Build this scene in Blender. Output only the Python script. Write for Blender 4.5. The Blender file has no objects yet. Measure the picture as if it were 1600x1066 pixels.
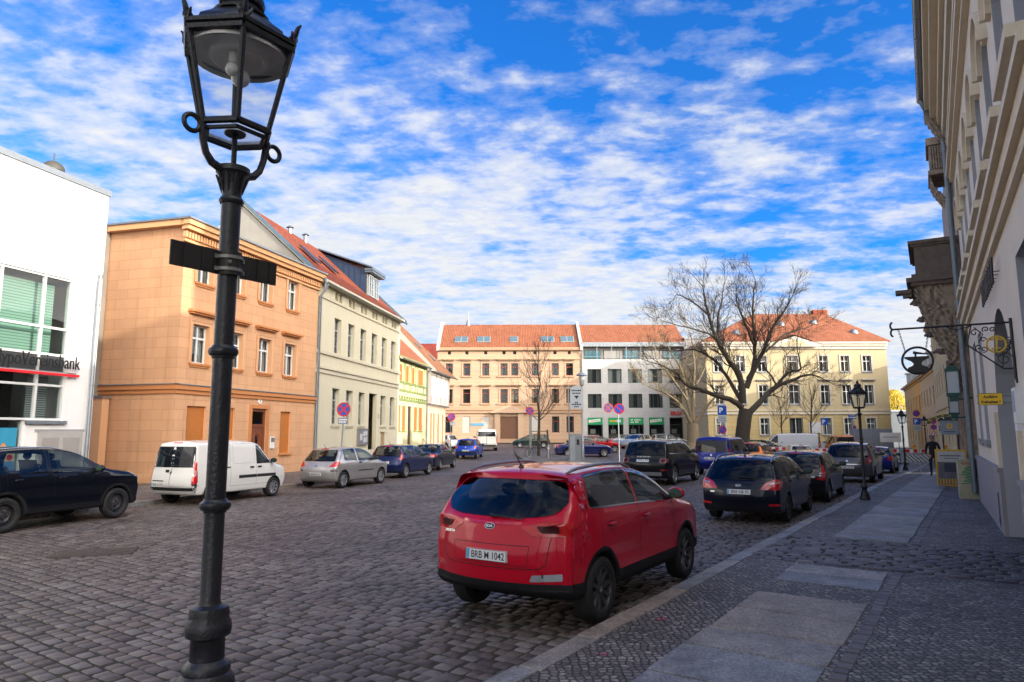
import bpy, bmesh, math, random
import numpy as np
from mathutils import Vector, Matrix
from mathutils.bvhtree import BVHTree
S = bpy.context.scene
COL = S.collection
R = math.radians
PI = math.pi
random.seed(7)

# ------------------------------------------------------------------ camera numbers (24 mm, eye 2.05 m, tilted up 7.6 deg)
FPX, EYE, TILT = 1067.0, 2.05, math.atan((675-533)/1067.0)
def ray(px, py):
    x, y, z = px-800, FPX, 533-py
    return (x, y*math.cos(TILT)-z*math.sin(TILT), y*math.sin(TILT)+z*math.cos(TILT))
def at(px, py, Y):
    r = ray(px, py); k = Y/r[1]
    return Vector((r[0]*k, Y, EYE+r[2]*k))
def sstep(a, b, v):
    t = min(1, max(0, (v-a)/(b-a))); return t*t*(3-2*t)
def gz(x, y):
    c = .33*sstep(46, 62, y)+.17*sstep(62, 95, y)
    r = -.27*sstep(24, 44, y)
    f = sstep(.28, .44, x/max(y, 1))
    return c*(1-f)+r*f
def G(px, py, z=0):
    r = ray(px, py); k = (z-EYE)/r[2]
    return Vector((r[0]*k, r[1]*k, z))

# ------------------------------------------------------------------ materials
MATS = {}
def nt(name):
    m = bpy.data.materials.new(name); m.use_nodes = True
    t = m.node_tree; b = t.nodes['Principled BSDF']
    return m, t, b
def N(t, kind, **kw):
    n = t.nodes.new(kind)
    for k, v in kw.items():
        if k in n.inputs: n.inputs[k].default_value = v
        else: setattr(n, k, v)
    return n
def L(t, a, b): t.links.new(a, b)
def ramp(t, stops, interp='LINEAR'):
    n = t.nodes.new('ShaderNodeValToRGB'); n.color_ramp.interpolation = interp
    e = n.color_ramp.elements
    while len(e) < len(stops): e.new(.5)
    for i, (p, c) in enumerate(stops):
        e[i].position = p; e[i].color = (c, c, c, 1) if isinstance(c, (int, float)) else (*c, 1)
    return n
def mixc(t, fac, a, b, mode='MIX'):
    n = t.nodes.new('ShaderNodeMix'); n.data_type = 'RGBA'; n.blend_type = mode
    for sock, v in ((n.inputs[0], fac), (n.inputs[6], a), (n.inputs[7], b)):
        if hasattr(v, 'links') or hasattr(v, 'is_linked'): L(t, v, sock)
        elif isinstance(v, (int, float)): sock.default_value = v
        else: sock.default_value = (*v, 1)
    return n.outputs[2]
def math_(t, op, a, b=None, c=None, clamp=False):
    n = t.nodes.new('ShaderNodeMath'); n.operation = op; n.use_clamp = clamp
    for i, v in enumerate((a, b, c)):
        if v is None: continue
        if hasattr(v, 'is_linked'): L(t, v, n.inputs[i])
        else: n.inputs[i].default_value = v
    return n.outputs[0]
def pmat(name, col, rough=.6, var=.12, scale=4, bump=.0, bscale=60, metal=0, spec=.5, coat=0, dirt=0, emit=0):
    """principled material with two scales of procedural colour wear and a fine bump"""
    if name in MATS: return MATS[name]
    m, t, b = nt(name)
    tc = N(t, 'ShaderNodeTexCoord')
    n1 = N(t, 'ShaderNodeTexNoise', Scale=scale, Detail=6.0, Roughness=.6)
    L(t, tc.outputs['Object'], n1.inputs['Vector'])
    c = mixc(t, n1.outputs['Fac'], tuple(max(0, v*(1-var*1.6)) for v in col), tuple(min(1, v*(1+var)) for v in col))
    if dirt:
        mp = N(t, 'ShaderNodeMapping'); mp.inputs['Scale'].default_value = (1.3, 1.3, .16)
        L(t, tc.outputs['Object'], mp.inputs['Vector'])
        n2 = N(t, 'ShaderNodeTexNoise', Scale=1.6, Detail=8.0, Roughness=.7); L(t, mp.outputs[0], n2.inputs['Vector'])
        r = ramp(t, [(.45, 0), (.75, 1)]); L(t, n2.outputs['Fac'], r.inputs[0])
        f = math_(t, 'MULTIPLY', r.outputs[0], dirt)
        c = mixc(t, f, c, tuple(v*.55 for v in col))
    L(t, c, b.inputs['Base Color'])
    r2 = N(t, 'ShaderNodeMapRange'); r2.inputs[3].default_value = max(.02, rough-.08); r2.inputs[4].default_value = min(1, rough+.1)
    L(t, n1.outputs['Fac'], r2.inputs[0]); L(t, r2.outputs[0], b.inputs['Roughness'])
    b.inputs['Metallic'].default_value = metal; b.inputs['Specular IOR Level'].default_value = spec
    b.inputs['Coat Weight'].default_value = coat
    if bump:
        n3 = N(t, 'ShaderNodeTexNoise', Scale=bscale, Detail=4.0); L(t, tc.outputs['Object'], n3.inputs['Vector'])
        bp = N(t, 'ShaderNodeBump', Strength=bump, Distance=.02); L(t, n3.outputs['Fac'], bp.inputs['Height'])
        L(t, bp.outputs[0], b.inputs['Normal'])
    MATS[name] = m; return m
def wallmat(name, col, joint=None, bw=1.0, bh=.42, jw=.012, var=.07, dirt=.25, jcol=.45, off=.5):
    """render on a wall; with joint=True scored ashlar lines taken from the UV map (metres)"""
    if name in MATS: return MATS[name]
    m, t, b = nt(name)
    tc = N(t, 'ShaderNodeTexCoord')
    n1 = N(t, 'ShaderNodeTexNoise', Scale=.9, Detail=8.0, Roughness=.65); L(t, tc.outputs['Object'], n1.inputs['Vector'])
    c = mixc(t, n1.outputs['Fac'], tuple(v*(1-var*1.8) for v in col), tuple(min(1, v*(1+var)) for v in col))
    mp = N(t, 'ShaderNodeMapping'); mp.inputs['Scale'].default_value = (2.2, 2.2, .12)
    L(t, tc.outputs['Object'], mp.inputs['Vector'])
    n2 = N(t, 'ShaderNodeTexNoise', Scale=1.4, Detail=9.0, Roughness=.75); L(t, mp.outputs[0], n2.inputs['Vector'])
    r = ramp(t, [(.5, 0), (.8, 1)]); L(t, n2.outputs['Fac'], r.inputs[0])
    c = mixc(t, math_(t, 'MULTIPLY', r.outputs[0], dirt), c, tuple(v*.5 for v in col))
    n3 = N(t, 'ShaderNodeTexNoise', Scale=45.0, Detail=5.0); L(t, tc.outputs['Object'], n3.inputs['Vector'])
    h = n3.outputs['Fac']
    if joint:
        br = N(t, 'ShaderNodeTexBrick'); br.offset = off
        br.inputs['Scale'].default_value = 1; br.inputs['Mortar Size'].default_value = jw
        br.inputs['Mortar Smooth'].default_value = .3; br.inputs['Bias'].default_value = 0
        br.inputs['Brick Width'].default_value = bw; br.inputs['Row Height'].default_value = bh
        br.inputs['Color1'].default_value = (.9, .9, .9, 1); br.inputs['Color2'].default_value = (1, 1, 1, 1); br.inputs['Mortar'].default_value = (jcol, jcol*.9, jcol*.8, 1)
        L(t, tc.outputs['UV'], br.inputs['Vector'])
        c = mixc(t, 1.0, c, br.outputs['Color'], 'MULTIPLY')
        h = math_(t, 'SUBTRACT', math_(t, 'MULTIPLY', h, .25), br.outputs['Fac'])
    bp = N(t, 'ShaderNodeBump', Strength=.35, Distance=.012); L(t, h, bp.inputs['Height']); L(t, bp.outputs[0], b.inputs['Normal'])
    L(t, c, b.inputs['Base Color']); b.inputs['Roughness'].default_value = .85; b.inputs['Specular IOR Level'].default_value = .25
    MATS[name] = m; return m
def tilemat(name, col, bw=.24, bh=.30):
    if name in MATS: return MATS[name]
    m, t, b = nt(name)
    tc = N(t, 'ShaderNodeTexCoord')
    br = N(t, 'ShaderNodeTexBrick'); br.offset = .5
    for k, v in (('Scale', 1), ('Mortar Size', .02), ('Mortar Smooth', .6), ('Bias', 0), ('Brick Width', bw), ('Row Height', bh)): br.inputs[k].default_value = v
    br.inputs['Color1'].default_value = (*[v*.86 for v in col], 1); br.inputs['Color2'].default_value = (*[min(1, v*1.1) for v in col], 1)
    br.inputs['Mortar'].default_value = (*[v*.5 for v in col], 1)
    L(t, tc.outputs['UV'], br.inputs['Vector'])
    n1 = N(t, 'ShaderNodeTexNoise', Scale=.7, Detail=7.0, Roughness=.7); L(t, tc.outputs['UV'], n1.inputs['Vector'])
    r = ramp(t, [(.35, (.78, .76, .75)), (.65, (1.08, 1.05, 1.02))]); L(t, n1.outputs['Fac'], r.inputs[0])
    L(t, mixc(t, 1.0, br.outputs['Color'], r.outputs[0], 'MULTIPLY'), b.inputs['Base Color'])
    wv = N(t, 'ShaderNodeTexWave'); wv.bands_direction = 'X'; wv.inputs['Scale'].default_value = 1/bw*.5*.64
    L(t, tc.outputs['UV'], wv.inputs['Vector'])
    h = math_(t, 'ADD', wv.outputs['Fac'], math_(t, 'MULTIPLY', br.outputs['Fac'], -1.2))
    bp = N(t, 'ShaderNodeBump', Strength=.7, Distance=.04); L(t, h, bp.inputs['Height']); L(t, bp.outputs[0], b.inputs['Normal'])
    b.inputs['Roughness'].default_value = .8; b.inputs['Specular IOR Level'].default_value = .3
    MATS[name] = m; return m
def glassmat(name, tint=(.75, .82, .82), refl=1.0):
    """pane: fresnel mix of mirror and tinted see-through"""
    if name in MATS: return MATS[name]
    m = bpy.data.materials.new(name); m.use_nodes = True; t = m.node_tree; t.nodes.clear()
    o = N(t, 'ShaderNodeOutputMaterial'); mx = N(t, 'ShaderNodeMixShader'); tr = N(t, 'ShaderNodeBsdfTransparent'); gl = N(t, 'ShaderNodeBsdfGlossy')
    tr.inputs[0].default_value = (*tint, 1); gl.inputs['Roughness'].default_value = .015; gl.inputs[0].default_value = (.95, .97, 1, 1)
    tc = N(t, 'ShaderNodeTexCoord'); nz = N(t, 'ShaderNodeTexNoise', Scale=1.1, Detail=1.0); L(t, tc.outputs['Object'], nz.inputs['Vector'])
    bp = N(t, 'ShaderNodeBump', Strength=.06, Distance=.05); L(t, nz.outputs['Fac'], bp.inputs['Height']); L(t, bp.outputs[0], gl.inputs['Normal'])
    f = N(t, 'ShaderNodeLayerWeight', Blend=.5)
    fac = math_(t, 'MULTIPLY_ADD', math_(t, 'POWER', f.outputs['Facing'], 3.5), .75*refl, .03*refl, clamp=True)
    L(t, fac, mx.inputs[0]); L(t, tr.outputs[0], mx.inputs[1]); L(t, gl.outputs[0], mx.inputs[2]); L(t, mx.outputs[0], o.inputs[0])
    MATS[name] = m; return m

M_IRON = pmat('black_cast_iron', (.012, .013, .017), .40, .55, 14, .22, 70, 0, .5, 0, .4)
M_ZINC = pmat('zinc_sheet', (.27, .30, .33), .45, .2, 3, .05, 20, .6)
M_STEEL = pmat('galvanised_steel', (.33, .37, .40), .42, .15, 6, 0, 20, .7)
M_WHITE = pmat('white_paint', (.78, .79, .78), .45, .06, 6)
M_BLACK = pmat('black_paint', (.012, .012, .013), .5, .2, 6)
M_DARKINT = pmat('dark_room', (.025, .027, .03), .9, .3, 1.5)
M_GLASS = glassmat('window_glass')
M_REDSIGN = pmat('sign_red', (.55, .012, .02), .35, .08, 8)
M_BLUESIGN = pmat('sign_blue', (.01, .075, .42), .35, .08, 8)
M_YELLOW = pmat('sign_yellow', (.85, .52, .02), .45, .08, 8)
M_STONE = pmat('sandstone', (.36, .31, .25), .85, .25, 3, .4, 30, dirt=.4)
M_BARK = pmat('bark', (.055, .045, .035), .9, .45, 14, .8, 40)
M_TWIG = pmat('twig_bark', (.055, .042, .034), .9, .4, 10)

# ------------------------------------------------------------------ object helpers
def link(o, parent=None):
    COL.objects.link(o)
    if parent is not None: o.parent = parent
    return o
def tag(o, label=None, cat=None, group=None, kind=None):
    if label: o['label'] = label
    if cat: o['category'] = cat
    if group: o['group'] = group
    if kind: o['kind'] = kind
    return o
def thing(name, label, cat, loc=(0, 0, 0), rz=0, group=None):
    o = bpy.data.objects.new(name, None); o.empty_display_size = .3
    o.location = loc; o.rotation_euler = (0, 0, rz); link(o)
    return tag(o, label, cat, group)
def copy_tree(o, parent=None):
    c = o.copy(); COL.objects.link(c)
    if parent is not None: c.parent = parent
    for ch in list(o.children): copy_tree(ch, c)
    return c
class MB:
    """collects shapes for ONE mesh object"""
    def __init__(s): s.v = []; s.f = []; s.m = []; s.uv = []; s.sm = []
    def face(s, pts, mi=0, uv=None, smooth=False):
        i = len(s.v); s.v += [tuple(p) for p in pts]; s.f.append(tuple(range(i, i+len(pts)))); s.m.append(mi)
        s.uv.append(uv); s.sm.append(smooth); return s
    def grid(s, rows, mi=0, smooth=True, closed=False, flip=False, uvs=None):
        i = len(s.v); n = len(rows[0])
        for r in rows: s.v += [tuple(p) for p in r]
        for a in range(len(rows)-1):
            for b in range(n if closed else n-1):
                c = (b+1) % n
                q = (i+a*n+b, i+a*n+c, i+(a+1)*n+c, i+(a+1)*n+b)
                s.f.append(q[::-1] if flip else q); s.m.append(mi); s.uv.append(None); s.sm.append(smooth)
        return s
    def box(s, x0, x1, y0, y1, z0, z1, mi=0):
        p = [(x0, y0, z0), (x1, y0, z0), (x1, y1, z0), (x0, y1, z0), (x0, y0, z1), (x1, y0, z1), (x1, y1, z1), (x0, y1, z1)]
        for q, ax in (((0, 1, 5, 4), 0), ((1, 2, 6, 5), 1), ((2, 3, 7, 6), 0), ((3, 0, 4, 7), 1), ((4, 5, 6, 7), 2), ((3, 2, 1, 0), 2)):
            P = [p[k] for k in q]
            uv = [(a[0], a[2]) if ax == 0 else ((a[1], a[2]) if ax == 1 else (a[0], a[1])) for a in P]
            s.face(P, mi, uv)
        return s
    def obox(s, o, ax, ay, az, mi=0):
        """box from corner o and three edge vectors"""
        o, ax, ay, az = map(Vector, (o, ax, ay, az))
        p = [o, o+ax, o+ax+ay, o+ay, o+az, o+ax+az, o+ax+ay+az, o+ay+az]
        for q in ((0, 1, 5, 4), (1, 2, 6, 5), (2, 3, 7, 6), (3, 0, 4, 7), (4, 5, 6, 7), (3, 2, 1, 0)): s.face([p[k] for k in q], mi)
        return s
    def tube(s, pts, rad, n=8, mi=0, cap=True, smooth=True):
        pts = [Vector(p) for p in pts]
        if not hasattr(rad, '__len__'): rad = [rad]*len(pts)
        rows = []; u = None
        for k, p in enumerate(pts):
            d = (pts[min(k+1, len(pts)-1)]-pts[max(k-1, 0)])
            d = d.normalized() if d.length > 1e-9 else Vector((0, 0, 1))
            if u is None: u = d.orthogonal().normalized()
            else:
                u = u-d*u.dot(d); u = u.normalized() if u.length > 1e-6 else d.orthogonal().normalized()
            w = d.cross(u)
            rows.append([p+(u*math.cos(2*PI*j/n)+w*math.sin(2*PI*j/n))*rad[k] for j in range(n)])
        s.grid(rows, mi, smooth, True)
        if cap:
            s.face(rows[0][::-1], mi); s.face(rows[-1], mi)
        return s
    def lathe(s, prof, n=24, c=(0, 0, 0), mi=0, smooth=True, ax='z', phase=0):
        rows = []
        for r, h in prof:
            row = []
            for j in range(n):
                a = 2*PI*j/n+phase
                p = (r*math.cos(a), r*math.sin(a), h)
                if ax == 'y': p = (r*math.cos(a), h, -r*math.sin(a))
                if ax == 'x': p = (h, r*math.cos(a), r*math.sin(a))
                row.append((c[0]+p[0], c[1]+p[1], c[2]+p[2]))
            rows.append(row)
        s.grid(rows, mi, smooth, True); return s
    def prism(s, poly, v0, v1, mi=0, plane='xz'):
        """polygon extruded between v0 and v1 on the missing axis"""
        def P(a, v): return (a[0], v, a[1]) if plane == 'xz' else ((a[0], a[1], v) if plane == 'xy' else (v, a[0], a[1]))
        s.face([P(a, v0) for a in poly], mi); s.face([P(a, v1) for a in poly][::-1], mi)
        for k in range(len(poly)):
            a, b = poly[k], poly[(k+1) % len(poly)]
            s.face([P(b, v0), P(a, v0), P(a, v1), P(b, v1)], mi)
        return s
    def build(s, name, mats, parent=None, weld=False, angle=None):
        me = bpy.data.meshes.new(name); me.from_pydata(s.v, [], s.f)
        if not isinstance(mats, (list, tuple)): mats = [mats]
        for m in mats: me.materials.append(m)
        me.polygons.foreach_set('material_index', s.m); me.polygons.foreach_set('use_smooth', s.sm)
        if any(u is not None for u in s.uv):
            ul = me.uv_layers.new(name='UVMap'); d = []
            for f, u in zip(s.f, s.uv):
                if u is None: u = [(s.v[k][0]+s.v[k][1], s.v[k][2]) for k in f]
                for q in u: d += [q[0], q[1]]
            ul.data.foreach_set('uv', d)
        if weld:
            bm = bmesh.new(); bm.from_mesh(me); bmesh.ops.remove_doubles(bm, verts=bm.verts, dist=1e-4); bm.to_mesh(me); bm.free()
        if any(s.sm): me.set_sharp_from_angle(angle=R(42))
        me.update()
        o = bpy.data.objects.new(name, me); link(o, parent); return o
TEXTS = {}
def text_geo(s, size=1.0, bold=0.0, space=1.0):
    """(verts, faces) of flat lettering in the xy plane, centred; built once per string"""
    k = (s, bold, space)
    if k not in TEXTS:
        c = bpy.data.curves.new('lettering', 'FONT'); c.body = s; c.align_x = 'CENTER'; c.align_y = 'CENTER'; c.offset = bold; c.space_character = space
        c.resolution_u = 4
        o = bpy.data.objects.new('lettering', c); COL.objects.link(o)
        dg = bpy.context.evaluated_depsgraph_get(); me = bpy.data.meshes.new_from_object(o.evaluated_get(dg))
        TEXTS[k] = ([tuple(v.co) for v in me.vertices], [tuple(p.vertices) for p in me.polygons])
        bpy.data.objects.remove(o); bpy.data.meshes.remove(me); bpy.data.curves.remove(c)
    v, f = TEXTS[k]
    return [(a*size, b*size) for a, b, _ in v], f
def text_size(s, bold=0, space=1.0):
    v, f = text_geo(s, 1, bold, space); xs = [a for a, b in v]; ys = [b for a, b in v]
    return max(xs)-min(xs), max(ys)-min(ys)
def put_text(mb, s, o, ax, ay, h=None, w=None, mi=0, bold=0.0, depth=0.0, space=1.0):
    """lettering centred on o; ax/ay unit vectors of reading direction and up; size from cap height h and/or width w"""
    W, Hh = text_size(s, bold, space); v, f = text_geo(s, 1, bold, space)
    cx = (max(a for a, b in v)+min(a for a, b in v))/2; cy = (max(b for a, b in v)+min(b for a, b in v))/2
    sy = h/Hh if h else w/W; sx = w/W if w else sy
    o, ax, ay = Vector(o), Vector(ax), Vector(ay); nz = ax.cross(ay)
    P = [o+ax*((a-cx)*sx)+ay*((b-cy)*sy) for a, b in v]
    i = len(mb.v); mb.v += [tuple(p+nz*depth) for p in P]
    for q in f: mb.f.append(tuple(i+k for k in q)); mb.m.append(mi); mb.uv.append(None); mb.sm.append(False)
    if depth:
        cnt = {}
        for q in f:
            for k in range(len(q)):
                e = (q[k], q[(k+1) % len(q)]); cnt[e] = 1
        for (a, b) in list(cnt):
            if (b, a) not in cnt: mb.face([P[a], P[b], P[b]+nz*depth, P[a]+nz*depth], mi)
# ------------------------------------------------------------------ camera, sun, sky
cam = bpy.data.cameras.new('camera'); cam.lens = 24.0; cam.sensor_width = 36; cam.clip_start = .05; cam.clip_end = 6000
co = bpy.data.objects.new('camera', cam); link(co); co.location = (0, 0, EYE); co.rotation_euler = (PI/2+TILT, R(.12), 0)
S.camera = co
SUN_EL, SUN_B = 15.5, 30.0                       # elevation; how far behind the +X axis the sun stands
sd = Vector((math.cos(R(SUN_EL))*math.cos(R(SUN_B)), -math.cos(R(SUN_EL))*math.sin(R(SUN_B)), math.sin(R(SUN_EL))))
sl = bpy.data.lights.new('sun', 'SUN'); sl.energy = 3.0; sl.angle = R(.6); sl.color = (1, .92, .79)
so = bpy.data.objects.new('sun', sl); link(so); so.rotation_euler = (-sd).to_track_quat('-Z', 'Y').to_euler(); so.location = (30, -20, 30)
W = bpy.data.worlds.new('World'); S.world = W; W.use_nodes = True
t = W.node_tree; t.nodes.clear()
wo = N(t, 'ShaderNodeOutputWorld'); bg = N(t, 'ShaderNodeBackground', Strength=.15)
sky = N(t, 'ShaderNodeTexSky'); sky.sky_type = 'NISHITA'; sky.sun_disc = False
sky.sun_elevation = R(SUN_EL); sky.sun_rotation = math.atan2(sd.x, sd.y); sky.air_density = 1.0; sky.dust_density = .4; sky.ozone_density = 2.5
tc = N(t, 'ShaderNodeTexCoord'); sx = N(t, 'ShaderNodeSeparateXYZ'); L(t, tc.outputs['Generated'], sx.inputs[0])
zz = math_(t, 'ADD', math_(t, 'MAXIMUM', sx.outputs[2], 0.0), .13)
cx = N(t, 'ShaderNodeCombineXYZ'); L(t, math_(t, 'DIVIDE', sx.outputs[0], zz), cx.inputs[0]); L(t, math_(t, 'DIVIDE', sx.outputs[1], zz), cx.inputs[1])
mp = N(t, 'ShaderNodeMapping'); mp.inputs['Rotation'].default_value = (0, 0, R(14)); mp.inputs['Scale'].default_value = (1.0, 1.35, 1); mp.inputs['Location'].default_value = (3.1, 1.7, 0)
L(t, cx.outputs[0], mp.inputs['Vector'])
nb = N(t, 'ShaderNodeTexNoise', Scale=.7, Detail=3.0, Roughness=.5); L(t, mp.outputs[0], nb.inputs['Vector'])       # wide fields
nm = N(t, 'ShaderNodeTexNoise', Scale=4.6, Detail=10.0, Roughness=.55, Distortion=.15); L(t, mp.outputs[0], nm.inputs['Vector'])  # clumps
ns = N(t, 'ShaderNodeTexNoise', Scale=13.0, Detail=7.0, Roughness=.6); L(t, mp.outputs[0], ns.inputs['Vector'])        # flocks
den = math_(t, 'ADD', math_(t, 'MULTIPLY', nb.outputs['Fac'], .80), math_(t, 'ADD', math_(t, 'MULTIPLY', nm.outputs['Fac'], 1.0), math_(t, 'MULTIPLY', ns.outputs['Fac'], .42)))
cov = N(t, 'ShaderNodeMapRange'); cov.inputs[1].default_value = .05; cov.inputs[2].default_value = .60; cov.inputs[3].default_value = .23; cov.inputs[4].default_value = -.27
L(t, sx.outputs[2], cov.inputs[0])
den = math_(t, 'ADD', den, cov.outputs[0])
bk_ = N(t, 'ShaderNodeMapRange'); bk_.inputs[1].default_value = .2; bk_.inputs[2].default_value = -.35; bk_.inputs[3].default_value = 0; bk_.inputs[4].default_value = .3; L(t, sx.outputs[1], bk_.inputs[0]); den = math_(t, 'ADD', den, bk_.outputs[0])   # unseen cloud added behind the camera to whiten the fill light
cl = ramp(t, [(.0, 0), (.30, .22), (.62, .72), (1, 1)]); mr = N(t, 'ShaderNodeMapRange'); mr.inputs[1].default_value = .86; mr.inputs[2].default_value = 1.30
L(t, den, mr.inputs[0]); L(t, mr.outputs[0], cl.inputs[0])
# cloud brightness towards the sun, out of view, boosted to lift the shade
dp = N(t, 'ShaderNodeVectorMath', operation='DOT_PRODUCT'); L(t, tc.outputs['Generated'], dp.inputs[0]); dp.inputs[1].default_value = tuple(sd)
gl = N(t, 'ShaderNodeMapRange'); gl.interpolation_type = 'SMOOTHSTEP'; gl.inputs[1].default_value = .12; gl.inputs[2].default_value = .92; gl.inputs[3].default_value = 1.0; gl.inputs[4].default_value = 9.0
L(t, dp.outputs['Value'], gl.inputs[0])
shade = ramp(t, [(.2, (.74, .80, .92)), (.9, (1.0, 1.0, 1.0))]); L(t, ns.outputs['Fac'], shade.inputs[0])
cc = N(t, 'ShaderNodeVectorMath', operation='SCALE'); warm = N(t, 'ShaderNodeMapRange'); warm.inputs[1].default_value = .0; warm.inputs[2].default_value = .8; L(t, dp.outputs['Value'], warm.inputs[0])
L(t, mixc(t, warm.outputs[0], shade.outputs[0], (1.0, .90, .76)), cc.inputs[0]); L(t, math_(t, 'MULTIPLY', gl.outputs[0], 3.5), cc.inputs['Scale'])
blue = mixc(t, 1.0, sky.outputs[0], (.10, .55, 1.14), 'MULTIPLY')
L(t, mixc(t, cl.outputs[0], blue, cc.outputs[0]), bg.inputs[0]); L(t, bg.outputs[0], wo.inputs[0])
S.view_settings.view_transform = 'Standard'; S.view_settings.look = 'None'; S.view_settings.exposure = .90; S.view_settings.gamma = 1
S.cycles.max_bounces = 8; S.cycles.transparent_max_bounces = 16; S.cycles.use_denoising = True; S.cycles.caustics_reflective = False; S.cycles.caustics_refractive = False

# ------------------------------------------------------------------ ground
KD = Vector((.5635, .8261)); KN = Vector((.8261, -.5635))         # along the near kerb, and away from the road
def kp(u, v, z=0):                                                # u along the kerb from its point beside the red car, v towards the houses
    p = Vector((.933, 6.9))+KD*u+KN*v
    return Vector((p.x, p.y, z+gz(p.x, p.y)))
LK = [(-19, 0), (-14.9, 7.5), (-11.75, 16.3), (-10.35, 20.2), (-8.15, 26.3), (-6.95, 31), (-5.85, 37.7), (-5.25, 46), (-5.0, 56), (-5.0, 64)]   # left kerb
def lkx(y):
    for (a, b), (c, d) in zip(LK, LK[1:]):
        if b <= y <= d: return a+(c-a)*(y-b)/(d-b)
    return -19 if y < 0 else -5.0
def cobmat(name, island):
    m, t, b = nt(name); tc = N(t, 'ShaderNodeTexCoord')
    n1 = N(t, 'ShaderNodeTexNoise', Scale=.35, Detail=6.0, Roughness=.6); L(t, tc.outputs['Object'], n1.inputs['Vector'])
    n2 = N(t, 'ShaderNodeTexNoise', Scale=28.0, Detail=6.0, Roughness=.7); L(t, tc.outputs['Object'], n2.inputs['Vector'])
    mp = N(t, 'ShaderNodeMapping'); mp.inputs['Rotation'].default_value = (0, 0, R(34.3)); L(t, tc.outputs['Object'], mp.inputs['Vector'])
    if island:
        g = N(t, 'ShaderNodeNewGeometry'); rnd = g.outputs['Random Per Island']
    else:
        br = N(t, 'ShaderNodeTexBrick'); br.offset = .5
        for k, v in (('Scale', 1), ('Mortar Size', .02), ('Mortar Smooth', .7), ('Bias', 0), ('Brick Width', .2), ('Row Height', .165)): br.inputs[k].default_value = v
        br.inputs['Color1'].default_value = (0, 0, 0, 1); br.inputs['Color2'].default_value = (1, 1, 1, 1)
        ds = N(t, 'ShaderNodeTexNoise', Scale=1.7, Detail=2.0); L(t, tc.outputs['Object'], ds.inputs['Vector'])
        L(t, mixc(t, .06, mp.outputs[0], ds.outputs['Color'], 'ADD'), br.inputs['Vector'])
        rnd = br.outputs['Color']
    r = ramp(t, [(0, (.056, .043, .040)), (.3, (.087, .071, .067)), (.55, (.106, .081, .073)), (.8, (.112, .098, .094)), (1, (.145, .126, .117))]); L(t, rnd, r.inputs[0])
    r1 = ramp(t, [(.3, .55), (.5, 1.0), (.7, 1.35)]); L(t, n1.outputs['Fac'], r1.inputs[0]); r2 = ramp(t, [(.25, .65), (.75, 1.3)]); L(t, n2.outputs['Fac'], r2.inputs[0])
    c = mixc(t, 1.0, mixc(t, 1.0, r.outputs[0], r1.outputs[0], 'MULTIPLY'), r2.outputs[0], 'MULTIPLY')
    h = n2.outputs['Fac']
    if not island:
        c = mixc(t, br.outputs['Fac'], c, (.022, .022, .018))
        h = math_(t, 'SUBTRACT', math_(t, 'MULTIPLY', h, .3), br.outputs['Fac'])
    L(t, c, b.inputs['Base Color'])
    rr = ramp(t, [(.3, .38), (.7, .68)]); L(t, n2.outputs['Fac'], rr.inputs[0]); L(t, rr.outputs[0], b.inputs['Roughness'])
    bp = N(t, 'ShaderNodeBump', Strength=.5, Distance=.012 if island else .03); L(t, h, bp.inputs['Height']); L(t, bp.outputs[0], b.inputs['Normal'])
    b.inputs['Specular IOR Level'].default_value = .5
    return m
M_COB = cobmat('cobble_stone', True); M_COBFAR = cobmat('cobble_far', False)
def mossmat():
    m, t, b = nt('joint_soil'); tc = N(t, 'ShaderNodeTexCoord'); n = N(t, 'ShaderNodeTexNoise', Scale=.8, Detail=7.0, Roughness=.7); L(t, tc.outputs['Object'], n.inputs['Vector'])
    r = ramp(t, [(.4, (.020, .018, .015)), (.58, (.026, .026, .016)), (.7, (.034, .050, .014))]); L(t, n.outputs['Fac'], r.inputs[0]); L(t, r.outputs[0], b.inputs['Base Color']); b.inputs['Roughness'].default_value = .95
    return m
M_MOSS = mossmat()
YS = 33.0     # single stones are modelled up to here
def sheet(name, x0, x1, y0, y1, nx, ny, dz, mat, kind='structure', mask=None):
    xs = np.linspace(x0, x1, nx); ys = np.linspace(y0, y1, ny); mb = MB()
    mb.grid([[(x, y, gz(x, y)+dz) for x in xs] for y in ys], 0, True)
    o = mb.build(name, mat); return tag(o, kind=kind)
M_FARG = pmat('far_ground', (.10, .095, .085), .95, .3, .05)
sheet('ground', -900, 900, -60, 1500, 40, 80, -.35, M_FARG)
mb = MB(); ys = list(np.linspace(-4, 33, 60))+list(np.linspace(34.5, 96.5, 70))
rows = []
for y in ys:
    xl = lkx(y) if y < 60 else -40
    if y >= 60: xl = -5+(-35)*sstep(60, 66, y)
    rk = .933+(y-6.9)*.6821
    xr = rk if y < 60 else 37+(y-60)*1.2
    rows.append([(xl-.3+(xr-xl+.15)*k/30, y, 0) for k in range(31)])
near = [[(p[0], p[1], gz(p[0], p[1])-.0125) for p in r] for r in rows if r[0][1] <= 33.01]
mb.grid(near, 0, True); tag(mb.build('road_bed', M_MOSS), kind='structure')
mb = MB(); mb.grid([[(p[0], p[1], gz(p[0], p[1])) for p in r] for r in rows if r[0][1] >= 32.8], 0, True)
tag(mb.build('road_far', M_COBFAR), kind='structure')
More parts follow.
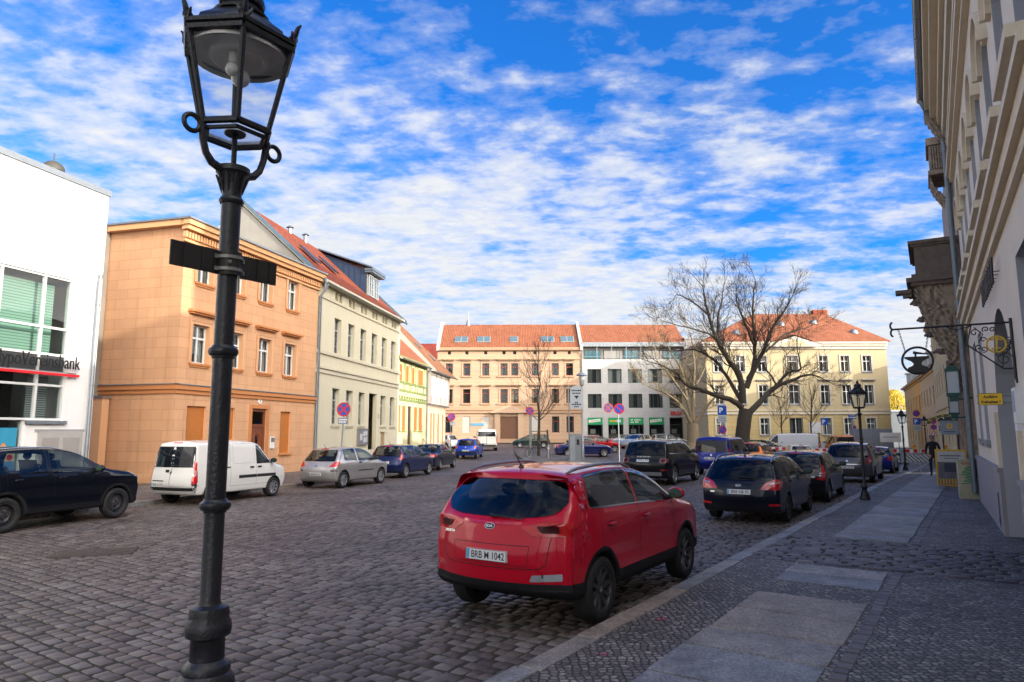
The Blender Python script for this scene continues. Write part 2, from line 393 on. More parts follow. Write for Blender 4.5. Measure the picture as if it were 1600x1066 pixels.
def stones(name, inside, u0, u1, v0, v1, pitch, wmin, wmax, dz, gap=.011, dome=.014, mat=None, rowskew=.0, proj=True):
    """real setts: rows across the street; each stone a small domed block with its own jitter"""
    rg = random.Random(3); V = []; F = []
    u = u0
    base = np.array([(a, b) for b in (-1, -.76, .76, 1) for a in (-1, -.76, .76, 1)])
    hz = np.array([(-.022 if max(abs(a), abs(b)) > .9 else 0) for a, b in base])
    corner = np.array([abs(a) > .9 and abs(b) > .9 for a, b in base])
    base = np.where(corner[:, None], base*.93, base)
    quads = [(r*4+c, r*4+c+1, (r+1)*4+c+1, (r+1)*4+c) for r in range(3) for c in range(3)]
    while u < u1:
        v = v0-rg.random()*.2
        wob = rg.uniform(0, 6)
        while v < v1:
            w = rg.uniform(wmin, wmax)
            uc = u+.05*math.sin(v*.55+wob*.1+u*.12)+rg.uniform(-.006, .006); vc = v-w/2
            p = Vector((.933, 6.9))+KD*uc+KN*vc
            v += w
            if not inside(p.x, p.y): continue
            if proj:
                cz = p.y*math.cos(TILT)-EYE*math.sin(TILT)
                if cz < .5: continue
                px = 800+FPX*p.x/cz; py = 533-FPX*(-EYE*math.cos(TILT)-p.y*math.sin(TILT))/cz
                if not (-950 < px < 2400 and py < 1500): continue
            hu, hv = (pitch-gap)/2*rg.uniform(.93, 1.03), (w-gap)/2*rg.uniform(.95, 1.02)
            a = rg.uniform(-.04, .04); tz = rg.uniform(-.004, .003); tx, ty = rg.uniform(-.018, .018), rg.uniform(-.018, .018)
            q = base*[hv, hu]+np.array([[rg.uniform(-.007, .007), rg.uniform(-.007, .007)] for _ in range(16)])
            ca, sa = math.cos(a), math.sin(a)
            lx = q[:, 0]*ca-q[:, 1]*sa; ly = q[:, 0]*sa+q[:, 1]*ca
            x = p.x+KN.x*lx+KD.x*ly; y = p.y+KN.y*lx+KD.y*ly
            z = gz(p.x, p.y)+dz+tz+hz*dome/.014+tx*lx+ty*ly
            i = len(V); V.extend(zip(x.tolist(), y.tolist(), z.tolist())); F.extend([tuple(i+k for k in f) for f in quads])
        u += pitch
    me = bpy.data.meshes.new(name); me.from_pydata(V, [], F); me.materials.append(mat or M_COB)
    me.polygons.foreach_set('use_smooth', [True]*len(F)); me.update()
    return tag(link(bpy.data.objects.new(name, me)), kind='structure')
stones('road', lambda x, y: y < YS and x > lkx(y)+.02 and (x-.933)*KN.x+(y-6.9)*KN.y < -.26 and y > 3.0, -10, 40, -30, -.24, .158, .135, .215, .0)

# --- pavements
def mosaicmat():
    m, t, b = nt('mosaic_paving'); tc = N(t, 'ShaderNodeTexCoord')
    ds = N(t, 'ShaderNodeTexNoise', Scale=3.0, Detail=2.0); L(t, tc.outputs['Object'], ds.inputs['Vector'])
    vv = mixc(t, .05, tc.outputs['Object'], ds.outputs['Color'], 'ADD')
    v1 = N(t, 'ShaderNodeTexVoronoi', Scale=15.0); v1.inputs['Randomness'].default_value = .62; L(t, vv, v1.inputs['Vector'])
    v2 = N(t, 'ShaderNodeTexVoronoi', Scale=15.0); v2.feature = 'DISTANCE_TO_EDGE'; v2.inputs['Randomness'].default_value = .62; L(t, vv, v2.inputs['Vector'])
    for v in (v1, v2): v.voronoi_dimensions = '2D'
    sep = N(t, 'ShaderNodeSeparateColor'); L(t, v1.outputs['Color'], sep.inputs[0])
    r = ramp(t, [(0, (.105, .092, .086)), (.5, (.18, .157, .142)), (.85, (.255, .224, .20)), (1, (.34, .30, .265))]); L(t, sep.outputs[0], r.inputs[0])
    n1 = N(t, 'ShaderNodeTexNoise', Scale=.7, Detail=8.0, Roughness=.65); L(t, tc.outputs['Object'], n1.inputs['Vector'])
    r1 = ramp(t, [(.3, .5), (.5, .95), (.7, 1.3)]); L(t, n1.outputs['Fac'], r1.inputs[0])
    c = mixc(t, 1.0, r.outputs[0], r1.outputs[0], 'MULTIPLY')
    e = ramp(t, [(.02, 0), (.20, 1)]); L(t, v2.outputs['Distance'], e.inputs[0])
    c = mixc(t, e.outputs[0], (.016, .016, .013), c)
    L(t, c, b.inputs['Base Color']); b.inputs['Roughness'].default_value = .62
    bp = N(t, 'ShaderNodeBump', Strength=.9, Distance=.015); L(t, e.outputs[0], bp.inputs['Height']); L(t, bp.outputs[0], b.inputs['Normal'])
    return m
M_MOS = mosaicmat()
def strip(name, u0, u1, v0, v1, dz, mat, n=60, nv=6):
    mb = MB(); mb.grid([[kp(u0+(u1-u0)*i/n, v0+(v1-v0)*j/nv, dz) for j in range(nv+1)] for i in range(n+1)], 0, True, flip=True)
    return tag(mb.build(name, mat), kind='structure')
strip('pavement', -14, 66, -.05, 9, .115, M_MOS)
def slabmat():
    m, t, b = nt('granite_slab'); tc = N(t, 'ShaderNodeTexCoord'); g = N(t, 'ShaderNodeNewGeometry')
    r = ramp(t, [(0, (.17, .167, .16)), (.25, (.28, .228, .18)), (.5, (.20, .207, .213)), (.75, (.27, .255, .235)), (1, (.33, .295, .255))]); L(t, g.outputs['Random Per Island'], r.inputs[0])
    n = N(t, 'ShaderNodeTexNoise', Scale=42.0, Detail=4.0, Roughness=.8); L(t, tc.outputs['Object'], n.inputs['Vector'])
    n2 = N(t, 'ShaderNodeTexNoise', Scale=2.4, Detail=10.0, Roughness=.78); L(t, tc.outputs['Object'], n2.inputs['Vector'])
    a = ramp(t, [(.32, .35), (.68, 1.55)]); L(t, n.outputs['Fac'], a.inputs[0]); a2 = ramp(t, [(.34, .5), (.5, .95), (.66, 1.3)]); L(t, n2.outputs['Fac'], a2.inputs[0])
    L(t, mixc(t, 1.0, mixc(t, 1.0, r.outputs[0], a.outputs[0], 'MULTIPLY'), a2.outputs[0], 'MULTIPLY'), b.inputs['Base Color'])
    b.inputs['Roughness'].default_value = .6
    bp = N(t, 'ShaderNodeBump', Strength=.4, Distance=.006); L(t, n.outputs['Fac'], bp.inputs['Height']); L(t, bp.outputs[0], b.inputs['Normal'])
    return m
M_SLAB = slabmat()
def blocks(name, u0, u1, v0, v1, lens, z0, z1, mat, gap=.012, skip=(), seed=1, ch=.02):
    rg = random.Random(seed); mb = MB(); u = u0
    while u < u1:
        l = rg.uniform(*lens)
        if not any(a-.1 < u+l/2 < b+.1 for a, b in skip):
            tz = rg.uniform(-.004, .004); j = rg.uniform(-.012, .012)
            a = [kp(u+gap, v0+j, 0), kp(u+l-gap, v0+j, 0), kp(u+l-gap, v1+j, 0), kp(u+gap, v1+j, 0)]
            c = sum(a, Vector())/4
            top = [p+(c-p).normalized()*ch*.8+Vector((0, 0, z1+tz)) for p in a]
            mid = [p+Vector((0, 0, z1+tz-ch*.5)) for p in a]; bot = [p+Vector((0, 0, z0)) for p in a]
            i = len(mb.v); mb.v += [tuple(p) for p in top+mid+bot]
            fs = [(0, 1, 2, 3)]+[(4+k, 4+(k+1) % 4, (k+1) % 4, k) for k in range(4)]+[(8+k, 8+(k+1) % 4, 4+(k+1) % 4, 4+k) for k in range(4)]
            for f in fs: mb.f.append(tuple(i+k for k in f)[::-1]); mb.m.append(0); mb.uv.append(None); mb.sm.append(False)
        u += l
    return tag(mb.build(name, mat), kind='structure')
XING = (4.9, 7.5)                                                 # the cobbled drive across the pavement
blocks('kerb', -12, 66, -.23, -.01, (.85, 1.25), -.10, .125, M_SLAB, .006, seed=4)
blocks('paving_slabs', -8, 60, 0.71, 1.92, (.62, .95), .05, .128, M_SLAB, .017, skip=(XING, (2.95, 3.2)), seed=9, ch=.008)
stones('pavement_setts', lambda x, y: XING[0] < (x-.933)*KD.x+(y-6.9)*KD.y < XING[1] and .02 < (x-.933)*KN.x+(y-6.9)*KN.y < 8, 4.9, 7.6, .0, 7.0, .175, .2, .29, .131, gap=.009, dome=.010)
mb = MB(); mb.grid([[kp(4.9+2.65*i/6, .03+6.5*j/6, .119) for j in range(7)] for i in range(7)], 0, True, flip=True); tag(mb.build('drive_bed', M_MOSS), kind='structure')
blocks('edging_stones', -8, 60, 1.97, 2.09, (.12, .2), .05, .122, M_COB, .012, skip=(XING,), seed=5, ch=.01)
# left pavement and kerb
mb = MB(); rows = []
for y in np.linspace(0, 64, 50):
    x = lkx(y); rows.append([(x-14+14*k/6, y, .115+gz(x, y)) for k in range(7)])
mb.grid(rows, 0, True); tag(mb.build('pavement_opposite', M_MOS), kind='structure')
mb = MB(); rg = random.Random(8)
for (a, b), (c, d) in zip(LK, LK[1:]):
    ln = math.hypot(c-a, d-b); n = max(1, round(ln/1.0))
    for k in range(n):
        p = Vector((a+(c-a)*k/n, b+(d-b)*k/n, gz(a, b))); e = Vector((c-a, d-b, 0))/n*.985; s_ = Vector((-(d-b), c-a, 0)).normalized()*.16
        mb.obox(p+Vector((0, 0, -.1)), e, s_, (0, 0, .225+rg.uniform(-.004, .004)))
tag(mb.build('kerb_opposite', M_SLAB), kind='structure')
# pavement in front of the far houses, island with the young tree
mb = MB(); mb.grid([[(x, y, gz(x, y)+.1) for x in np.linspace(-45, 22, 12)] for y in np.linspace(89.5, 97, 5)], 0, True)
tag(mb.build('pavement_far', M_MOS), kind='structure')
mb = MB(); pl = [(1.0, 44.5), (5.6, 43.6), (6.6, 45.4), (3.4, 57.2), (.8, 57.6), (.2, 56)]
mb.face([(x, y, gz(x, y)+.11) for x, y in pl]);
for (a, b), (c, d) in zip(pl, pl[1:]+pl[:1]):
    mb.face([(a, b, gz(a, b)-.1), (c, d, gz(c, d)-.1), (c, d, gz(c, d)+.11), (a, b, gz(a, b)+.11)])
tag(mb.build('traffic_island', M_MOS), kind='structure')
mb = MB(); rg = random.Random(6)
for px, py in ((941, 1022), (1038, 969), (1230, 849)):
    c = G(px, py, .1285)
    for _ in range(7):
        x, y, r = c.x+rg.gauss(0, .035), c.y+rg.gauss(0, .02), rg.uniform(.006, .018); mb.face([(x+r*math.cos(a)*rg.uniform(.6, 1.3), y+r*math.sin(a), .1285+.0004*_) for a in [k*PI/4 for k in range(8)]])
tag(mb.build('paint_mark', pmat('pink_spray', (.55, .03, .12), .7, .3, 30)), kind='structure')
# cast iron covers
def cover(name, label, c, ang, lx, ly, bars):
    o = thing(name, label, 'manhole cover' if bars == 'rings' else 'drain grate', c, ang)
    mb = MB(); mb.box(-lx/2, lx/2, -ly/2, ly/2, -.02, .012)
    mb.build('frame', pmat('rusty_iron', (.055, .042, .034), .7, .4, 12, .3, 60), o)
    mb = MB()
    if bars == 'rings':
        for s_ in (-1, 1):
            for k in range(1, 6):
                r = k*.05
                for j in range(16):
                    a0, a1 = 2*PI*j/16, 2*PI*(j+1)/16
                    P = [((s_*lx*.24+rr*math.cos(a)), rr*math.sin(a), .018) for a, rr in ((a0, r), (a1, r), (a1, r+.02), (a0, r+.02))]
                    mb.face(P)
    else:
        for k in range(11):
            x = -lx/2+.03+k*(lx-.06)/10; mb.box(x-.01, x+.01, -ly/2+.03, ly/2-.03, .012, .026)
    mb.build('relief', pmat('iron_relief', (.085, .07, .055), .5, .3, 20), o)
    return o
cover('manhole_cover', 'rectangular rusty cover with ring pattern set in the cobbles beyond the lamp post', (-7.2, 12.15, .003), R(20), 1.25, .75, 'rings')
cover('drain_grate', 'barred iron drain grate in the gutter beside the near kerb', (.06, 6.02, .008), R(90-34.3), .5, .36, 'bars')
# ------------------------------------------------------------------ building kit: local x to the right along the facade, y into the house, z up
def facade(name, label, cat, x0, y0, ang, z0=0.0, group=None):
    """ang: heading of local +x measured from +Y towards +X (left side of the street), so x=(sin,cos)"""
    return thing(name, label, cat, (x0, y0, z0), PI/2-R(ang), group)
def wall(mb, u0, u1, z0, z1, holes, rev=.2, y=0.0, mi=0, rmi=None):
    """front wall with real openings and reveals; hole = (ua,ub,za,zb[,'arch'])"""
    rmi = mi if rmi is None else rmi
    us = sorted({u0, u1, *[h[0] for h in holes], *[h[1] for h in holes]}); zs = sorted({z0, z1, *[h[2] for h in holes], *[h[3] for h in holes]})
    us = [u for u in us if u0 <= u <= u1]; zs = [z for z in zs if z0 <= z <= z1]
    for a, b in zip(us, us[1:]):
        run = None
        cells = []
        for c, d in zip(zs, zs[1:]):
            m_, n_ = (a+b)/2, (c+d)/2
            solid = not any(h[0] < m_ < h[1] and h[2] < n_ < h[3] for h in holes)
            if solid and cells and cells[-1][1] == c: cells[-1][1] = d
            elif solid: cells.append([c, d])
        for c, d in cells:
            mb.face([(a, y, c), (b, y, c), (b, y, d), (a, y, d)], mi, [(a, c), (b, c), (b, d), (a, d)])
    for h in holes:
        a, b, c, d = h[:4]
        if len(h) > 4:                                    # round arch: spandrels fill the corners of the opening
            r = (b-a)/2; n = 14; arc = [((a+b)/2-r*math.cos(PI*k/n), d-r+r*math.sin(PI*k/n)) for k in range(n+1)]
            for k in range(n):
                p, q = arc[k], arc[k+1]
                P = [(p[0], y, p[1]), (q[0], y, q[1]), (q[0], y, d), (p[0], y, d)]
                mb.face(P, mi, [(i[0], i[2]) for i in P])
                mb.face([(p[0], y, p[1]), (p[0], y+rev, p[1]), (q[0], y+rev, q[1]), (q[0], y, q[1])], rmi)
            dd = d-r
        else:
            dd = d; mb.face([(a, y, d), (a, y+rev, d), (b, y+rev, d), (b, y, d)], rmi)
        mb.face([(a, y, c), (a, y, dd), (a, y+rev, dd), (a, y+rev, c)][::-1], rmi); mb.face([(b, y, c), (b, y+rev, c), (b, y+rev, dd), (b, y, dd)][::-1], rmi)
        mb.face([(a, y, c), (b, y, c), (b, y+rev, c), (a, y+rev, c)], rmi)
def shell(mb, u0, u1, y1, z0, z1, mi=0, left=True, right=True, back=True, y0=0.0, top=False):
    if left: mb.face([(u0, y1, z0), (u0, y0, z0), (u0, y0, z1), (u0, y1, z1)], mi, [(y1, z0), (y0, z0), (y0, z1), (y1, z1)])
    if right: mb.face([(u1, y0, z0), (u1, y1, z0), (u1, y1, z1), (u1, y0, z1)], mi, [(y0, z0), (y1, z0), (y1, z1), (y0, z1)])
    if back: mb.face([(u1, y1, z0), (u0, y1, z0), (u0, y1, z1), (u1, y1, z1)], mi, [(u1, z0), (u0, z0), (u0, z1), (u1, z1)])
    if top: mb.face([(u0, y0, z1), (u1, y0, z1), (u1, y1, z1), (u0, y1, z1)], mi)
WCACHE = {}
def window(parent, u, z, w, h, fm, style='cross', rev=.16, y=0.0, sill=None, surround=None, room=None, arch=False, split=None, hood=None, name='window'):
    """one window centred on u with its bottom at z: frame > pane, sill, surround, hood and the room behind it"""
    key = (round(w, 2), round(h, 2), fm.name, style, arch, split, round(rev, 2))
    fw = .06
    if key not in WCACHE:
        mb = MB(); a, b = -w/2, w/2; d0, d1 = 0, .06
        sp = split or .68
        mb.box(a, a+fw, d0, d1, 0, h); mb.box(b-fw, b, d0, d1, 0, h); mb.box(a+fw, b-fw, d0, d1, 0, fw); mb.box(a+fw, b-fw, d0, d1, h-fw, h)
        if style in ('cross', 'mullion', 'grid'): mb.box(-.035, .035, d0-.008, d1, fw, h-fw)
        if style in ('cross', 'transom', 'grid'):
            mb.box(a+fw, -.035, d0-.004, d1, h*sp-.04, h*sp+.04); mb.box(.035, b-fw, d0-.004, d1, h*sp-.04, h*sp+.04)
            if style == 'transom': mb.box(-.035, .035, d0-.004, d1, h*sp-.04, h*sp+.04)
        if style == 'grid':
            for k in (1, 2):
                zz = h*sp*k/3; mb.box(a+fw, -.035, d0+.01, d1, zz-.013, zz+.013); mb.box(.035, b-fw, d0+.01, d1, zz-.013, zz+.013)
        if style == 'triple':
            for s_ in (-.17, .17): mb.box(w*s_-.03, w*s_+.03, d0-.004, d1, fw, h-fw)
        f = mb.build(name, fm, parent)
        mb = MB(); mb.face([(a+fw*.5, .035, fw*.5), (b-fw*.5, .035, fw*.5), (b-fw*.5, .035, h-fw*.5), (a+fw*.5, .035, h-fw*.5)])
        p = mb.build('pane', M_GLASS, f)
        WCACHE[key] = (f.data, p.data)
    else:
        f = link(bpy.data.objects.new(name, WCACHE[key][0]), parent); link(bpy.data.objects.new('pane', WCACHE[key][1]), f)
    f.location = (u, y+rev, z)
    if room is not None:
        k2 = ('room', room.name, round(w, 2), round(h, 2))
        if k2 not in WCACHE:
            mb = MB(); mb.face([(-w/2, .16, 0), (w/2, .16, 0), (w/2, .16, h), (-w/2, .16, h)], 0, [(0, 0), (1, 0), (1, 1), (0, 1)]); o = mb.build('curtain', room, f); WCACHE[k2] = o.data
        else: link(bpy.data.objects.new('curtain', WCACHE[k2]), f)
    if sill is not None:
        k3 = ('sill', sill.name, round(w, 2), round(rev, 2))
        if k3 not in WCACHE:
            mb = MB(); mb.box(-w/2-.12, w/2+.12, -rev-.09, -.002, -.09, -.003); mb.box(-w/2-.06, w/2+.06, -rev-.05, -rev-.0, -.17, -.092); WCACHE[k3] = mb.build('sill', sill, f).data
        else: link(bpy.data.objects.new('sill', WCACHE[k3]), f)
    if surround is not None:
        k4 = ('sur', surround.name, round(w, 2), round(h, 2), round(rev, 2))
        if k4 not in WCACHE:
            mb = MB(); s_ = .15
            for a, b, c, d in ((-w/2-s_, -w/2-.01, -.02, h+s_), (w/2+.01, w/2+s_, -.02, h+s_), (-w/2-.01, w/2+.01, h+.01, h+s_)):
                mb.box(a, b, -rev-.045, -rev+.002, c, d)
            for a, b, c, d in ((-w/2-s_-.03, -w/2-s_+.02, -.02, h+s_+.03), (w/2+s_-.02, w/2+s_+.03, -.02, h+s_+.03), (-w/2-s_+.02, w/2+s_-.02, h+s_-.02, h+s_+.03)):
                mb.box(a, b, -rev-.07, -rev-.047, c, d)
            WCACHE[k4] = mb.build('surround', surround, f).data
        else: link(bpy.data.objects.new('surround', WCACHE[k4]), f)
    if hood is not None:
        hm, hz, hw, hd = hood
        k5 = ('hood', hm.name, round(w, 2), round(h, 2), hz, hw, hd)
        if k5 not in WCACHE:
            mb = MB(); mb.box(-hw/2, hw/2, -rev-hd, -rev+.001, h+hz+.07, h+hz+.16); mb.box(-hw/2+.06, hw/2-.06, -rev-hd*.7, -rev+.001, h+hz, h+hz+.068); WCACHE[k5] = mb.build('hood', hm, f).data
        else: link(bpy.data.objects.new('hood', WCACHE[k5]), f)
    return f
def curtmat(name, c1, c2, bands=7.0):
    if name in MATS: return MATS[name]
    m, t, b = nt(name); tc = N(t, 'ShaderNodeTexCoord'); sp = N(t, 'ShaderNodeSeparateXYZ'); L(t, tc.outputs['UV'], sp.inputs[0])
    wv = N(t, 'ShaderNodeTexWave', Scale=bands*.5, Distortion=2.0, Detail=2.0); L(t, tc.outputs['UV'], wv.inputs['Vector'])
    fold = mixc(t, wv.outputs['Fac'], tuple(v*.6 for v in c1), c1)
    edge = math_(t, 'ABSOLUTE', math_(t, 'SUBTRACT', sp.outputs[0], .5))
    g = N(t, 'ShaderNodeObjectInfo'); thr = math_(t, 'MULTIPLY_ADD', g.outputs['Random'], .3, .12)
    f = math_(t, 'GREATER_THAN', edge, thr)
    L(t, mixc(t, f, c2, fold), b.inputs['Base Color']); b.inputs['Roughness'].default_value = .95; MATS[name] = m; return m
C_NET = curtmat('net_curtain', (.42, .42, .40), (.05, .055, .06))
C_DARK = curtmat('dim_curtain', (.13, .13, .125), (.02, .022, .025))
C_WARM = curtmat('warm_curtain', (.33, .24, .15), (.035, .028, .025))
def blindmat(name, c1, c2, pitch):
    if name in MATS: return MATS[name]
    m, t, b = nt(name); tc = N(t, 'ShaderNodeTexCoord'); sp = N(t, 'ShaderNodeSeparateXYZ'); L(t, tc.outputs['Object'], sp.inputs[0])
    f = math_(t, 'GREATER_THAN', math_(t, 'FRACT', math_(t, 'DIVIDE', sp.outputs[2], pitch)), .38)
    L(t, mixc(t, f, c1, c2), b.inputs['Base Color']); b.inputs['Roughness'].default_value = .7; MATS[name] = m; return m
def rooftri(mb, quad, mi=0):
    """planar roof face with metre UVs measured along the eave and up the slope"""
    P = [Vector(p) for p in quad]; ax = (P[1]-P[0]).normalized(); n = ax.cross(P[-1]-P[0]).normalized(); ay = n.cross(ax)
    mb.face(P, mi, [((p-P[0]).dot(ax), (p-P[0]).dot(ay)) for p in P])
def gable_roof(mb, u0, u1, y0, y1, ze, yr, zr, oh=.35, og=.15, th=.14):
    """two slopes with thickness"""
    s0 = (zr-ze)/(yr-y0); s1 = (zr-ze)/(y1-yr)
    A, B = (u0-og, y0-oh, ze-oh*s0), (u1+og, y0-oh, ze-oh*s0); C, D = (u1+og, yr, zr), (u0-og, yr, zr); E_, F_ = (u1+og, y1+oh, ze-oh*s1), (u0-og, y1+oh, ze-oh*s1)
    up = lambda p: (p[0], p[1], p[2]+th)
    rooftri(mb, [up(A), up(B), up(C), up(D)]); rooftri(mb, [up(E_), up(F_), up(D), up(C)])
    mb.face([B, A, D, C], 1); mb.face([F_, E_, C, D], 1)
    mb.face([A, B, up(B), up(A)], 1); mb.face([E_, F_, up(F_), up(E_)], 1)
    for P in ((B, C, E_), (F_, D, A)):
        mb.face([P[0], P[1], up(P[1]), up(P[0])], 1); mb.face([P[1], P[2], up(P[2]), up(P[1])], 1)
def band(mb, u0, u1, z0, z1, d, mi=0, y=0.0, wrap=0.0):
    mb.box(u0, u1, y-d, y-.001, z0, z1, mi)
    if wrap: mb.box(u0-d, u0-.001, y-d, y+wrap, z0, z1, mi)
def pipe(parent, pts, r=.05, mat=None, name='downpipe'):
    mb = MB(); mb.tube(pts, r, 10)
    for k, p in enumerate(pts[1:-1]): pass
    a, b = Vector(pts[-2]), Vector(pts[-1])
    n = max(1, int((a-b).length/2.4))
    for k in range(n+1):
        p = a.lerp(b, (k+.3)/(n+.6)); mb.lathe([(r+.012, -.03), (r+.012, .03)], 10, p)
    return mb.build(name, mat or M_ZINC, parent)
def gutter(parent, u0, u1, y, z, r=.075, mat=None):
    mb = MB(); rows = []
    n = max(2, int((u1-u0)/1.0))
    for k in range(n+1):
        u = u0+(u1-u0)*k/n
        rows.append([(u, y+r*math.cos(PI+PI*j/7), z+r*math.sin(PI+PI*j/7)) for j in range(8)])
    mb.grid(rows, 0, True); 
    rows = [[(p[0], p[1]+(.012 if j else -.012), p[2]) for j, p in enumerate((r_[0], r_[0]))] for r_ in rows]
    mb.tube([(u0, y-r, z), (u1, y-r, z)], .012, 6)
    for k in range(n+1): 
        u = u0+(u1-u0)*k/n; mb.tube([(u, y+(r+.008)*math.cos(PI+PI*j/7), z+(r+.008)*math.sin(PI+PI*j/7)) for j in range(8)], .01, 4)
    return mb.build('gutter', mat or M_ZINC, parent)
# ================================================================== left side of the square
WM = pmat('window_white', (.72, .73, .74), .4, .05, 5)
WG = pmat('window_grey', (.38, .40, .42), .4, .08, 5)
# ---- bank
bk = facade('bank_building', 'white flat-roofed bank building with tall gridded glazing', 'bank', -14, 22.5, 15.2, .1)
mw = wallmat('bank_render', (.80, .80, .79), var=.05, dirt=.25); mg = pmat('bank_plinth', (.34, .34, .34), .7, .15, 3)
holes = [(-6.6, -.78, 3.52, 6.86), (-2.0, -.86, 2.33, 3.50), (-6.6, -2.04, .35, 3.50)]
holes = [(-6.6, -.78, 2.33, 6.86), (-6.6, -2.04, .35, 2.33)]
mb = MB(); wall(mb, -18, .27, 0, 10.05, holes, .3); shell(mb, -18, .27, 9, 0, 10.05, top=True); mb.build('wall', mw, bk)
mb = MB(); mb.box(-18.05, .32, -.06, .3, 10.05, 10.24); mb.box(-18.05, .32, .3, 9.05, 10.05, 10.15); mb.build('parapet', M_ZINC, bk)
mb = MB(); rows = [[(-1.42+.34*math.cos(a)*math.cos(b), .55+.34*math.cos(a)*math.sin(b), 10.38+.34*math.sin(a)) for b in [2*PI*k/20 for k in range(20)]] for a in [PI/2*j/8 for j in range(9)]]
mb.grid(rows, 0, True, True); mb.tube([(-1.42, .55, 10.68), (-1.42, .55, 10.98)], .02, 8); mb.box(-1.75, -1.1, .31, .85, 10.151, 10.38); mb.build('roof_vent', pmat('vent_grey', (.07, .068, .055), .6), bk)
gf = MB(); fw = .07
for u in (-6.6, -5.4, -4.55, -3.16, -1.78, -.78-fw): gf.box(u, u+fw, .05, .16, 2.33, 6.86)
for z in (6.86-fw, 5.18, 4.34, 3.78, 3.38, 2.33): gf.box(-6.6, -.78, .06, .15, z, z+fw)
for u in (-6.6, -5.4, -4.0, -3.16, -2.11): gf.box(u, u+fw, .05, .16, .35, 2.33)
gf.box(-6.6, -2.04, .06, .15, .35, .45)
gf = gf.build('glazing_frame', pmat('aluminium_white', (.66, .67, .67), .35, .05, 5), bk)
mb = MB(); mb.face([(-6.6, .12, .35), (-2.04, .12, .35), (-2.04, .12, 6.86), (-6.6, .12, 6.86)]); mb.face([(-2.04, .12, 2.33), (-.78, .12, 2.33), (-.78, .12, 6.86), (-2.04, .12, 6.86)]); mb.build('glass', M_GLASS, gf)
mb = MB(); mb.box(-6.6, -.78, .10, .14, 3.86, 4.33); mb.build('spandrel_panel', pmat('spandrel', (.055, .06, .065), .3, .1, 3), gf)
mb = MB(); mb.box(-6.5, -1.0, .55, .56, 4.42, 6.7); mb.build('blind', blindmat('slat_blind', (.10, .24, .16), (.26, .38, .31), .09), bk)
mb = MB(); mb.box(-1.7, -1.0, .50, .51, 2.4, 3.7); mb.build('blind', blindmat('slat_blind_low', (.07, .08, .08), (.3, .32, .32), .07), bk)
mb = MB(); mb.box(-6.6, -.8, 2.2, 2.25, .1, 7.0); mb.box(-6.6, -.8, .2, 2.2, 4.1, 4.15); mb.box(-6.6, -.8, .2, 2.2, .05, .1); mb.build('interior', M_DARKINT, bk)
def poster(x0, x1, z0, z1):
    mb = MB(); mb.box(x0, x1, .085, .095, z0, z1, 0); mb.box(x0, x1, .08, .085, z0+(z1-z0)*.28, z0+(z1-z0)*.5, 1); mb.box(x0, x1, .078, .085, z0, z0+(z1-z0)*.28, 2)
    mb.lathe([(.0, .075), (.09, .075)], 16, (x1-.17, 0, z0+(z1-z0)*.36), 3, ax='y')
    for k, c in ((.25, 3), (.5, 4)): mb.lathe([(.0, .076), (.07, .076)], 14, (x0+(x1-x0)*k, 0, z0+(z1-z0)*.62), c, ax='y')
    return mb.build('poster', [pmat('poster_blue', (.03, .28, .45), .5), pmat('poster_sand', (.55, .48, .25), .5), pmat('poster_blue_deep', (.04, .20, .42), .5), M_REDSIGN, pmat('poster_orange', (.75, .25, .05), .5)], bk)
poster(-2.98, -2.2, .75, 2.1)
mb = MB(); mb.box(-4.0, -3.3, .085, .095, .9, 2.0); mb.build('poster', pmat('poster_pale', (.42, .58, .62), .5), bk)
mb = MB(); wd = pmat('service_door_grey', (.42, .40, .38), .5, .1, 4)
mb.box(-1.62, -.06, -.05, -.002, .0, 1.98); mb.build('service_door', wd, bk)
mb = MB()
for u in (-1.56, -.82): mb.box(u+.06, u+.64, -.065, -.051, .12, 1.80)
mb.tube([(-1.55, -.09, 1.2), (-1.55, -.09, 1.36)], .02, 6); mb.tube([(-.12, -.09, 1.2), (-.12, -.09, 1.36)], .02, 6)
mb.build('service_door_panel', pmat('service_door_panel', (.33, .31, .29), .5, .1, 4), bk)
mb = MB(); mb.box(-1.72, -.0, -.04, -.001, 1.985, 2.06); mb.build('door_lintel', mg, bk)
mb = MB(); mb.box(-2.06, -.72, -.1, .0, 2.22, 2.325); mb.build('sill', M_ZINC, bk)
pipe(bk, [(.12, .1, 7.2), (.12, -.1, 7.22), (.05, -.13, 7.0), (.05, -.13, .0)], .055, M_ZINC)
sg = thing('bank_sign', 'black raised bank lettering above a red bar on the white facade', 'sign', bk.location, bk.rotation_euler.z)
mb = MB(); put_text(mb, 'HypoVereinsbank', (-1.86, -.10, 4.10), (1, 0, 0), (0, 0, 1), h=.54, w=2.86, bold=.0, depth=.025); mb.build('lettering', M_BLACK, sg)
mb = MB(); mb.box(-3.6, -.44, -.13, -.06, 3.72, 3.80); mb.build('red_bar', pmat('sign_bar_red', (.75, .01, .02), .4, .05, 5), sg)
mb = MB(); mb.tube([(-3.5, -.03, 3.84), (-.48, -.03, 3.84)], .012, 6)
for u in (-3.2, -2.0, -.7): mb.tube([(u, .12, 3.84), (u, -.09, 3.76)], .01, 5)
mb.build('rail', M_STEEL, sg)

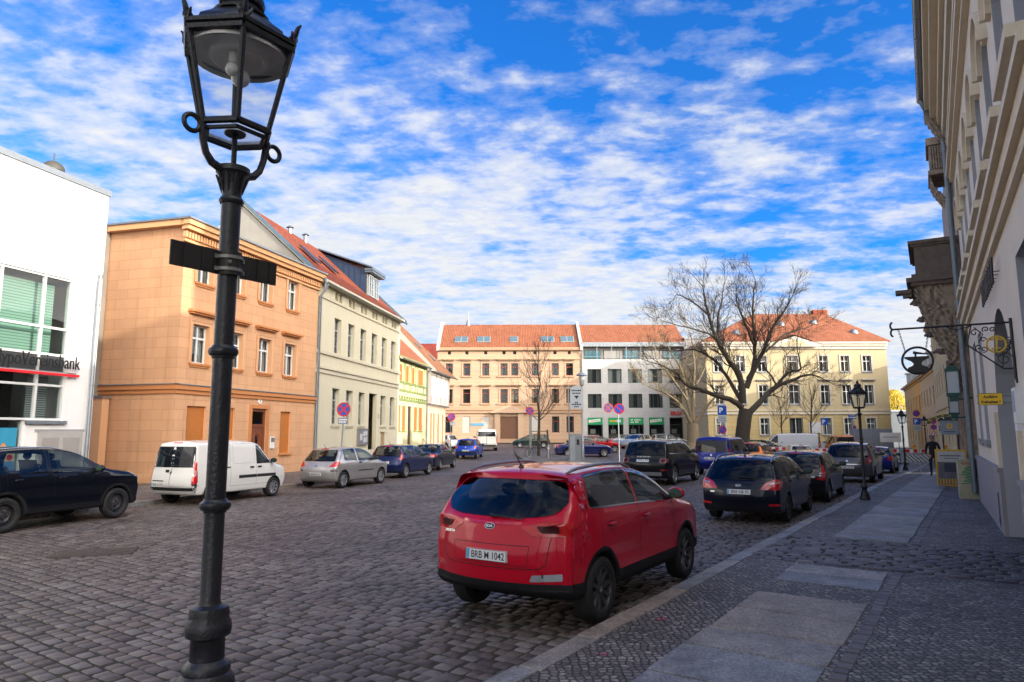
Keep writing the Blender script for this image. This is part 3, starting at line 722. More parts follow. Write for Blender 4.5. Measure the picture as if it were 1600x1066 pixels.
# ---- low orange yard wall and grey fire wall between the bank and the orange house
OR = (.66, .375, .21)
m_or = wallmat('orange_ashlar', OR, True, 1.05, .405, .009, jcol=.72, dirt=.5); m_orp = wallmat('orange_plain', (.66, .38, .215), var=.05, dirt=.15); m_ortr = wallmat('orange_trim', (.55, .23, .09), var=.05, dirt=.1)
oh = facade('orange_house', 'three-storey orange house with scored stucco and white sash windows', 'house', -13, 26.4, 15.2, .1)
W2 = 9.98; H2 = 10.45
cols1 = [(1.2, 1.05), (3.37, 1.05), (5.5, 1.05), (7.55, 1.05)]
hs = [(u-.48, u+.48, 4.72, 6.28) for u, _ in cols1]+[(u-.45, u+.45, 8.02, 9.5) for u, _ in [(1.25, 0), (3.35, 0), (5.38, 0), (7.6, 0)]]
hs += [(.68, 1.78, .95, 3.0), (2.85, 3.6, .95, 3.0), (4.75, 5.85, 0, 3.02), (6.98, 7.85, .95, 2.95)]
mb = MB(); wall(mb, 0, W2, 0, H2-.35, hs, .24, rmi=1); shell(mb, 0, W2, 9, 0, H2-.35)
mb.build('wall', [m_or, m_orp], oh)
mb = MB(); band(mb, -.0, W2, 3.62, 3.80, .12, 0, wrap=9); band(mb, 0, W2, 3.46, 3.60, .06, 0, wrap=9); mb.build('string_course', m_ortr, oh)
mb = MB(); mb.box(-.16, W2+.05, -.16, -.002, 3.805, 3.84); mb.box(-.16, -.002, -.16, 9, 3.805, 3.84); mb.build('course_flashing', M_ZINC, oh)
mb = MB(); m_crn = wallmat('orange_cornice', (.68, .38, .19), var=.04, dirt=.12)
mb.box(-.10, W2+.02, -.10, -.001, H2-.95, H2-.86); mb.box(-.2, W2+.04, -.32, .0, H2-.50, H2-.33); mb.box(-.28, W2+.04, -.42, .0, H2-.325, H2-.12)
for k in range(62):
    u = -.08+k*(W2+.06)/61; mb.box(u-.045, u+.045, -.17, -.001, H2-.80, H2-.56)
mb.box(-.28, -.001, -.12, 9, H2-.345, H2-.12)
mb.build('cornice', m_crn, oh)
mb = MB(); mb.box(-.34, W2+.06, -.50, 9.1, H2-.115, H2-.04); mb.build('roof', M_ZINC, oh)
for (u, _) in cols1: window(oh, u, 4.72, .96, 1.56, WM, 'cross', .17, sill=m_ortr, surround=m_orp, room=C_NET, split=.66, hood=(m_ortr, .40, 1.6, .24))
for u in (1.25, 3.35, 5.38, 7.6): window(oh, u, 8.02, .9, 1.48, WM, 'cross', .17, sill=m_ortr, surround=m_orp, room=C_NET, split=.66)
m_shut = pmat('orange_shutter', (.50, .17, .03), .5, .1, 5)
for a, b, z1 in ((.68, 1.78, 3.0), (2.85, 3.6, 3.0), (6.98, 7.85, 2.95)):
    mb = MB(); n = 34
    for k in range(n):
        z = .95+(z1-.95)*k/n; mb.box(a, b, .10, .13, z+.004, z+(z1-.95)/n)
    s_ = mb.build('roller_shutter', m_shut, oh); mb = MB(); mb.box(a-.08, b+.08, -.1, .1, .86, .945); mb.build('sill', m_ortr, s_)
dm = pmat('door_brown', (.20, .055, .02), .45, .2, 6)
mb = MB(); mb.box(4.75, 4.87, .05, .17, 0, 3.02); mb.box(5.73, 5.85, .05, .17, 0, 3.02); mb.box(4.87, 5.73, .05, .17, 2.9, 3.02); mb.box(4.87, 5.73, .06, .17, 2.2, 2.32)
mb.box(4.87, 5.73, .10, .16, 0, 2.2)
for k in range(9): mb.tube([(5.3+.26*math.cos(PI*j/10), .09, 1.55+.35*math.sin(PI*j/10)-.04*k*0) for j in range(11)], .025, 6) if k == 0 else None
mb.box(4.95, 5.65, .085, .10, .15, .65); mb.box(4.95, 5.22, .085, .10, .8, 1.5); mb.box(5.38, 5.65, .085, .10, .8, 1.5)
dr = mb.build('door', dm, oh)
mb = MB(); mb.face([(4.87, .11, 2.32), (5.73, .11, 2.32), (5.73, .11, 2.9), (4.87, .11, 2.9)]); mb.box(5.22, 5.38, .09, .097, .85, 1.8); mb.build('door_glass', glassmat('door_glass', (.3, .32, .33)), dr)
mb = MB(); mb.tube([(4.97, .07, 1.05), (4.97, .03, 1.05), (5.1, .03, 1.05)], .015, 6); mb.build('handle', M_STEEL, dr)
mb = MB(); mb.box(4.58, 4.745, -.05, 0, 0, 3.2); mb.box(5.855, 6.02, -.05, 0, 0, 3.2); mb.box(4.745, 5.855, -.05, 0, 3.03, 3.2); mb.build('door_surround', m_ortr, oh)
mb = MB(); mb.lathe([(0, -.03), (.14, -.03), (.14, -.001)], 20, (5.3, 0, 3.38), 0, ax='y'); put_text(mb, '3', (5.3, -.034, 3.38), (1, 0, 0), (0, 0, 1), h=.14, mi=1, bold=.02); mb.build('house_number', [M_WHITE, M_BLACK], oh)
mb = MB(); mb.box(6.2, 6.5, -.06, -.001, 1.2, 1.75); mb.box(6.22, 6.48, -.07, -.062, 1.5, 1.7, 1); mb.build('letter_box', [M_WHITE, M_ZINC], oh)
pipe(oh, [(W2+.02, -.40, H2-.3), (W2+.02, -.40, H2-.9), (W2+.03, -.1, H2-1.3), (W2+.03, -.1, 0)], .06)
yw = facade('yard_wall', 'low orange yard wall closing the gap beside the white bank', 'wall', -13, 26.4, 15.2, .1)
mb = MB(); mb.box(-.45, -.12, 3.0, 6.0, 0, 3.3); mb.build('wall', m_orp, yw); mb = MB(); mb.box(-.5, -.08, 2.95, 6.0, 3.3, 3.36); mb.build('coping', M_ZINC, yw)
fwl = facade('fire_wall', 'narrow raw grey fire wall behind the bank corner beside the orange house', 'wall', -13, 26.4, 15.2, .1)
mb = MB(); mb.box(-.35, -.06, 3.62, 7.2, 3.4, H2-.25); mb.build('wall', wallmat('raw_cement', (.26, .23, .20), var=.3, dirt=.5), fwl)
mb = MB(); mb.box(-.42, -.03, 3.55, 7.2, H2-.25, H2-.2); mb.build('coping', M_ZINC, fwl)

# ---- cream house
m_cr = wallmat('cream_render', (.60, .56, .42), var=.05, dirt=.25); m_crt = wallmat('cream_trim', (.56, .52, .40), var=.05, dirt=.3)
m_tile = tilemat('red_tiles', (.24, .062, .032)); m_tile2 = tilemat('orange_tiles', (.33, .12, .062)); m_tile3 = tilemat('brown_tiles', (.30, .14, .07)); m_tdark = tilemat('dark_red_tiles', (.26, .05, .035))
ch = facade('cream_house', 'cream stucco house with red tiled roof and dark zinc dormer', 'house', -10.38, 36.0, 8.3, .05)
WU = [2.78, 4.82, 6.85, 8.9, 10.9, 12.9]
hs = [(u-.5, u+.5, 6.45, 8.45) for u in WU]+[(u-.52, u+.52, 2.42, 4.46) for k, u in enumerate(WU) if k != 3]+[(8.15, 9.6, .0, 4.5)]
for u in WU: hs += [(u-.5, u-.08, 9.44, 9.92), (u+.08, u+.5, 9.44, 9.92)]
mb = MB(); wall(mb, 0, 14.4, 0, 10.2, hs, .26); shell(mb, 0, 14.4, 9.1, 0, 10.2)
for u in (0, 14.4): mb.face([(u, 0, 10.2), (u, 9.1, 10.2), (u, 4.56, 14.45)] if u else [(u, 9.1, 10.2), (u, 0, 10.2), (u, 4.56, 14.45)], 1)
mb.build('wall', [m_cr, wallmat('gable_cement', (.34, .32, .29), var=.15, dirt=.35)], ch)
mb = MB(); band(mb, 0, 14.4, 9.26, 9.36, .07); band(mb, 0, 14.4, 6.22, 6.40, .10); band(mb, 0, 14.4, 5.42, 5.54, .12); band(mb, 0, 14.4, 5.18, 5.36, .07); mb.box(0, 14.4, -.05, -.001, 0, .9)
mb.box(-.02, 14.42, -.34, .0, 10.05, 10.25); mb.build('string_course', m_crt, ch)
mb = MB(); gable_roof(mb, 0, 14.4, 0, 9.1, 10.3, 4.55, 14.5, .3, .1); mb.build('roof', [m_tile, m_crt], ch)
mb = MB()
for u in (-.16, 14.5): mb = MB(); mb.obox((u, -.45, 9.98), (.08, 0, 0), (0, 5.02, 4.66), (0, 0, .22)); mb.build('verge_flashing', pmat('verge_blue_zinc', (.10, .17, .24), .5, .2, 4), ch)
gutter(ch, -.05, 14.5, -.46, 10.02)
pipe(ch, [(.16, -.46, 9.95), (.16, -.4, 9.7), (.14, -.1, 9.3), (.14, -.09, 0)], .055)
for u in WU:
    window(ch, u, 6.45, 1.0, 2.0, WG, 'grid', .2, room=C_NET, split=.68, sill=None)
    for s_ in (-.29, .29):
        mb = MB(); mb.face([(u+s_-.21, .2, 9.44), (u+s_+.21, .2, 9.44), (u+s_+.21, .2, 9.92), (u+s_-.21, .2, 9.92)]); mb.build('attic_vent', pmat('attic_panel', (.30, .26, .16), .8), ch)
for k, u in enumerate(WU):
    if k != 3: window(ch, u, 2.42, 1.04, 2.04, WG, 'grid', .22, room=C_NET, split=.68, sill=m_crt)
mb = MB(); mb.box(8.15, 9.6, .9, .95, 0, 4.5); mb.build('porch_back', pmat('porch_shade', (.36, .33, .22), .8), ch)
mb = MB(); mb.box(8.4, 9.35, .82, .9, .1, 2.9); mb.build('door', pmat('old_door', (.16, .12, .07), .6, .2, 5), ch)
mb = MB(); put_text(mb, '2', (9.95, -.02, 3.05), (1, 0, 0), (0, 0, 1), h=.26, bold=.02); mb.build('house_number', M_BLACK, ch)
mb = MB(); mb.box(10.55, 11.25, -.03, -.001, .2, 2.0); mb.box(10.4, 11.4, -.12, -.001, 2.0, 2.14, 1); mb.build('cellar_door', [pmat('tan_board', (.35, .25, .13), .7, .2, 5), m_crt], ch)
nb_ = thing('notice_board', 'grey glazed notice case hung on the cream wall between window and doorway', 'notice board', ch.location, ch.rotation_euler.z)
mb = MB(); mb.box(6.15, 7.75, -.14, -.004, 1.2, 2.22); mb.build('case', pmat('case_grey', (.22, .20, .19), .5), nb_)
mb = MB(); mb.box(6.22, 7.68, -.146, -.142, 1.27, 2.15)
for (a, b, c, d) in ((6.9, 7.2, 1.75, 2.05), (7.25, 7.6, 1.8, 2.08), (6.95, 7.3, 1.36, 1.68), (7.35, 7.6, 1.4, 1.72), (6.35, 6.75, 1.5, 1.9)): mb.box(a, b, -.152, -.147, c, d, 1)
mb.build('papers', [pmat('case_back', (.17, .19, .24), .3), pmat('paper', (.55, .55, .55), .7)], nb_)
# dormer: a long flat zinc box running back to the ridge
m_slate = pmat('dormer_zinc', (.018, .042, .095), .5, .2, 2, .06, 10, .0)
dr = MB(); y0_ = .95; zf = 11.25; zt = 13.0
def dq(*p): dr.face(p)
for u in (9.75, 12.0):
    P = [(u, y0_, zf), (u, y0_, zt), (u, 4.4, 14.35), (u, 4.55, 14.5)]
    dr.face(P)
for k in range(1, 9):
    y = y0_+k*.42; zr = 10.44+y*.935; ztop = zt+(y-y0_)*.39
    if ztop > zr: dr.box(9.715, 9.749, y-.02, y+.02, zr, ztop)
dr.face([(9.75, y0_, zt), (12.0, y0_, zt), (12.0, 4.4, 14.36), (9.75, 4.4, 14.36)])
D = dr.build('dormer', m_slate, ch)
mb = MB(); mb.box(9.55, 12.2, .45, y0_+.1, zt-.02, zt+.12); mb.box(9.6, 12.15, .5, y0_+.1, zt-.16, zt-.022)
mb.obox((9.5, .5, zt+.125), (2.75, 0, 0), (0, 3.95, 1.44), (0, 0, .09)); mb.build('dormer_roof', pmat('dormer_fascia', (.10, .13, .17), .45), D)
mb = MB(); mb.box(9.75, 12.0, .93, .98, zf-.3, zt-.2); mb.build('dormer_cheek', pmat('dormer_wood', (.22, .22, .20), .6), D)
for u in (10.35, 11.4): window(ch, u, zf+.05, .86, 1.45, WG, 'grid', .02, y=.80, room=None, split=.99, name='dormer_window')
def chimney(parent, u, y, z0, h, metal):
    mb = MB()
    if metal: mb.lathe([(.13, 0), (.13, h), (.0, h)], 14, (u, y, z0)); mb.lathe([(.24, h+.06), (.05, h+.2)], 14, (u, y, z0)); mb.lathe([(.0, h+.06), (.24, h+.06)], 14, (u, y, z0)); [mb.tube([(u+.1*math.cos(a), y+.1*math.sin(a), z0+h-.02), (u+.1*math.cos(a), y+.1*math.sin(a), z0+h+.07)], .01, 4) for a in (0, 2.1, 4.2)]; m = [M_STEEL]
    else: mb.box(u-.35, u+.35, y-.3, y+.3, z0, z0+h); mb.box(u-.4, u+.4, y-.35, y+.35, z0+h, z0+h+.12); m = [wallmat('chimney_brick', (.38, .10, .05), True, .25, .08, .012)]
    return mb.build('chimney', m, parent)
chimney(ch, 5.2, 4.4, 14.3, .45, True); chimney(ch, 7.4, 4.4, 14.3, .6, True); chimney(ch, 13.8, 3.6, 12.9, 1.7, False)
mb = MB()
for u in (2.3, 5.0): mb = MB(); mb.obox((u, 1.3, 11.82), (.8, 0, 0), (0, 1.05, .975), (0, -.04, .05)); mb.build('skylight', pmat('skylight_glass', (.03, .035, .04), .25, .1, 2), ch)

# ---- green timber-frame house with orange shutters
m_gr = wallmat('lime_render', (.62, .57, .35), var=.08, dirt=.3); m_grt = pmat('green_beam', (.22, .28, .10), .7, .2, 4); m_osh = pmat('orange_wood', (.55, .20, .05), .55, .2, 5)
gh = facade('green_house', 'small yellow-green timber-framed house with orange shutters', 'house', -8.5, 50.3, 7.7, .05)
up = [(1.0, .75), (2.75, .75), (4.4, .75), (6.65, 1.5)]; dn = [(.6, .85), (1.95, .85), (5.2, .95), (6.7, .95)]
hs = [(u-w/2, u+w/2, 5.85, 7.1) for u, w in up]+[(u-w/2, u+w/2, 2.1, 4.0) for u, w in dn]+[(3.05, 4.1, .6, 4.0)]
mb = MB(); wall(mb, -.2, 8.6, 0, 7.6, hs, .14); shell(mb, -.2, 8.6, 8, 0, 7.6)
mb.face([(-.2, 8, 7.6), (-.2, 0, 7.6), (-.2, 4, 11.2)]); mb.build('wall', m_gr, gh)
mb = MB()
for u in (-.2, .35, 1.75, 2.1, 3.3, 3.7, 5.0, 5.6, 7.6, 8.4): mb.box(u, u+.14, -.03, -.001, 5.2, 7.5)
for z in (5.05, 5.66, 7.3, 4.35): mb.box(-.2, 8.6, -.05, -.001, z, z+.17)
for k in range(14): mb.box(-.1+k*.66, .06+k*.66, -.12, -.001, 4.55, 4.72)
mb.box(-.25, 8.65, -.3, 0, 7.5, 7.66); mb.build('timber_frame', m_grt, gh)
for u, w in up+dn:
    z0, z1 = (5.85, 7.1) if (u, w) in up else (2.1, 4.0)
    mb = MB()
    for a, b in ((u-w/2, u-.02), (u+.02, u+w/2)):
        mb.box(a, b, .0, .04, z0, z1); n = 16
        for k in range(n): zz = z0+.08+(z1-z0-.16)*k/n; mb.box(a+.05, b-.05, -.012, -.001, zz, zz+.04)
    s_ = mb.build('shutter', m_osh, gh); mb = MB(); mb.box(u-w/2-.08, u+w/2+.08, -.08, -.001, z0-.1, z0-.004); mb.build('sill', m_grt, s_)
mb = MB(); mb.box(3.05, 4.1, .1, .14, .6, 4.0); mb.build('door', pmat('dark_door', (.05, .03, .02), .5), gh)
mb = MB(); mb.tube([(4.3, -.9, .1), (4.3, -.9, 1.5), (5.6, -.9, .9), (5.6, -.9, .1)], .025, 6); mb.box(3.0, 4.2, -.9, 0, 0, .58); mb.box(3.0, 5.4, -.9, 0, 0, .3); mb.build('steps', M_STONE, gh)
mb = MB(); gable_roof(mb, -.2, 8.6, 0, 8, 7.7, 4, 11.4, .35, .0); mb.build('roof', [m_tile2, m_crt], gh)
gutter(gh, -.2, 8.6, -.42, 7.45); pipe(gh, [(8.5, -.42, 7.4), (8.5, -.1, 7.0), (8.5, -.1, 0)], .05)

# ---- pink corner house with the jettied upper floor and hipped brown roof
m_pk = wallmat('pink_render', (.60, .47, .36), var=.06, dirt=.3); m_pk2 = wallmat('blush_panel', (.55, .50, .46), var=.06, dirt=.2)
ph = facade('pink_corner_house', 'pinkish corner house with jettied upper floor under a hipped brown roof', 'house', -7.28, 59.15, 6.5, .2)
hs = [(u-.3, u+.3, .6, 3.5) for u in (1.4, 2.5, 4.3, 6.2)]
mb = MB(); wall(mb, 0, 7.4, 0, 4.2, hs, .1); shell(mb, 0, 7.4, 8, 0, 4.2); mb.build('wall', m_pk, ph)
mb = MB(); mb.box(-.0, 7.75, -.3, 8.2, 4.3, 7.3); mb.build('upper_wall', m_pk2, ph)
mb = MB(); mb.box(.6, 6.6, -.33, -.302, 5.0, 6.55); mb.build('boarded_window', pmat('white_sheet', (.72, .72, .72), .5, .05), ph)
mb = MB()
for k in range(12): mb.box(.1+k*.66, .26+k*.66, -.36, .0, 4.14, 4.29)
for u in (0, 1.9, 3.8, 5.7, 7.55): mb.box(u, u+.12, -.325, -.301, 4.4, 5.0); mb.box(u, u+.12, -.325, -.301, 6.6, 7.25)
mb.build('timber_frame', pmat('grey_beam', (.20, .17, .15), .8), ph)
for u in (1.4, 2.5, 4.3, 6.2):
    mb = MB(); mb.box(u-.3, u+.3, .04, .08, .6, 3.5); mb.box(u-.02, u+.02, .02, .039, .6, 3.5); mb.build('shutter', m_osh, ph)
mb = MB(); zr = 12.2; A, B, C, D_ = (-.1, -.85, 7.1), (8.5, -.85, 7.1), (8.5, 8.9, 7.1), (-.1, 8.9, 7.1); r0, r1 = (-.1, 4.0, zr), (4.0, 4.0, zr)
rooftri(mb, [A, B, r1, r0]); rooftri(mb, [B, C, r1]); rooftri(mb, [C, D_, r0, r1]); mb.face([A, r0, D_], 1); mb.face([A, D_, C, B], 1)
mb.build('roof', [m_tile3, m_pk2], ph)
mb = MB()
for u, y in ((2.0, 1.3), (4.2, .4)): mb = MB(); mb.obox((u, y, 7.1+(y+.85)*1.0515+.05), (.5, 0, 0), (0, .5, .52), (0, -.05, .05)); mb.build('skylight', M_ZINC, ph)
gutter(ph, -.1, 8.5, -.9, 7.02)
# ================================================================== far side of the square
m_br = wallmat('tan_render', (.54, .375, .26), True, 6.0, .52, .02, jcol=.75, dirt=.15, var=.05); m_brp = wallmat('tan_plain', (.55, .385, .27), var=.05, dirt=.15); m_brt = wallmat('tan_trim', (.47, .31, .20), var=.05, dirt=.15)
WR = pmat('window_red', (.28, .045, .02), .5, .1, 5)
bh = facade('tan_office_house', 'broad tan three-storey house with red tiled roof and arched-pediment portal', 'building', -10.4, 95, 90)
ox = 10.4; BC = [-8.75, -6.3, -3.66, -1.1, .4, 3.26, 6.03, 8.04]
hs = [(x+ox-.5, x+ox+.5, 9.83, 11.54) for x in BC]+[(x+ox-.52, x+ox+.52, 6.0, 7.95) for x in BC]+[(x+ox-.52, x+ox+.52, 1.95, 4.16) for x in BC if x not in (-1.1, .4)]+[(-1.6+ox, .8+ox, .3, 4.16)]
hs += [(x+ox-.22, x+ox+.22, 12.8, 13.25) for x in BC]
mb = MB(); wall(mb, 0, 20.2, .2, 13.6, hs, .25, rmi=1); shell(mb, 0, 20.2, 11, .2, 13.6)
for u in (0, 20.2): mb.face([(u, 0, 13.6), (u, 11, 13.6), (u, 5.5, 17.6)], 1)
mb.build('wall', [m_br, m_brp], bh)
mb = MB()
for z0, z1, d in ((5.0, 5.35, .18), (5.36, 5.5, .1), (4.62, 4.8, .22), (12.05, 12.2, .12), (13.35, 13.75, .4), (13.0+.31, 13.34, .2), (.2, 1.1, .1)): band(mb, -.05, 20.25, z0, z1, d)
for x in (-8.75, -6.3, -3.66, -.35, 3.26, 6.03, 8.04):
    w = 1.6 if x == -.35 else .62
    for zt in (11.54, 7.95):
        mb.box(x+ox-w-.2, x+ox+w+.2, -.42, -.002, zt+.5, zt+.64); mb.box(x+ox-w-.08, x+ox+w+.08, -.22, -.002, zt+.36, zt+.498); mb.box(x+ox-w-.1, x+ox+w+.1, -.16, -.002, zt-(1.71 if zt > 10 else 1.95)-.22, zt-(1.71 if zt > 10 else 1.95)-.02)
mb.build('cornice', m_brt, bh)
mb = MB(); px0, px1, zb = -2.9+ox, 2.1+ox, 4.7
mb.prism([(px0, zb+.12), (px1, zb+.12), ((px0+px1)/2, zb+1.05)], -.5, -.23, 0); mb.box(px0-.1, px1+.1, -.55, -.225, zb-.06, zb+.118); mb.box(-2.4+ox, -1.65+ox, -.3, -.001, .2, 4.6); mb.box(.85+ox, 1.6+ox, -.3, -.001, .2, 4.6); mb.build('portal', m_brp, bh)
for x in BC:
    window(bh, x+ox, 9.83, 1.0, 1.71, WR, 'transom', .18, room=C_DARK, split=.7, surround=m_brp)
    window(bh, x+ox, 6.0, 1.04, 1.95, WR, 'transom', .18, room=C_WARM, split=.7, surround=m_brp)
    if x in (-8.75, 6.03, 8.04): window(bh, x+ox, 1.95, 1.04, 2.2, WR, 'transom', .18, room=C_DARK, split=.7, surround=m_brp)
    elif x not in (-1.1, .4):
        mb = MB(); mb.box(x+ox-.52, x+ox+.52, .08, .12, 1.95, 4.16); mb.build('blank_panel', pmat('pale_blind', (.50, .47, .43), .7), bh)
    mb = MB(); mb.face([(x+ox-.22, .15, 12.8), (x+ox+.22, .15, 12.8), (x+ox+.22, .15, 13.25), (x+ox-.22, .15, 13.25)]); mb.build('attic_window', M_DARKINT, bh)
mb = MB(); mb.box(-1.6+ox, .8+ox, .15, .25, .3, 4.16)
for u in (-1.5, -.33): 
    for z0, z1 in ((.6, 1.6), (1.75, 2.9), (3.05, 4.0)): mb.box(u+ox, u+ox+1.08, .11, .149, z0, z1)
mb.build('double_door', pmat('portal_wood', (.16, .07, .035), .5, .2, 5), bh)
mb = MB(); gable_roof(mb, 0, 20.2, 0, 11, 13.75, 5.5, 17.75, .45, -.35); mb.build('roof', [m_tile2, m_brt], bh)
mb = MB()
for u in (-.12, 19.9): mb = MB(); mb.obox((u, -.6, 13.3), (.42, 0, 0), (0, 6.1, 4.46), (0, 0, .55)); mb.obox((u, 11.6, 13.3), (.42, 0, 0), (0, -6.1, 4.46), (0, 0, .55)); mb.build('gable_coping', pmat('coping_grey', (.42, .40, .38), .7), bh)
for x, w in ((-7.2, 1.9), (-4.0, 1.9), (.3, 1.2), (5.1, 1.9), (7.9, 1.9)):
    mb = MB(); s_ = .727
    mb.obox((x+ox-w/2, 1.0, 13.75+1.0*s_+.16), (w, 0, 0), (0, 1.3, 1.3*s_), (0, -.05, .07)); f = mb.build('skylight', pmat('skylight_frame', (.30, .33, .34), .5), bh)
    mb = MB(); n = 2 if w > 1.5 else 1
    for k in range(n):
        a = x+ox-w/2+.08+k*(w/2); b = a+w/n-.16
        mb.obox((a, 1.05, 13.75+1.05*s_+.31), (b-a, 0, 0), (0, 1.15, 1.15*s_), (0, -.004, .006))
    mb.build('pane', pmat('roof_glass', (.10, .16, .20), .55, .1, 2, 0, 20, 0, .1), f)
mb = MB(); mb.lathe([(.35, 0), (.3, .5), (.06, 1.2), (.03, 2.2), (.0, 2.3)], 10, (3.9, 5.5, 17.6)); mb.box(3.55, 4.3, 5.48, 5.52, 19.4, 19.5); mb.build('roof_spire', M_ZINC, bh)
pipe(bh, [(20.15, -.35, 13.3), (20.15, -.1, 12.6), (20.15, -.1, .4)], .07)
mb = MB(); mb.box(-4.75+ox-.9, -4.75+ox+.9, -.06, -.002, 2.9, 3.25); mb.build('name_plate', pmat('plate_blue', (.12, .32, .5), .5), bh)
rh = facade('rear_house', 'dark red tiled roof showing behind the tan house gable', 'house', -21, 112, 90)
mb = MB(); mb.box(0, 9.5, 0, 9, 0, 12.5); mb.build('wall', m_brp, rh); mb = MB(); gable_roof(mb, 0, 9.5, 0, 9, 12.5, 4.5, 17.0); mb.build('roof', [m_tdark, m_brt], rh)

# ---- white shop building
m_wh = wallmat('white_stone', (.53, .53, .53), True, 1.9, .95, .012, jcol=.8, dirt=.25, var=.05); WD = pmat('window_dark', (.07, .08, .09), .4, .1, 5)
wb = facade('white_shop_building', 'white modern shop building with red roof and green shop signs', 'building', 9.85, 95.1, 90)
ox = -9.85; XC = [11.5, 14.36, 17.17, 20.0, 22.85]
hs = [(x+ox-.96, x+ox+.96, 8.76, 10.73) for x in XC]+[(x+ox-.96, x+ox+.96, 5.3, 7.25) for x in XC]+[(x+ox-1.05, x+ox+1.05, .55, 3.98) for x in XC]
mb = MB(); wall(mb, 0, 14.5, .2, 12.1, hs, .3); shell(mb, 0, 14.5, 11, .2, 12.1); mb.build('wall', m_wh, wb)
for x in XC:
    window(wb, x+ox, 8.76, 1.92, 1.97, WD, 'triple', .15, room=C_NET if x > 12 else C_DARK); window(wb, x+ox, 5.3, 1.92, 1.95, WD, 'triple', .15, room=C_DARK)
mb = MB(); mb.box(0, 14.5, .9, 10.5, 12.1, 13.95); mb.build('setback_storey', pmat('setback_panel', (.33, .32, .31), .7, .1, 2), wb)
for k, x in enumerate((11.4, 14.1, 16.9, 19.7, 22.5)):
    mb = MB(); mb.box(x+ox-1.15, x+ox+1.15, .82, .898, 12.2, 13.5); f = mb.build('clerestory_window', WD, wb)
    mb = MB(); mb.box(x+ox-1.05, x+ox-.04, .80, .819, 12.28, 13.4); mb.box(x+ox+.04, x+ox+1.05, .80, .819, 12.28, 13.4); mb.build('pane', pmat('teal_glass', (.06, .17, .22), .06, .2, 1) if k % 2 == 0 else pmat('grey_panel', (.36, .35, .33), .5), f)
mb = MB()
for k in range(8): mb.box(k*2.05, k*2.05+.1, .05, .15, 12.1, 13.95)
mb.box(-.05, 14.55, -.1, 1.0, 13.9, 14.5); mb.box(0, 14.5, .04, .09, 12.45, 12.5)
for k in range(30): mb.box(k*.5-.02, k*.5+.02, -.125, -.101, 13.92, 14.48)
mb.build('zinc_eave', M_ZINC, wb)
mb = MB(); gable_roof(mb, 0, 14.5, .4, 10.6, 14.5, 5.5, 17.7, .3, .0); mb.build('roof', [m_tile2, m_brt], wb)
m_sh = pmat('shop_green', (.0, .30, .10), .45, .06, 3)
for k, x in enumerate(XC):
    mb = MB(); a, b = x+ox-1.05, x+ox+1.05
    for u in (a, b-.07): mb.box(u, u+.07, .1, .2, .55, 3.98)
    if k in (1, 2): mb.box(x+ox-.45, x+ox-.38, .1, .2, .55, 3.0); mb.box(x+ox+.38, x+ox+.45, .1, .2, .55, 3.0)
    mb.box(a, b, .1, .2, 2.95, 3.02); f = mb.build('shop_window', WD, wb)
    mb = MB(); mb.face([(a, .14, .55), (b, .14, .55), (b, .14, 2.95), (a, .14, 2.95)]); mb.build('pane', M_GLASS, f)
    mb = MB(); mb.box(a, b, 1.8, 1.85, .3, 3.9); mb.box(a+.2, b-.4, 1.2, 1.3, .5, 1.7, 1); mb.box(a+.5, b-.9, 1.0, 1.1, 1.8, 2.4, 2); mb.build('shop_interior', [M_DARKINT, pmat('shelf_goods', (.22, .17, .13), .7, .5, 8), pmat('goods_pale', (.4, .38, .35), .7)], f)
def shop_sign(x, kind, label):
    s_ = thing('shop_sign', label, 'sign', (x, 95.1, 0), 0, 'green signs over the shop windows')
    mb = MB(); mb.box(-1.05, 1.05, .02, .1, 3.02, 3.96); mb.build('board', m_sh, s_)
    mb = MB(); rg = random.Random(int(x*7))
    if kind == 'panel':
        mb.obox((-.85, .0, 3.28), (1.6, 0, .18), (0, .018, 0), (-.05, 0, .36), 0)
        for k in range(9): mb.obox((-.72+k*.155, -.004, 3.4+k*.0175), (.09, 0, .01), (0, .003, 0), (0, 0, rg.uniform(.12, .2)), 1 if k < 4 else 2)
    elif kind == 'lines':
        for z in (3.58, 3.26):
            for k in range(9): 
                if rg.random() > .1: mb.box(-.72+k*.155, -.62+k*.155, .005, .018, z, z+rg.choice((.15, .2)), 0)
    else:
        for k in range(5): mb.lathe([(0, .0), (.12, .0)], 10, (-.72+k*.16, .012, 3.5), 3, ax='y')
        for k in range(3): mb.box(.12+k*.22, .27+k*.22, .005, .018, 3.34, 3.68, 0)
    mb.build('lettering', [pmat('sign_white', (.8, .8, .76), .5), pmat('sign_scarlet', (.6, .12, .03), .5), m_sh, M_YELLOW], s_)
shop_sign(XC[0], 'panel', 'green shop sign with slanted white panel, next to the tan house')
shop_sign(XC[1], 'dots', 'green shop sign with yellow and white blocks above the dark shop door')
shop_sign(XC[2], 'lines', 'green shop sign with two lines of white lettering')
shop_sign(XC[3], 'panel', 'green shop sign with slanted white panel, nearest the pale knotty tree')
es = thing('red_sign', 'red capital letters on the white shop facade behind the tree', 'sign', (22.9, 95.1, 0))
mb = MB(); put_text(mb, 'ERGO', (0, -.08, 4.55), (1, 0, 0), (0, 0, 1), h=.55, w=1.9, bold=.03, depth=.06); mb.build('lettering', pmat('sign_red_bright', (.75, .04, .02), .45), es)
ga = facade('grey_annex', 'grey glazed annex between the white shop building and the yellow house', 'building', 24.4, 95.6, 90)
mb = MB(); wall(mb, 0, 6, .2, 15.0, [(.3, 3.2, .4, 4.4)]+[(.6, 3.0, z, z+1.9) for z in (5.4, 8.8, 12.0)], .2); shell(mb, 0, 6, 10, .2, 15.0, top=True); mb.build('wall', pmat('annex_panel', (.30, .30, .31), .7, .1, 1), ga)
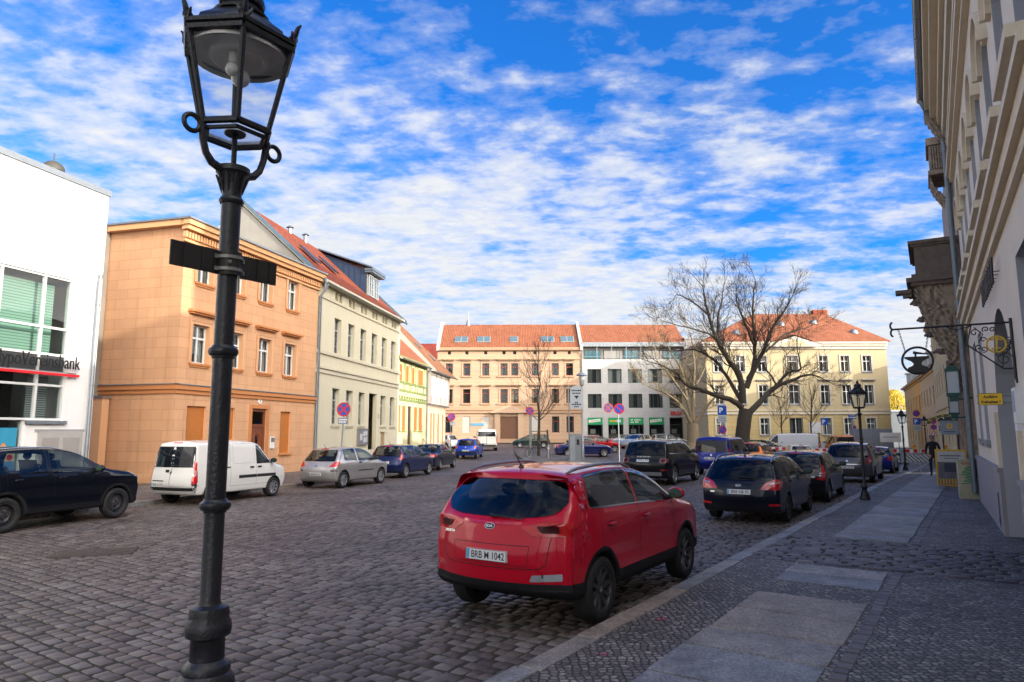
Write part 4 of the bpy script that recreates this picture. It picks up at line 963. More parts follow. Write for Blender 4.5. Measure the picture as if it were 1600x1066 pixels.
for z, h in ((.4, 4.0), (5.4, 1.9), (8.8, 1.9), (12.0, 1.9)): window(ga, 1.75 if z < 1 else 1.8, z, 2.9 if z < 1 else 2.4, h, WD, 'triple', .1, room=C_DARK)
mb = MB(); mb.box(-.05, 6.05, -.1, 10, 15.0, 15.25); mb.tube([(1, 1, 15.2), (1, 1, 16.0), (5, 1, 16.0), (5, 1, 15.2)], .03, 6); mb.build('parapet', M_ZINC, ga)

# ---- yellow house with hipped roof
m_ye = wallmat('yellow_render', (.50, .425, .27), var=.05, dirt=.2); m_yeg = wallmat('yellow_rustic', (.52, .415, .21), True, 8.0, .45, .018, jcol=.8, dirt=.2, var=.04); m_yet = wallmat('pale_stucco', (.60, .56, .48), var=.05, dirt=.2)
yh = facade('yellow_house', 'long pale yellow house with hipped red roof and small pediment', 'building', 22.85, 80, 90, -.1)
ox = -22.85; YC = [24.3, 26.9, 29.43, 33.05, 36.67, 39.2, 41.8]; wd_ = lambda x: 1.2 if x == 33.05 else .98
hs = []
for x in YC:
    w = wd_(x)/2; hs += [(x+ox-w, x+ox+w, 9.1, 10.95), (x+ox-w, x+ox+w, 5.3, 7.5)]
    if x != 33.05: hs.append((x+ox-.5, x+ox+.5, 1.75, 3.65))
hs.append((32.3+ox, 33.85+ox, .3, 3.7))
mb = MB(); wall(mb, 0, 21.3, 4.1, 12.0, hs, .22, mi=0); wall(mb, 0, 21.3, -.3, 4.1, hs, .22, mi=1); shell(mb, 0, 21.3, 12, -.3, 12.0); mb.build('wall', [m_ye, m_yeg], yh)
mb = MB(); 
for z0, z1, d in ((4.1, 4.3, .1), (4.5, 4.62, .08), (11.75, 12.1, .15), (12.1, 12.35, .3), (12.36, 12.62, .45)): band(mb, -.05, 21.35, z0, z1, d, wrap=12)
pc = 33.2+ox
mb.prism([(pc-2.9, 12.0), (pc+2.9, 12.0), (pc+2.9, 12.25), (pc, 13.25), (pc-2.9, 12.25)], -.62, -.46); mb.build('cornice', m_yet, yh)
mb = MB(); mb.prism([(pc-1.9, 12.15), (pc+1.9, 12.15), (pc, 12.85)], -.66, -.625); mb.build('pediment', m_ye, yh)
m_grs = pmat('plinth_grey', (.30, .31, .33), .8, .15, 2)
mb = MB(); mb.box(-.06, 21.36, -.08, -.001, -.3, 1.0); mb.build('plinth', m_grs, yh)
for x in YC:
    w = wd_(x); window(yh, x+ox, 9.1, w, 1.85, WM, 'cross', .16, room=C_WARM if x in (36.67, 33.05, 39.2) else C_DARK, split=.66, sill=m_grs, surround=m_yet)
    window(yh, x+ox, 5.3, w, 2.2, WM, 'cross', .16, room=C_DARK, split=.66, sill=m_grs, surround=m_yet, hood=(m_grs, .5, 1.6, .26))
    if x != 33.05: window(yh, x+ox, 1.75, 1.0, 1.9, WM, 'cross', .16, room=C_NET, split=.66, sill=m_grs, surround=m_yet)
window(yh, 33.08+ox, .3, 1.55, 3.4, WM, 'mullion', .16, room=C_DARK, name='entrance')
mb = MB(); mb.box(34.5+ox, 35.9+ox, -.06, -.002, 1.9, 3.2); mb.build('notice_panel', pmat('pale_panel', (.55, .56, .6), .5), yh)
mb = MB(); a, b, z = -.5, 21.8, 12.62; yb = 12.5; r0, r1 = (7.9, 6, 17.0), (17.0, 6, 17.0)
rooftri(mb, [(a, -.5, z), (b, -.5, z), r1, r0]); rooftri(mb, [(b, -.5, z), (b, yb, z), r1]); rooftri(mb, [(b, yb, z), (a, yb, z), r0, r1]); rooftri(mb, [(a, yb, z), (a, -.5, z), r0]); mb.face([(a, -.5, z-.001), (a, yb, z-.001), (b, yb, z-.001), (b, -.5, z-.001)], 1)
rooftri(mb, [(pc-3.2, -.55, 12.3), (pc, -.65, 13.4), (pc, 1.0, 13.6)]); rooftri(mb, [(pc, -.65, 13.4), (pc+3.2, -.55, 12.3), (pc, 1.0, 13.6)])
mb.build('roof', [m_tile2, m_yet], yh)
for u, y in ((10.4, 3.4), (14.6, 3.8), (18.4, 1.5), (4.2, 1.4)):
    mb = MB(); zz = 12.62+(y+.5)*4.38/6.5; mb.lathe([(.0, .3), (.3, .22), (.45, 0), (.5, -.3)], 12, (u, y, zz+.1)); mb.build('roof_vent', M_ZINC, yh)
mb = MB(); mb.box(15.6, 17.4, 5.8, 6.6, 16.7, 17.5); mb.build('chimney', wallmat('chimney_brick', (.38, .10, .05), True, .25, .08, .012), yh)

# ================================================================== right side
m_rt = wallmat('ivory_render', (.74, .66, .52), var=.06, dirt=.35); m_rtt = wallmat('ivory_trim', (.70, .61, .46), var=.06, dirt=.4); m_rev = wallmat('grey_reveal', (.40, .41, .44), var=.08, dirt=.3); m_pl = wallmat('grey_plinth', (.32, .295, .30), var=.12, dirt=.5)
nh = facade('ivory_town_house', 'tall ivory town house with arched windows and grey plinth above the pavement', 'building', 13.27, 19.66, 211.4, .0)
UE = 16.9; UW = [1.9+1.93*k for k in range(0, 8)]; GA, GB = 7.85, 11.4
hs = [(u-.48, u+.48, 5.95, 8.15, 'arch') for u in UW]+[(1.75, 2.85, 1.85, 4.3), (4.05, 5.15, 1.85, 4.3), (GA, GB, 0.1, 4.1, 'arch')]
hs += [(u-.55, u+.55, 1.85, 4.3) for u in (13.4, 15.6)]; RU = (18.6, 21, 23.4, 25.8, 28.2, 30)
mb = MB(); wall(mb, 0, UE, 0, 11.0, hs, .32, rmi=1); wall(mb, UE, 31, 0, 11.0, [(u-.55, u+.55, z, z+2.3) for u in RU for z in (1.85, 6.2)], .32, 2.6, rmi=1); mb.face([(UE, 0, 0), (UE, 2.6, 0), (UE, 2.6, 11), (UE, 0, 11)]); shell(mb, 0, 31, 11, 0, 11.0, right=False); mb.face([(31, 2.6, 0), (31, 11, 0), (31, 11, 11), (31, 2.6, 11)]); mb.face([(6.5, .0, 11), (6.5, 11, 11), (6.5, 6.5, 19.9)]); mb.face([(0, 11, 11), (0, 0, 11), (0, 6.5, 19.9)]); mb.build('wall', [m_rt, m_rev], nh)
mb = MB(); mb.box(GA, GB, 1.6, 1.7, .1, 4.1); mb.build('gate', pmat('gate_wood', (.10, .08, .07), .6, .3, 4), nh)
mb = MB(); mb.face([(GA, .32, .1), (GA, 1.6, .1), (GA, 1.6, 4.1), (GA, .32, 4.1)]); mb.face([(GB, .32, .1), (GB, 1.6, .1), (GB, 1.6, 4.1), (GB, .32, 4.1)]); mb.face([(GA, .32, 4.1), (GB, .32, 4.1), (GB, 1.6, 4.1), (GA, 1.6, 4.1)]); mb.build('gate_passage', m_rev, nh)
for a, b in ((0, GA), (GB, UE)):
    mb = MB(); mb.box(a, b, -.07, -.001, 0, 1.28); mb.box(a, b, -.1, -.001, 1.282, 1.36); mb.build('plinth', m_pl, nh)
mb = MB(); mb.box(6.95, 7.2, -.075, -.071, .2, .85); mb.build('cellar_grille', M_BLACK, nh)
mb = MB()
for z0, z1, d in ((4.95, 5.1, .08), (5.101, 5.30, .16), (5.301, 5.40, .24), (9.45, 9.58, .12), (9.581, 9.72, .2), (10.6, 10.75, .12), (10.9, 11.25, .2), (11.3, 11.55, .30), (11.551, 11.75, .48), (11.751, 12.1, .6)): mb.box(-.0, UE if z1 < 11 else 9.2, -d, -.001, z0, z1)
mb.box(0, 9.2, -.6, .4, 12.101, 12.18); mb.box(9.21, UE, -.2, 11, 11.001, 11.1); mb.box(UE+.001, 31, 2.4, 11, 11.001, 11.1)
for u in UW:
    mb.box(u-.75, u+.75, -.24, -.001, 5.72, 5.85); mb.box(u-.62, u-.5, -.14, -.001, 5.45, 5.718); mb.box(u+.5, u+.62, -.14, -.001, 5.45, 5.718)
    n = 14
    for (ra, rb, d) in ((.50, .66, .07), (.66, .74, .13)):
        for k in range(n):
            a0, a1 = PI*k/n, PI*(k+1)/n; P = [(u-ra*math.cos(a0), 7.67+ra*math.sin(a0)), (u-ra*math.cos(a1), 7.67+ra*math.sin(a1)), (u-rb*math.cos(a1), 7.67+rb*math.sin(a1)), (u-rb*math.cos(a0), 7.67+rb*math.sin(a0))]
            mb.prism(P, -d, -.001)
for u in (GA-.22, GB+.02): mb.box(u, u+.2, -.06, -.001, 1.362, 2.4)
mb.build('cornice', m_rtt, nh)
for u in UW: window(nh, u, 5.95, .96, 1.72, WM, 'mullion', .28, room=C_DARK)
for u in RU: [window(nh, u, z, 1.1, 2.3, WM, 'cross', .28, y=2.6, room=C_DARK) for z in (1.85, 6.2)]
for u in (2.3, 4.6, 13.4, 15.6): window(nh, u, 1.85, 1.1, 2.45, WM, 'cross', .28, room=C_DARK, sill=M_ZINC)
mb = MB(); gable_roof(mb, 0, 6.5, 0, 11, 12.2, 6.5, 20.0, .3, .0); gable_roof(mb, 6.52, 9.2, 0, 11, 12.2, 6.5, 15.6, .3, .0); mb.build('roof', [m_tile, m_rtt], nh)  # unseen ridges, stepped in height to cast the shade across the square
gutter(nh, .0, 9.2, -.68, 12.2, .09)
pipe(nh, [(.25, -.68, 12.1), (.2, -.55, 11.75), (.0, -.2, 11.55), (-.12, -.16, 11.2), (-.12, -.16, .3)], .075, pmat('pipe_zinc_blue', (.17, .21, .24), .45, .25, 4, 0, 20, .5))
# carved cornice ends, oriel balcony and the next house
m_sto = pmat('weathered_sandstone', (.36, .29, .22), .9, .5, 5, .9, 22, dirt=.7); m_sto2 = pmat('sooty_stone', (.17, .135, .115), .9, .4, 6, .8, 25)
def carved(mb, path, u0, u1, amp, nu=10, seed=1):
    """carved ornament: a profile swept along u with scrolls and bosses pushed out of it"""
    rg = random.Random(seed); ph_ = [rg.uniform(0, 6) for _ in range(6)]; rows = []
    P = []
    for (a, b), (c, d) in zip(path, path[1:]):
        n = max(2, int(math.hypot(c-a, d-b)/.035)); P += [(a+(c-a)*k/n, b+(d-b)*k/n, (d-b), -(c-a)) for k in range(n)]
    for k, (y, z, ny, nz) in enumerate(P):
        l = math.hypot(ny, nz) or 1; row = []
        for j in range(nu*4+1):
            u = u0+(u1-u0)*j/(nu*4); x = u*16
            d = amp*(.5*math.sin(x+2.2*math.sin(z*9+ph_[0]))*math.sin(z*21+1.7*math.sin(u*12+ph_[1]))+.5*math.sin(z*38+x*1.3+ph_[2])*math.cos(x*2.1+ph_[3])+rg.uniform(-.25, .25))
            row.append((u, y+d*ny/l*-1, z+d*nz/l*-1))
        rows.append(row)
    mb.grid(rows, 0, True)
    c0 = [(r[0]) for r in rows]; c1 = [r[-1] for r in rows]
    return c0, c1
ob = facade('oriel_house', 'soot-stained house with a carved stone balcony next to the downpipe', 'building', 13.25, 19.7, 211.4, .0)
m_ob = wallmat('umber_render', (.38, .32, .27), var=.15, dirt=.5)
mb = MB(); wall(mb, -15.5, -.06, -.1, 12.6, [(-u-.5, -u+.5, 2.0, 4.2) for u in (2.2, 5, 8, 11, 14)]+[(-u-.5, -u+.5, 6.9, 9.3) for u in (2.3, 5, 8, 11, 14)], .25, y=.12); shell(mb, -15.5, -.06, 13, -.1, 12.6, y0=.12); [mb.face([(u, .12, 12.6), (u, 13, 12.6), (u, 6.5, 22.1)]) for u in (-15.5, -.06)]; mb.build('wall', m_ob, ob)
for u in (2.2, 5, 8, 11, 14): window(ob, -u, 2.0, 1.0, 2.2, WM, 'cross', .2, y=.12, room=C_DARK); window(ob, -u, 6.9, 1.0, 2.4, WM, 'cross', .2, y=.12, room=C_DARK)
mb = MB()
for k in range(7): mb.box(-15.4+k*2.4, -15.15+k*2.4, -.08, .119, 0, 5.6); 
mb.box(-15.5, -.2, -.12, .119, 4.6, 4.9); mb.box(-15.5, -.2, -.2, .119, 5.6, 5.95); mb.build('pilaster', m_sto, ob)
mb = MB(); gable_roof(mb, -15.5, -.06, .12, 13, 12.6, 6.5, 22.2, .0, .0); mb.build('roof', [m_tdark, m_ob], ob)  # ridge out of view, raised to keep the houses opposite in shade
mb = MB(); B0, B1 = -4.0, -1.1                      # balcony between these u
mb.box(B0, B1, -1.15, -1.05, 6.98, 7.95); mb.box(B1-.1, B1, -1.05, .12, 6.98, 7.95); mb.box(B0, B0+.1, -1.05, .12, 6.98, 7.95)
mb.build('parapet', m_sto2, ob)
mb = MB(); mb.box(B0-.12, B1+.12, -1.3, .12, 7.95, 8.06); mb.box(B0-.06, B1+.06, -1.24, .12, 7.88, 7.949); mb.box(B0-.1, B1+.1, -1.27, .12, 6.86, 6.979); mb.box(B0-.2, B1+.2, -1.42, .12, 6.72, 6.859); mb.box(B0-.12, B1+.12, -1.3, .12, 6.6, 6.719)
mb.box(B1-.5, B1-.1, -1.75, -1.3, 6.42, 6.54); mb.box(B1-.42, B1-.18, -1.55, -1.3, 6.3, 6.42); mb.build('balcony_slab', m_sto2, ob)
mb = MB(); path = [(-1.2, 6.6), (-1.16, 6.2), (-1.02, 5.7), (-.85, 5.2), (-.66, 4.8), (-.5, 4.55), (-.42, 4.2), (-.36, 3.7), (-.2, 3.3), (.12, 3.1)]
c0, c1 = carved(mb, path, B1-.65, B1-.05, .085, 8, 3)
mb.build('corbel_front', m_sto, ob)
mb = MB(); rg = random.Random(5); rows = []
for k in range(60):
    z = 6.6-3.5*k/59; yy = np.interp(-z, [-6.6, -6.2, -5.7, -5.2, -4.8, -4.55, -4.2, -3.7, -3.3, -3.1], [-1.2, -1.16, -1.02, -.85, -.66, -.5, -.42, -.36, -.2, .1]); row = []
    for j in range(32):
        f = j/31; y = yy+(.12-yy)*f
        d = .055*(math.sin(y*22+2.5*math.sin(z*7))*math.sin(z*17+1.5*math.sin(y*13))+.5*math.sin(y*41+z*33))+rg.uniform(-.012, .012)
        plain = sstep(.45, .7, f)*sstep(5.2, 6.0, z); row.append((B1-.02+d*(1-plain)*(1 if 0 < j < 31 else 0), y, z))
    rows.append(row)
mb.grid(rows, 0, True, flip=True); mb.build('corbel_side', m_sto, ob)
for z, y, l in ((6.1, -1.15, .22), (5.55, -1.02, .2), (5.05, -.85, .2), (4.5, -.52, .35), (4.12, -.4, .12), (3.75, -.36, .12)):
    mb = MB(); mb.tube([(B1-.35, y, z), (B1-.35, y-l*.6, z+.05), (B1-.35, y-l, z-.02)], [.09, .07, .03], 8); mb.lathe([(0, -.1), (.08, -.08), (.1, 0), (.08, .08), (0, .1)], 8, (B1-.35, y-l*.3, z+.02)); mb.build('gargoyle', m_sto2, ob)
mb = MB(); carved(mb, [(-.58, 12.0), (-.6, 11.7), (-.42, 11.3), (-.3, 11.0), (-.1, 10.7)], -.55, -.02, .05, 8, 9)
rows = []
for k in range(24):
    z = 12.0-1.3*k/23; yy = np.interp(-z, [-12.0, -11.7, -11.3, -11.0, -10.7], [-.58, -.6, -.42, -.3, -.1]); rows.append([(-.01+(.04*math.sin(j*1.9+k*.9)*math.sin(k*1.3) if 0 < j < 15 else 0), yy+(.1-yy)*j/15, z) for j in range(16)])
mb.grid(rows, 0, True, flip=True); mb.build('cornice_console', m_sto, nh)
mb = MB(); mb.box(-4.2, -2.6, -.55, .1, 11.7, 11.95); mb.box(-4.1, -2.7, -.48, .1, 10.8, 11.7); mb.box(-4.2, -2.6, -.55, .1, 10.65, 10.8); carved(mb, [(-.5, 10.64), (-.45, 10.4), (-.3, 10.1), (-.1, 9.8)], -4.1, -2.7, .05, 8, 2)
for k in range(7): mb.box(-2.69, -2.64, -.46+k*.075, -.42+k*.075, 10.85, 11.65)
mb.build('attic_ornament', m_sto, ob)
for z in (9.2, 8.6, 10.0):
    pass
# houses down the street
def row_house(name, label, near, far, h, m, roof, cols, rows_, z0=-.3, roofh=4.0, dormer=False, trim=None, wm=None):
    a = math.degrees(math.atan2(near[0]-far[0], near[1]-far[1])); ln = math.hypot(near[0]-far[0], near[1]-far[1])
    r = facade(name, label, 'house', far[0], far[1], a, z0)
    hs = []; us = [ln*(k+.5)/cols for k in range(cols)]
    for u in us:
        for z, hh in rows_: hs.append((u-.5, u+.5, z, z+hh))
    mb = MB(); wall(mb, 0, ln, 0, h, hs, .22); shell(mb, 0, ln, 9, 0, h)
    mb.face([(0, 9, h), (0, 0, h), (0, 4.5, h+roofh)]); mb.face([(ln, 0, h), (ln, 9, h), (ln, 4.5, h+roofh)]); mb.build('wall', m, r)
    mb = MB(); band(mb, 0, ln, h-.5, h-.3, .12); mb.box(0, ln, -.4, 0, h-.29, h-.05); band(mb, 0, ln, rows_[0][0]+rows_[0][1]+.5, rows_[0][0]+rows_[0][1]+.75, .1); mb.build('cornice', trim or m, r)
    mb = MB(); gable_roof(mb, 0, ln, 0, 9, h, 4.5, h+roofh, .3, .05); mb.build('roof', [roof, trim or m], r)
    for u in us:
        for z, hh in rows_: window(r, u, z, 1.0, hh, wm or WM, 'cross', .18, room=C_DARK, split=.66)
    if dormer:
        for u in us[::2]:
            mb = MB(); mb.box(u-.6, u+.6, .3, 3, h+.2, h+1.9); mb.box(u-.75, u+.75, .1, 3.2, h+1.9, h+2.05); mb.build('dormer', M_ZINC, r)
    gutter(r, 0, ln, -.42, h-.1)
    return r
m_ha = wallmat('straw_render', (.62, .50, .29), var=.05, dirt=.3); m_hb = wallmat('sand_render', (.58, .43, .27), var=.05, dirt=.3); m_hc = wallmat('ochre_render', (.58, .36, .15), var=.06, dirt=.3)
row_house('straw_house', 'straw-coloured three-storey house just past the carved balcony', (22.6, 34.2), (35.9, 58), 11.0, m_ha, m_tile2, 9, [(1.4, 2.0), (5.0, 1.8), (8.0, 1.7)], roofh=2.0)
row_house('gabled_house', 'low sand-coloured house with grey dormer further down the street', (36.4, 58.2), (45.4, 76), 8.2, m_hb, m_tile2, 6, [(1.2, 1.9), (4.8, 1.7)], roofh=4.5, dormer=True)
row_house('ochre_house', 'ochre house with dark mansard roof at the far end of the street', (46.0, 76.3), (58.0, 101), 8.6, m_hc, m_tdark, 7, [(1.2, 1.9), (4.8, 1.8)], roofh=3.4, dormer=True)
sh_ = facade('grey_shed', 'pale grey flat-roofed shed beyond the street barrier', 'shed', 60.5, 112, 90)
mb = MB(); mb.box(0, 7, 0, 6, -.5, 5.2); mb.build('wall', pmat('pale_cladding', (.13, .15, .18), .7, .06, 2), sh_); mb = MB(); mb.box(-.2, 7.2, -.2, 6.2, 5.2, 5.45); mb.build('roof', M_ZINC, sh_)
fh = facade('far_house', 'small far house with grey roof behind the yellow house corner', 'house', 52, 118, 90)
mb = MB(); mb.box(0, 8, 0, 8, -.5, 4.0); mb.build('wall', m_hb, fh); mb = MB(); gable_roof(mb, 0, 8, 0, 8, 4.0, 4, 6.3); mb.build('roof', [pmat('grey_roof', (.2, .19, .19), .8), m_hb], fh)
# ================================================================== trees (bare, early spring)
def limb(mb, pts, r0, r1, n, sub=3, rg=None, wob=.0):
    """smooth tapered limb through points"""
    P = [Vector(p) for p in pts]; out = []
    for k in range(len(P)-1):
        a = P[max(k-1, 0)]; b = P[k]; c = P[k+1]; d = P[min(k+2, len(P)-1)]
        for j in range(sub):
            t_ = j/sub; q = .5*((2*b)+(c-a)*t_+(2*a-5*b+4*c-d)*t_*t_+(3*b-a-3*c+d)*t_**3)
            if wob and out: q = q+Vector((rg.uniform(-wob, wob), rg.uniform(-wob, wob), rg.uniform(-wob, wob)))
            out.append(q)
    out.append(P[-1]); m = len(out)-1
    rad = [r0+(r1-r0)*(k/m)**.8 for k in range(m+1)]
    mb.tube(out, rad, n, cap=False); return out, rad
def grow(mbs, p, d, ln, r, lev, rg, up=.12, spread=.75, dens=1.0, minr=.006, wig=.14):
    """recursive branching; thick wood goes to mbs[0], twigs to mbs[1]"""
    seg = 4 if lev > 0 else 3; pts = [Vector(p)]; d = d.normalized()
    for k in range(seg):
        d = (d+Vector((rg.gauss(0, wig), rg.gauss(0, wig), rg.gauss(0, wig*.85)+up*.35))).normalized(); pts.append(pts[-1]+d*ln/seg)
    e = max(minr*.7, r*.45)
    mb = mbs[0] if r > .035 else mbs[1]
    mb.tube(pts, [r+(e-r)*k/seg for k in range(seg+1)], 6 if r > .05 else (4 if r > .015 else 3), cap=False)
    if lev <= 0: return
    nb = max(2, int(rg.uniform(3.0, 5.2)*dens))
    for k in range(nb):
        f = rg.uniform(.25, 1.0) if k else 1.0; i = min(seg-1, int(f*seg)); q = pts[i].lerp(pts[i+1], f*seg-i)
        ax = (pts[i+1]-pts[i]).normalized(); o = ax.orthogonal().normalized(); o.rotate(Matrix.Rotation(rg.uniform(0, 2*PI), 3, ax))
        nd = (ax*1.0+o*rg.uniform(.45, 1.0)*spread*1.2+Vector((0, 0, up))).normalized()
        grow(mbs, q, nd, ln*rg.uniform(.52, .78), max(minr, r*rg.uniform(.42, .6)*(1 if k else 1.2)), lev-1, rg, up, spread, dens, minr, wig)
def tree(name, label, base, Y, trunk, limbs, lev, seed, tw=.03, mats=None, group=None, up=.12, dens=1.0, sprout=.8, minr=.008, knots=0, sl=1.5, wig=.14, spread=.8, tip=1.1):
    rg = random.Random(seed); o = thing(name, label, 'tree', base, 0, group); b = Vector(base)
    A, B = MB(), MB()
    def loc(px, py, dy=0): return at(px, py, Y+dy)-b
    T = [loc(*p[:2]) for p in trunk]; T[0] = Vector((T[0].x, T[0].y, -.1))
    limb(A, T, trunk[0][2]*1.15, trunk[-1][2], 12, 4, rg, .015)
    A.lathe([(trunk[0][2]*1.6, -.1), (trunk[0][2]*1.25, .25), (trunk[0][2]*1.05, .7)], 12, (T[0].x, T[0].y, 0))
    for pts, r0, r1, dy in limbs:
        n = len(pts); P = [loc(px, py, dy*k/(n-1)) for k, (px, py) in enumerate(pts)]
        out, rad = limb(A, P, r0, r1, 8, 4, rg, .04)
        L_ = sum((x-y).length for x, y in zip(out, out[1:])); acc = 0
        step = sprout; nxt = L_*.22
        for k in range(1, len(out)):
            acc += (out[k]-out[k-1]).length
            while acc > nxt:
                nxt += step*rg.uniform(.6, 1.4); ax = (out[k]-out[k-1]).normalized(); q = ax.orthogonal().normalized(); q.rotate(Matrix.Rotation(rg.uniform(0, 2*PI), 3, ax))
                f = acc/L_
                grow((A, B), out[k], ax*(.7 if wig > .1 else 1.1)+q*rg.uniform(.6, 1.1)+Vector((0, 0, up*1.5)), sl*(1.25-.55*f)*rg.uniform(.7, 1.25), max(minr*2, rad[k]*rg.uniform(.25, .45)), lev-1, rg, up, spread, dens, minr, wig)
        for _ in range(2): grow((A, B), out[-1], (out[-1]-out[-3]).normalized()+Vector((rg.gauss(0, .25), rg.gauss(0, .25), rg.gauss(0, .2))), sl*tip, rad[-1], lev-1 if wig < .1 else lev, rg, up, spread*.8, dens, minr, wig)
        for _ in range(knots):
            k = rg.randrange(len(out)//3, len(out)); q = out[k]
            for _ in range(9): grow((A, B), q, Vector((rg.gauss(0, 1), rg.gauss(0, 1), rg.uniform(-.2, 1))), rg.uniform(.5, 1.1), .014, 1, rg, .1, 1.0, 1.0, .009)
    mt, mc = mats or (M_BARK, M_TWIG)
    A.build('trunk', mt, o); B.build('crown', mc, o); return o
def C3(x, y): return (980+x/3.231, 390+y/3.231)          # coordinates read off an enlarged crop
LB = [([C3(580, 800), C3(520, 760), C3(440, 735), C3(360, 705), C3(290, 680), C3(245, 620), C3(180, 590)], .26, .05, -2.0),
      ([C3(612, 835), C3(690, 750), C3(760, 690), C3(850, 655), C3(930, 635), C3(1000, 662)], .27, .04, 1.5),
      ([C3(745, 705), C3(810, 630), C3(875, 610), C3(868, 560), C3(858, 470)], .15, .03, -1.5),
      ([C3(585, 780), C3(570, 640), C3(500, 540), C3(440, 420), C3(410, 320), C3(392, 240), C3(384, 190)], .30, .04, -1.5),
      ([C3(590, 700), C3(540, 600), C3(470, 480), C3(460, 360), C3(478, 260), C3(488, 190)], .22, .03, 2.5),
      ([C3(602, 700), C3(640, 600), C3(645, 480), C3(635, 330), C3(640, 230), C3(650, 160)], .25, .03, 1.0),
      ([C3(612, 660), C3(690, 510), C3(740, 390), C3(795, 310), C3(835, 240)], .23, .03, -2.5),
      ([C3(575, 760), C3(500, 640), C3(440, 560), C3(340, 510), C3(225, 515)], .20, .03, 2.5),
      ([C3(520, 560), C3(440, 440), C3(300, 395), C3(190, 365)], .13, .02, -2.5),
      ([C3(700, 520), C3(800, 430), C3(900, 400), C3(960, 370)], .10, .02, 2.0),
      ([C3(420, 340), C3(340, 270), C3(260, 230), C3(240, 250)], .09, .02, 1.0),
      ([C3(640, 480), C3(580, 330), C3(552, 250), C3(556, 190)], .12, .02, -2.0),
      ([C3(760, 690), C3(690, 590), C3(640, 540), C3(610, 470)], .09, .02, 2.0)]
bx = at(1161, 700, 55)
tree('old_tree', 'large bare old tree with a dark leaning trunk in the middle of the car park', (bx.x, 55, gz(bx.x, 55)), 55, [(1160, 715, .52), (1160, 690, .5), (1163, 660, .5), (1166, 640, .52)], LB, 4, 11, up=.10, dens=.95, sprout=.40, minr=.008, sl=1.35, wig=.07, spread=.95, tip=1.0)
def C3b(x, y): return (980+x/3.231, 390+y/3.231)
LP = [([C3(325, 880), C3(270, 790), C3(200, 730), C3(120, 700)], .22, .04, -1.5), ([C3(330, 870), C3(300, 740), C3(280, 620), C3(220, 520), C3(180, 430)], .22, .03, 1.5),
      ([C3(332, 870), C3(335, 740), C3(340, 600), C3(330, 480), C3(320, 430)], .24, .03, .5), ([C3(340, 880), C3(400, 800), C3(460, 730), C3(500, 680)], .20, .04, -1.0),
      ([C3(300, 760), C3(220, 640), C3(150, 560), C3(140, 500)], .14, .02, -1.5), ([C3(340, 700), C3(390, 600), C3(400, 500), C3(380, 420)], .12, .02, 2.0), ([C3(345, 800), C3(300, 690), C3(250, 640), C3(180, 640)], .12, .02, 2.0)]
M_BARK2 = pmat('pale_bark', (.24, .19, .12), .9, .35, 10, .8, 35); M_TWIG2 = pmat('pale_twig', (.30, .23, .12), .9, .3, 10)
b2 = at(1083, 700, 70)
tree('knotty_tree', 'pale sunlit lopped tree with tufted shoots in front of the white shop building', (b2.x, 70, gz(b2.x, 70)), 70, [(1083, 705, .55), (1083, 680, .52), (1082, 662, .55)], LP, 3, 5, mats=(M_BARK2, M_TWIG2), up=.2, dens=.8, sprout=1.0, minr=.013, knots=5, sl=1.7)
def sapling(name, label, px, Y, top, r, halfw, forks, seed, group=None, dens=1.0, first=.32):
    rg = random.Random(seed); b = at(px, 700, Y); z0 = gz(b.x, Y); o = thing(name, label, 'tree', (b.x, Y, z0), 0, group); A, B = MB(), MB()
    h = at(px, top, Y).z-z0
    T = [Vector((rg.gauss(0, .03)*k, rg.gauss(0, .03)*k, h*k/8)) for k in range(9)]; A.tube(T, [r*(1-.85*k/8) for k in range(9)], 8, cap=False)
    for k in range(forks):
        f = rg.uniform(first, .92); z = h*f; a = k*2.4+rg.uniform(-.3, .3); ln = halfw*(1.15-.75*(f-first)/(1-first))*rg.uniform(.75, 1.15)
        i = min(7, int(f*8)); q = T[i].lerp(T[i+1], f*8-i)
        grow((A, B), q, Vector((math.cos(a), math.sin(a), .75)), ln, r*.30*(1.2-f), 2, rg, .28, .6, dens, .007)
    A.build('trunk', M_BARK, o); B.build('crown', M_TWIG, o); return o, h
sapling('young_tree', 'slim bare young tree in a wooden stake frame on the traffic island', 842, 52, 533, .13, 1.9, 30, 21, dens=1.0, first=.30)
sapling('street_tree', 'small bare street tree left of the entrance of the yellow house', 1223, 72, 598, .11, 1.7, 22, 31, 'small bare trees before the yellow house')
st2, _ = sapling('street_tree', 'small bare street tree in a stake frame right of the yellow house entrance', 1270, 71, 590, .12, 1.9, 24, 41, 'small bare trees before the yellow house')
def stakes(label, x, y, w, h, nm='tree_guard'):
    o = thing(nm, label, 'tree guard', (x, y, gz(x, y))); m = pmat('stake_wood', (.10, .075, .05), .8, .3, 8)
    for sx in (-1, 1):
        for sy in (-1, 1):
            mb = MB(); mb.tube([(sx*w, sy*w, 0), (sx*w*.85, sy*w*.85, h)], .045, 7); mb.build('stake', m, o)
    mb = MB()
    for z in (h-.12, h*.6):
        for a, b in (((-1, -1), (1, -1)), ((1, -1), (1, 1)), ((1, 1), (-1, 1)), ((-1, 1), (-1, -1))): mb.tube([(a[0]*w*.88, a[1]*w*.88, z), (b[0]*w*.88, b[1]*w*.88, z)], .03, 6)
    mb.build('rail', m, o)
b = at(842, 700, 52); stakes('dark stake frame around the young tree on the traffic island', b.x, 52, .75, 2.1)
b = at(1270, 700, 71); stakes('stake frame around the small tree by the yellow house', b.x, 71, .6, 2.2)
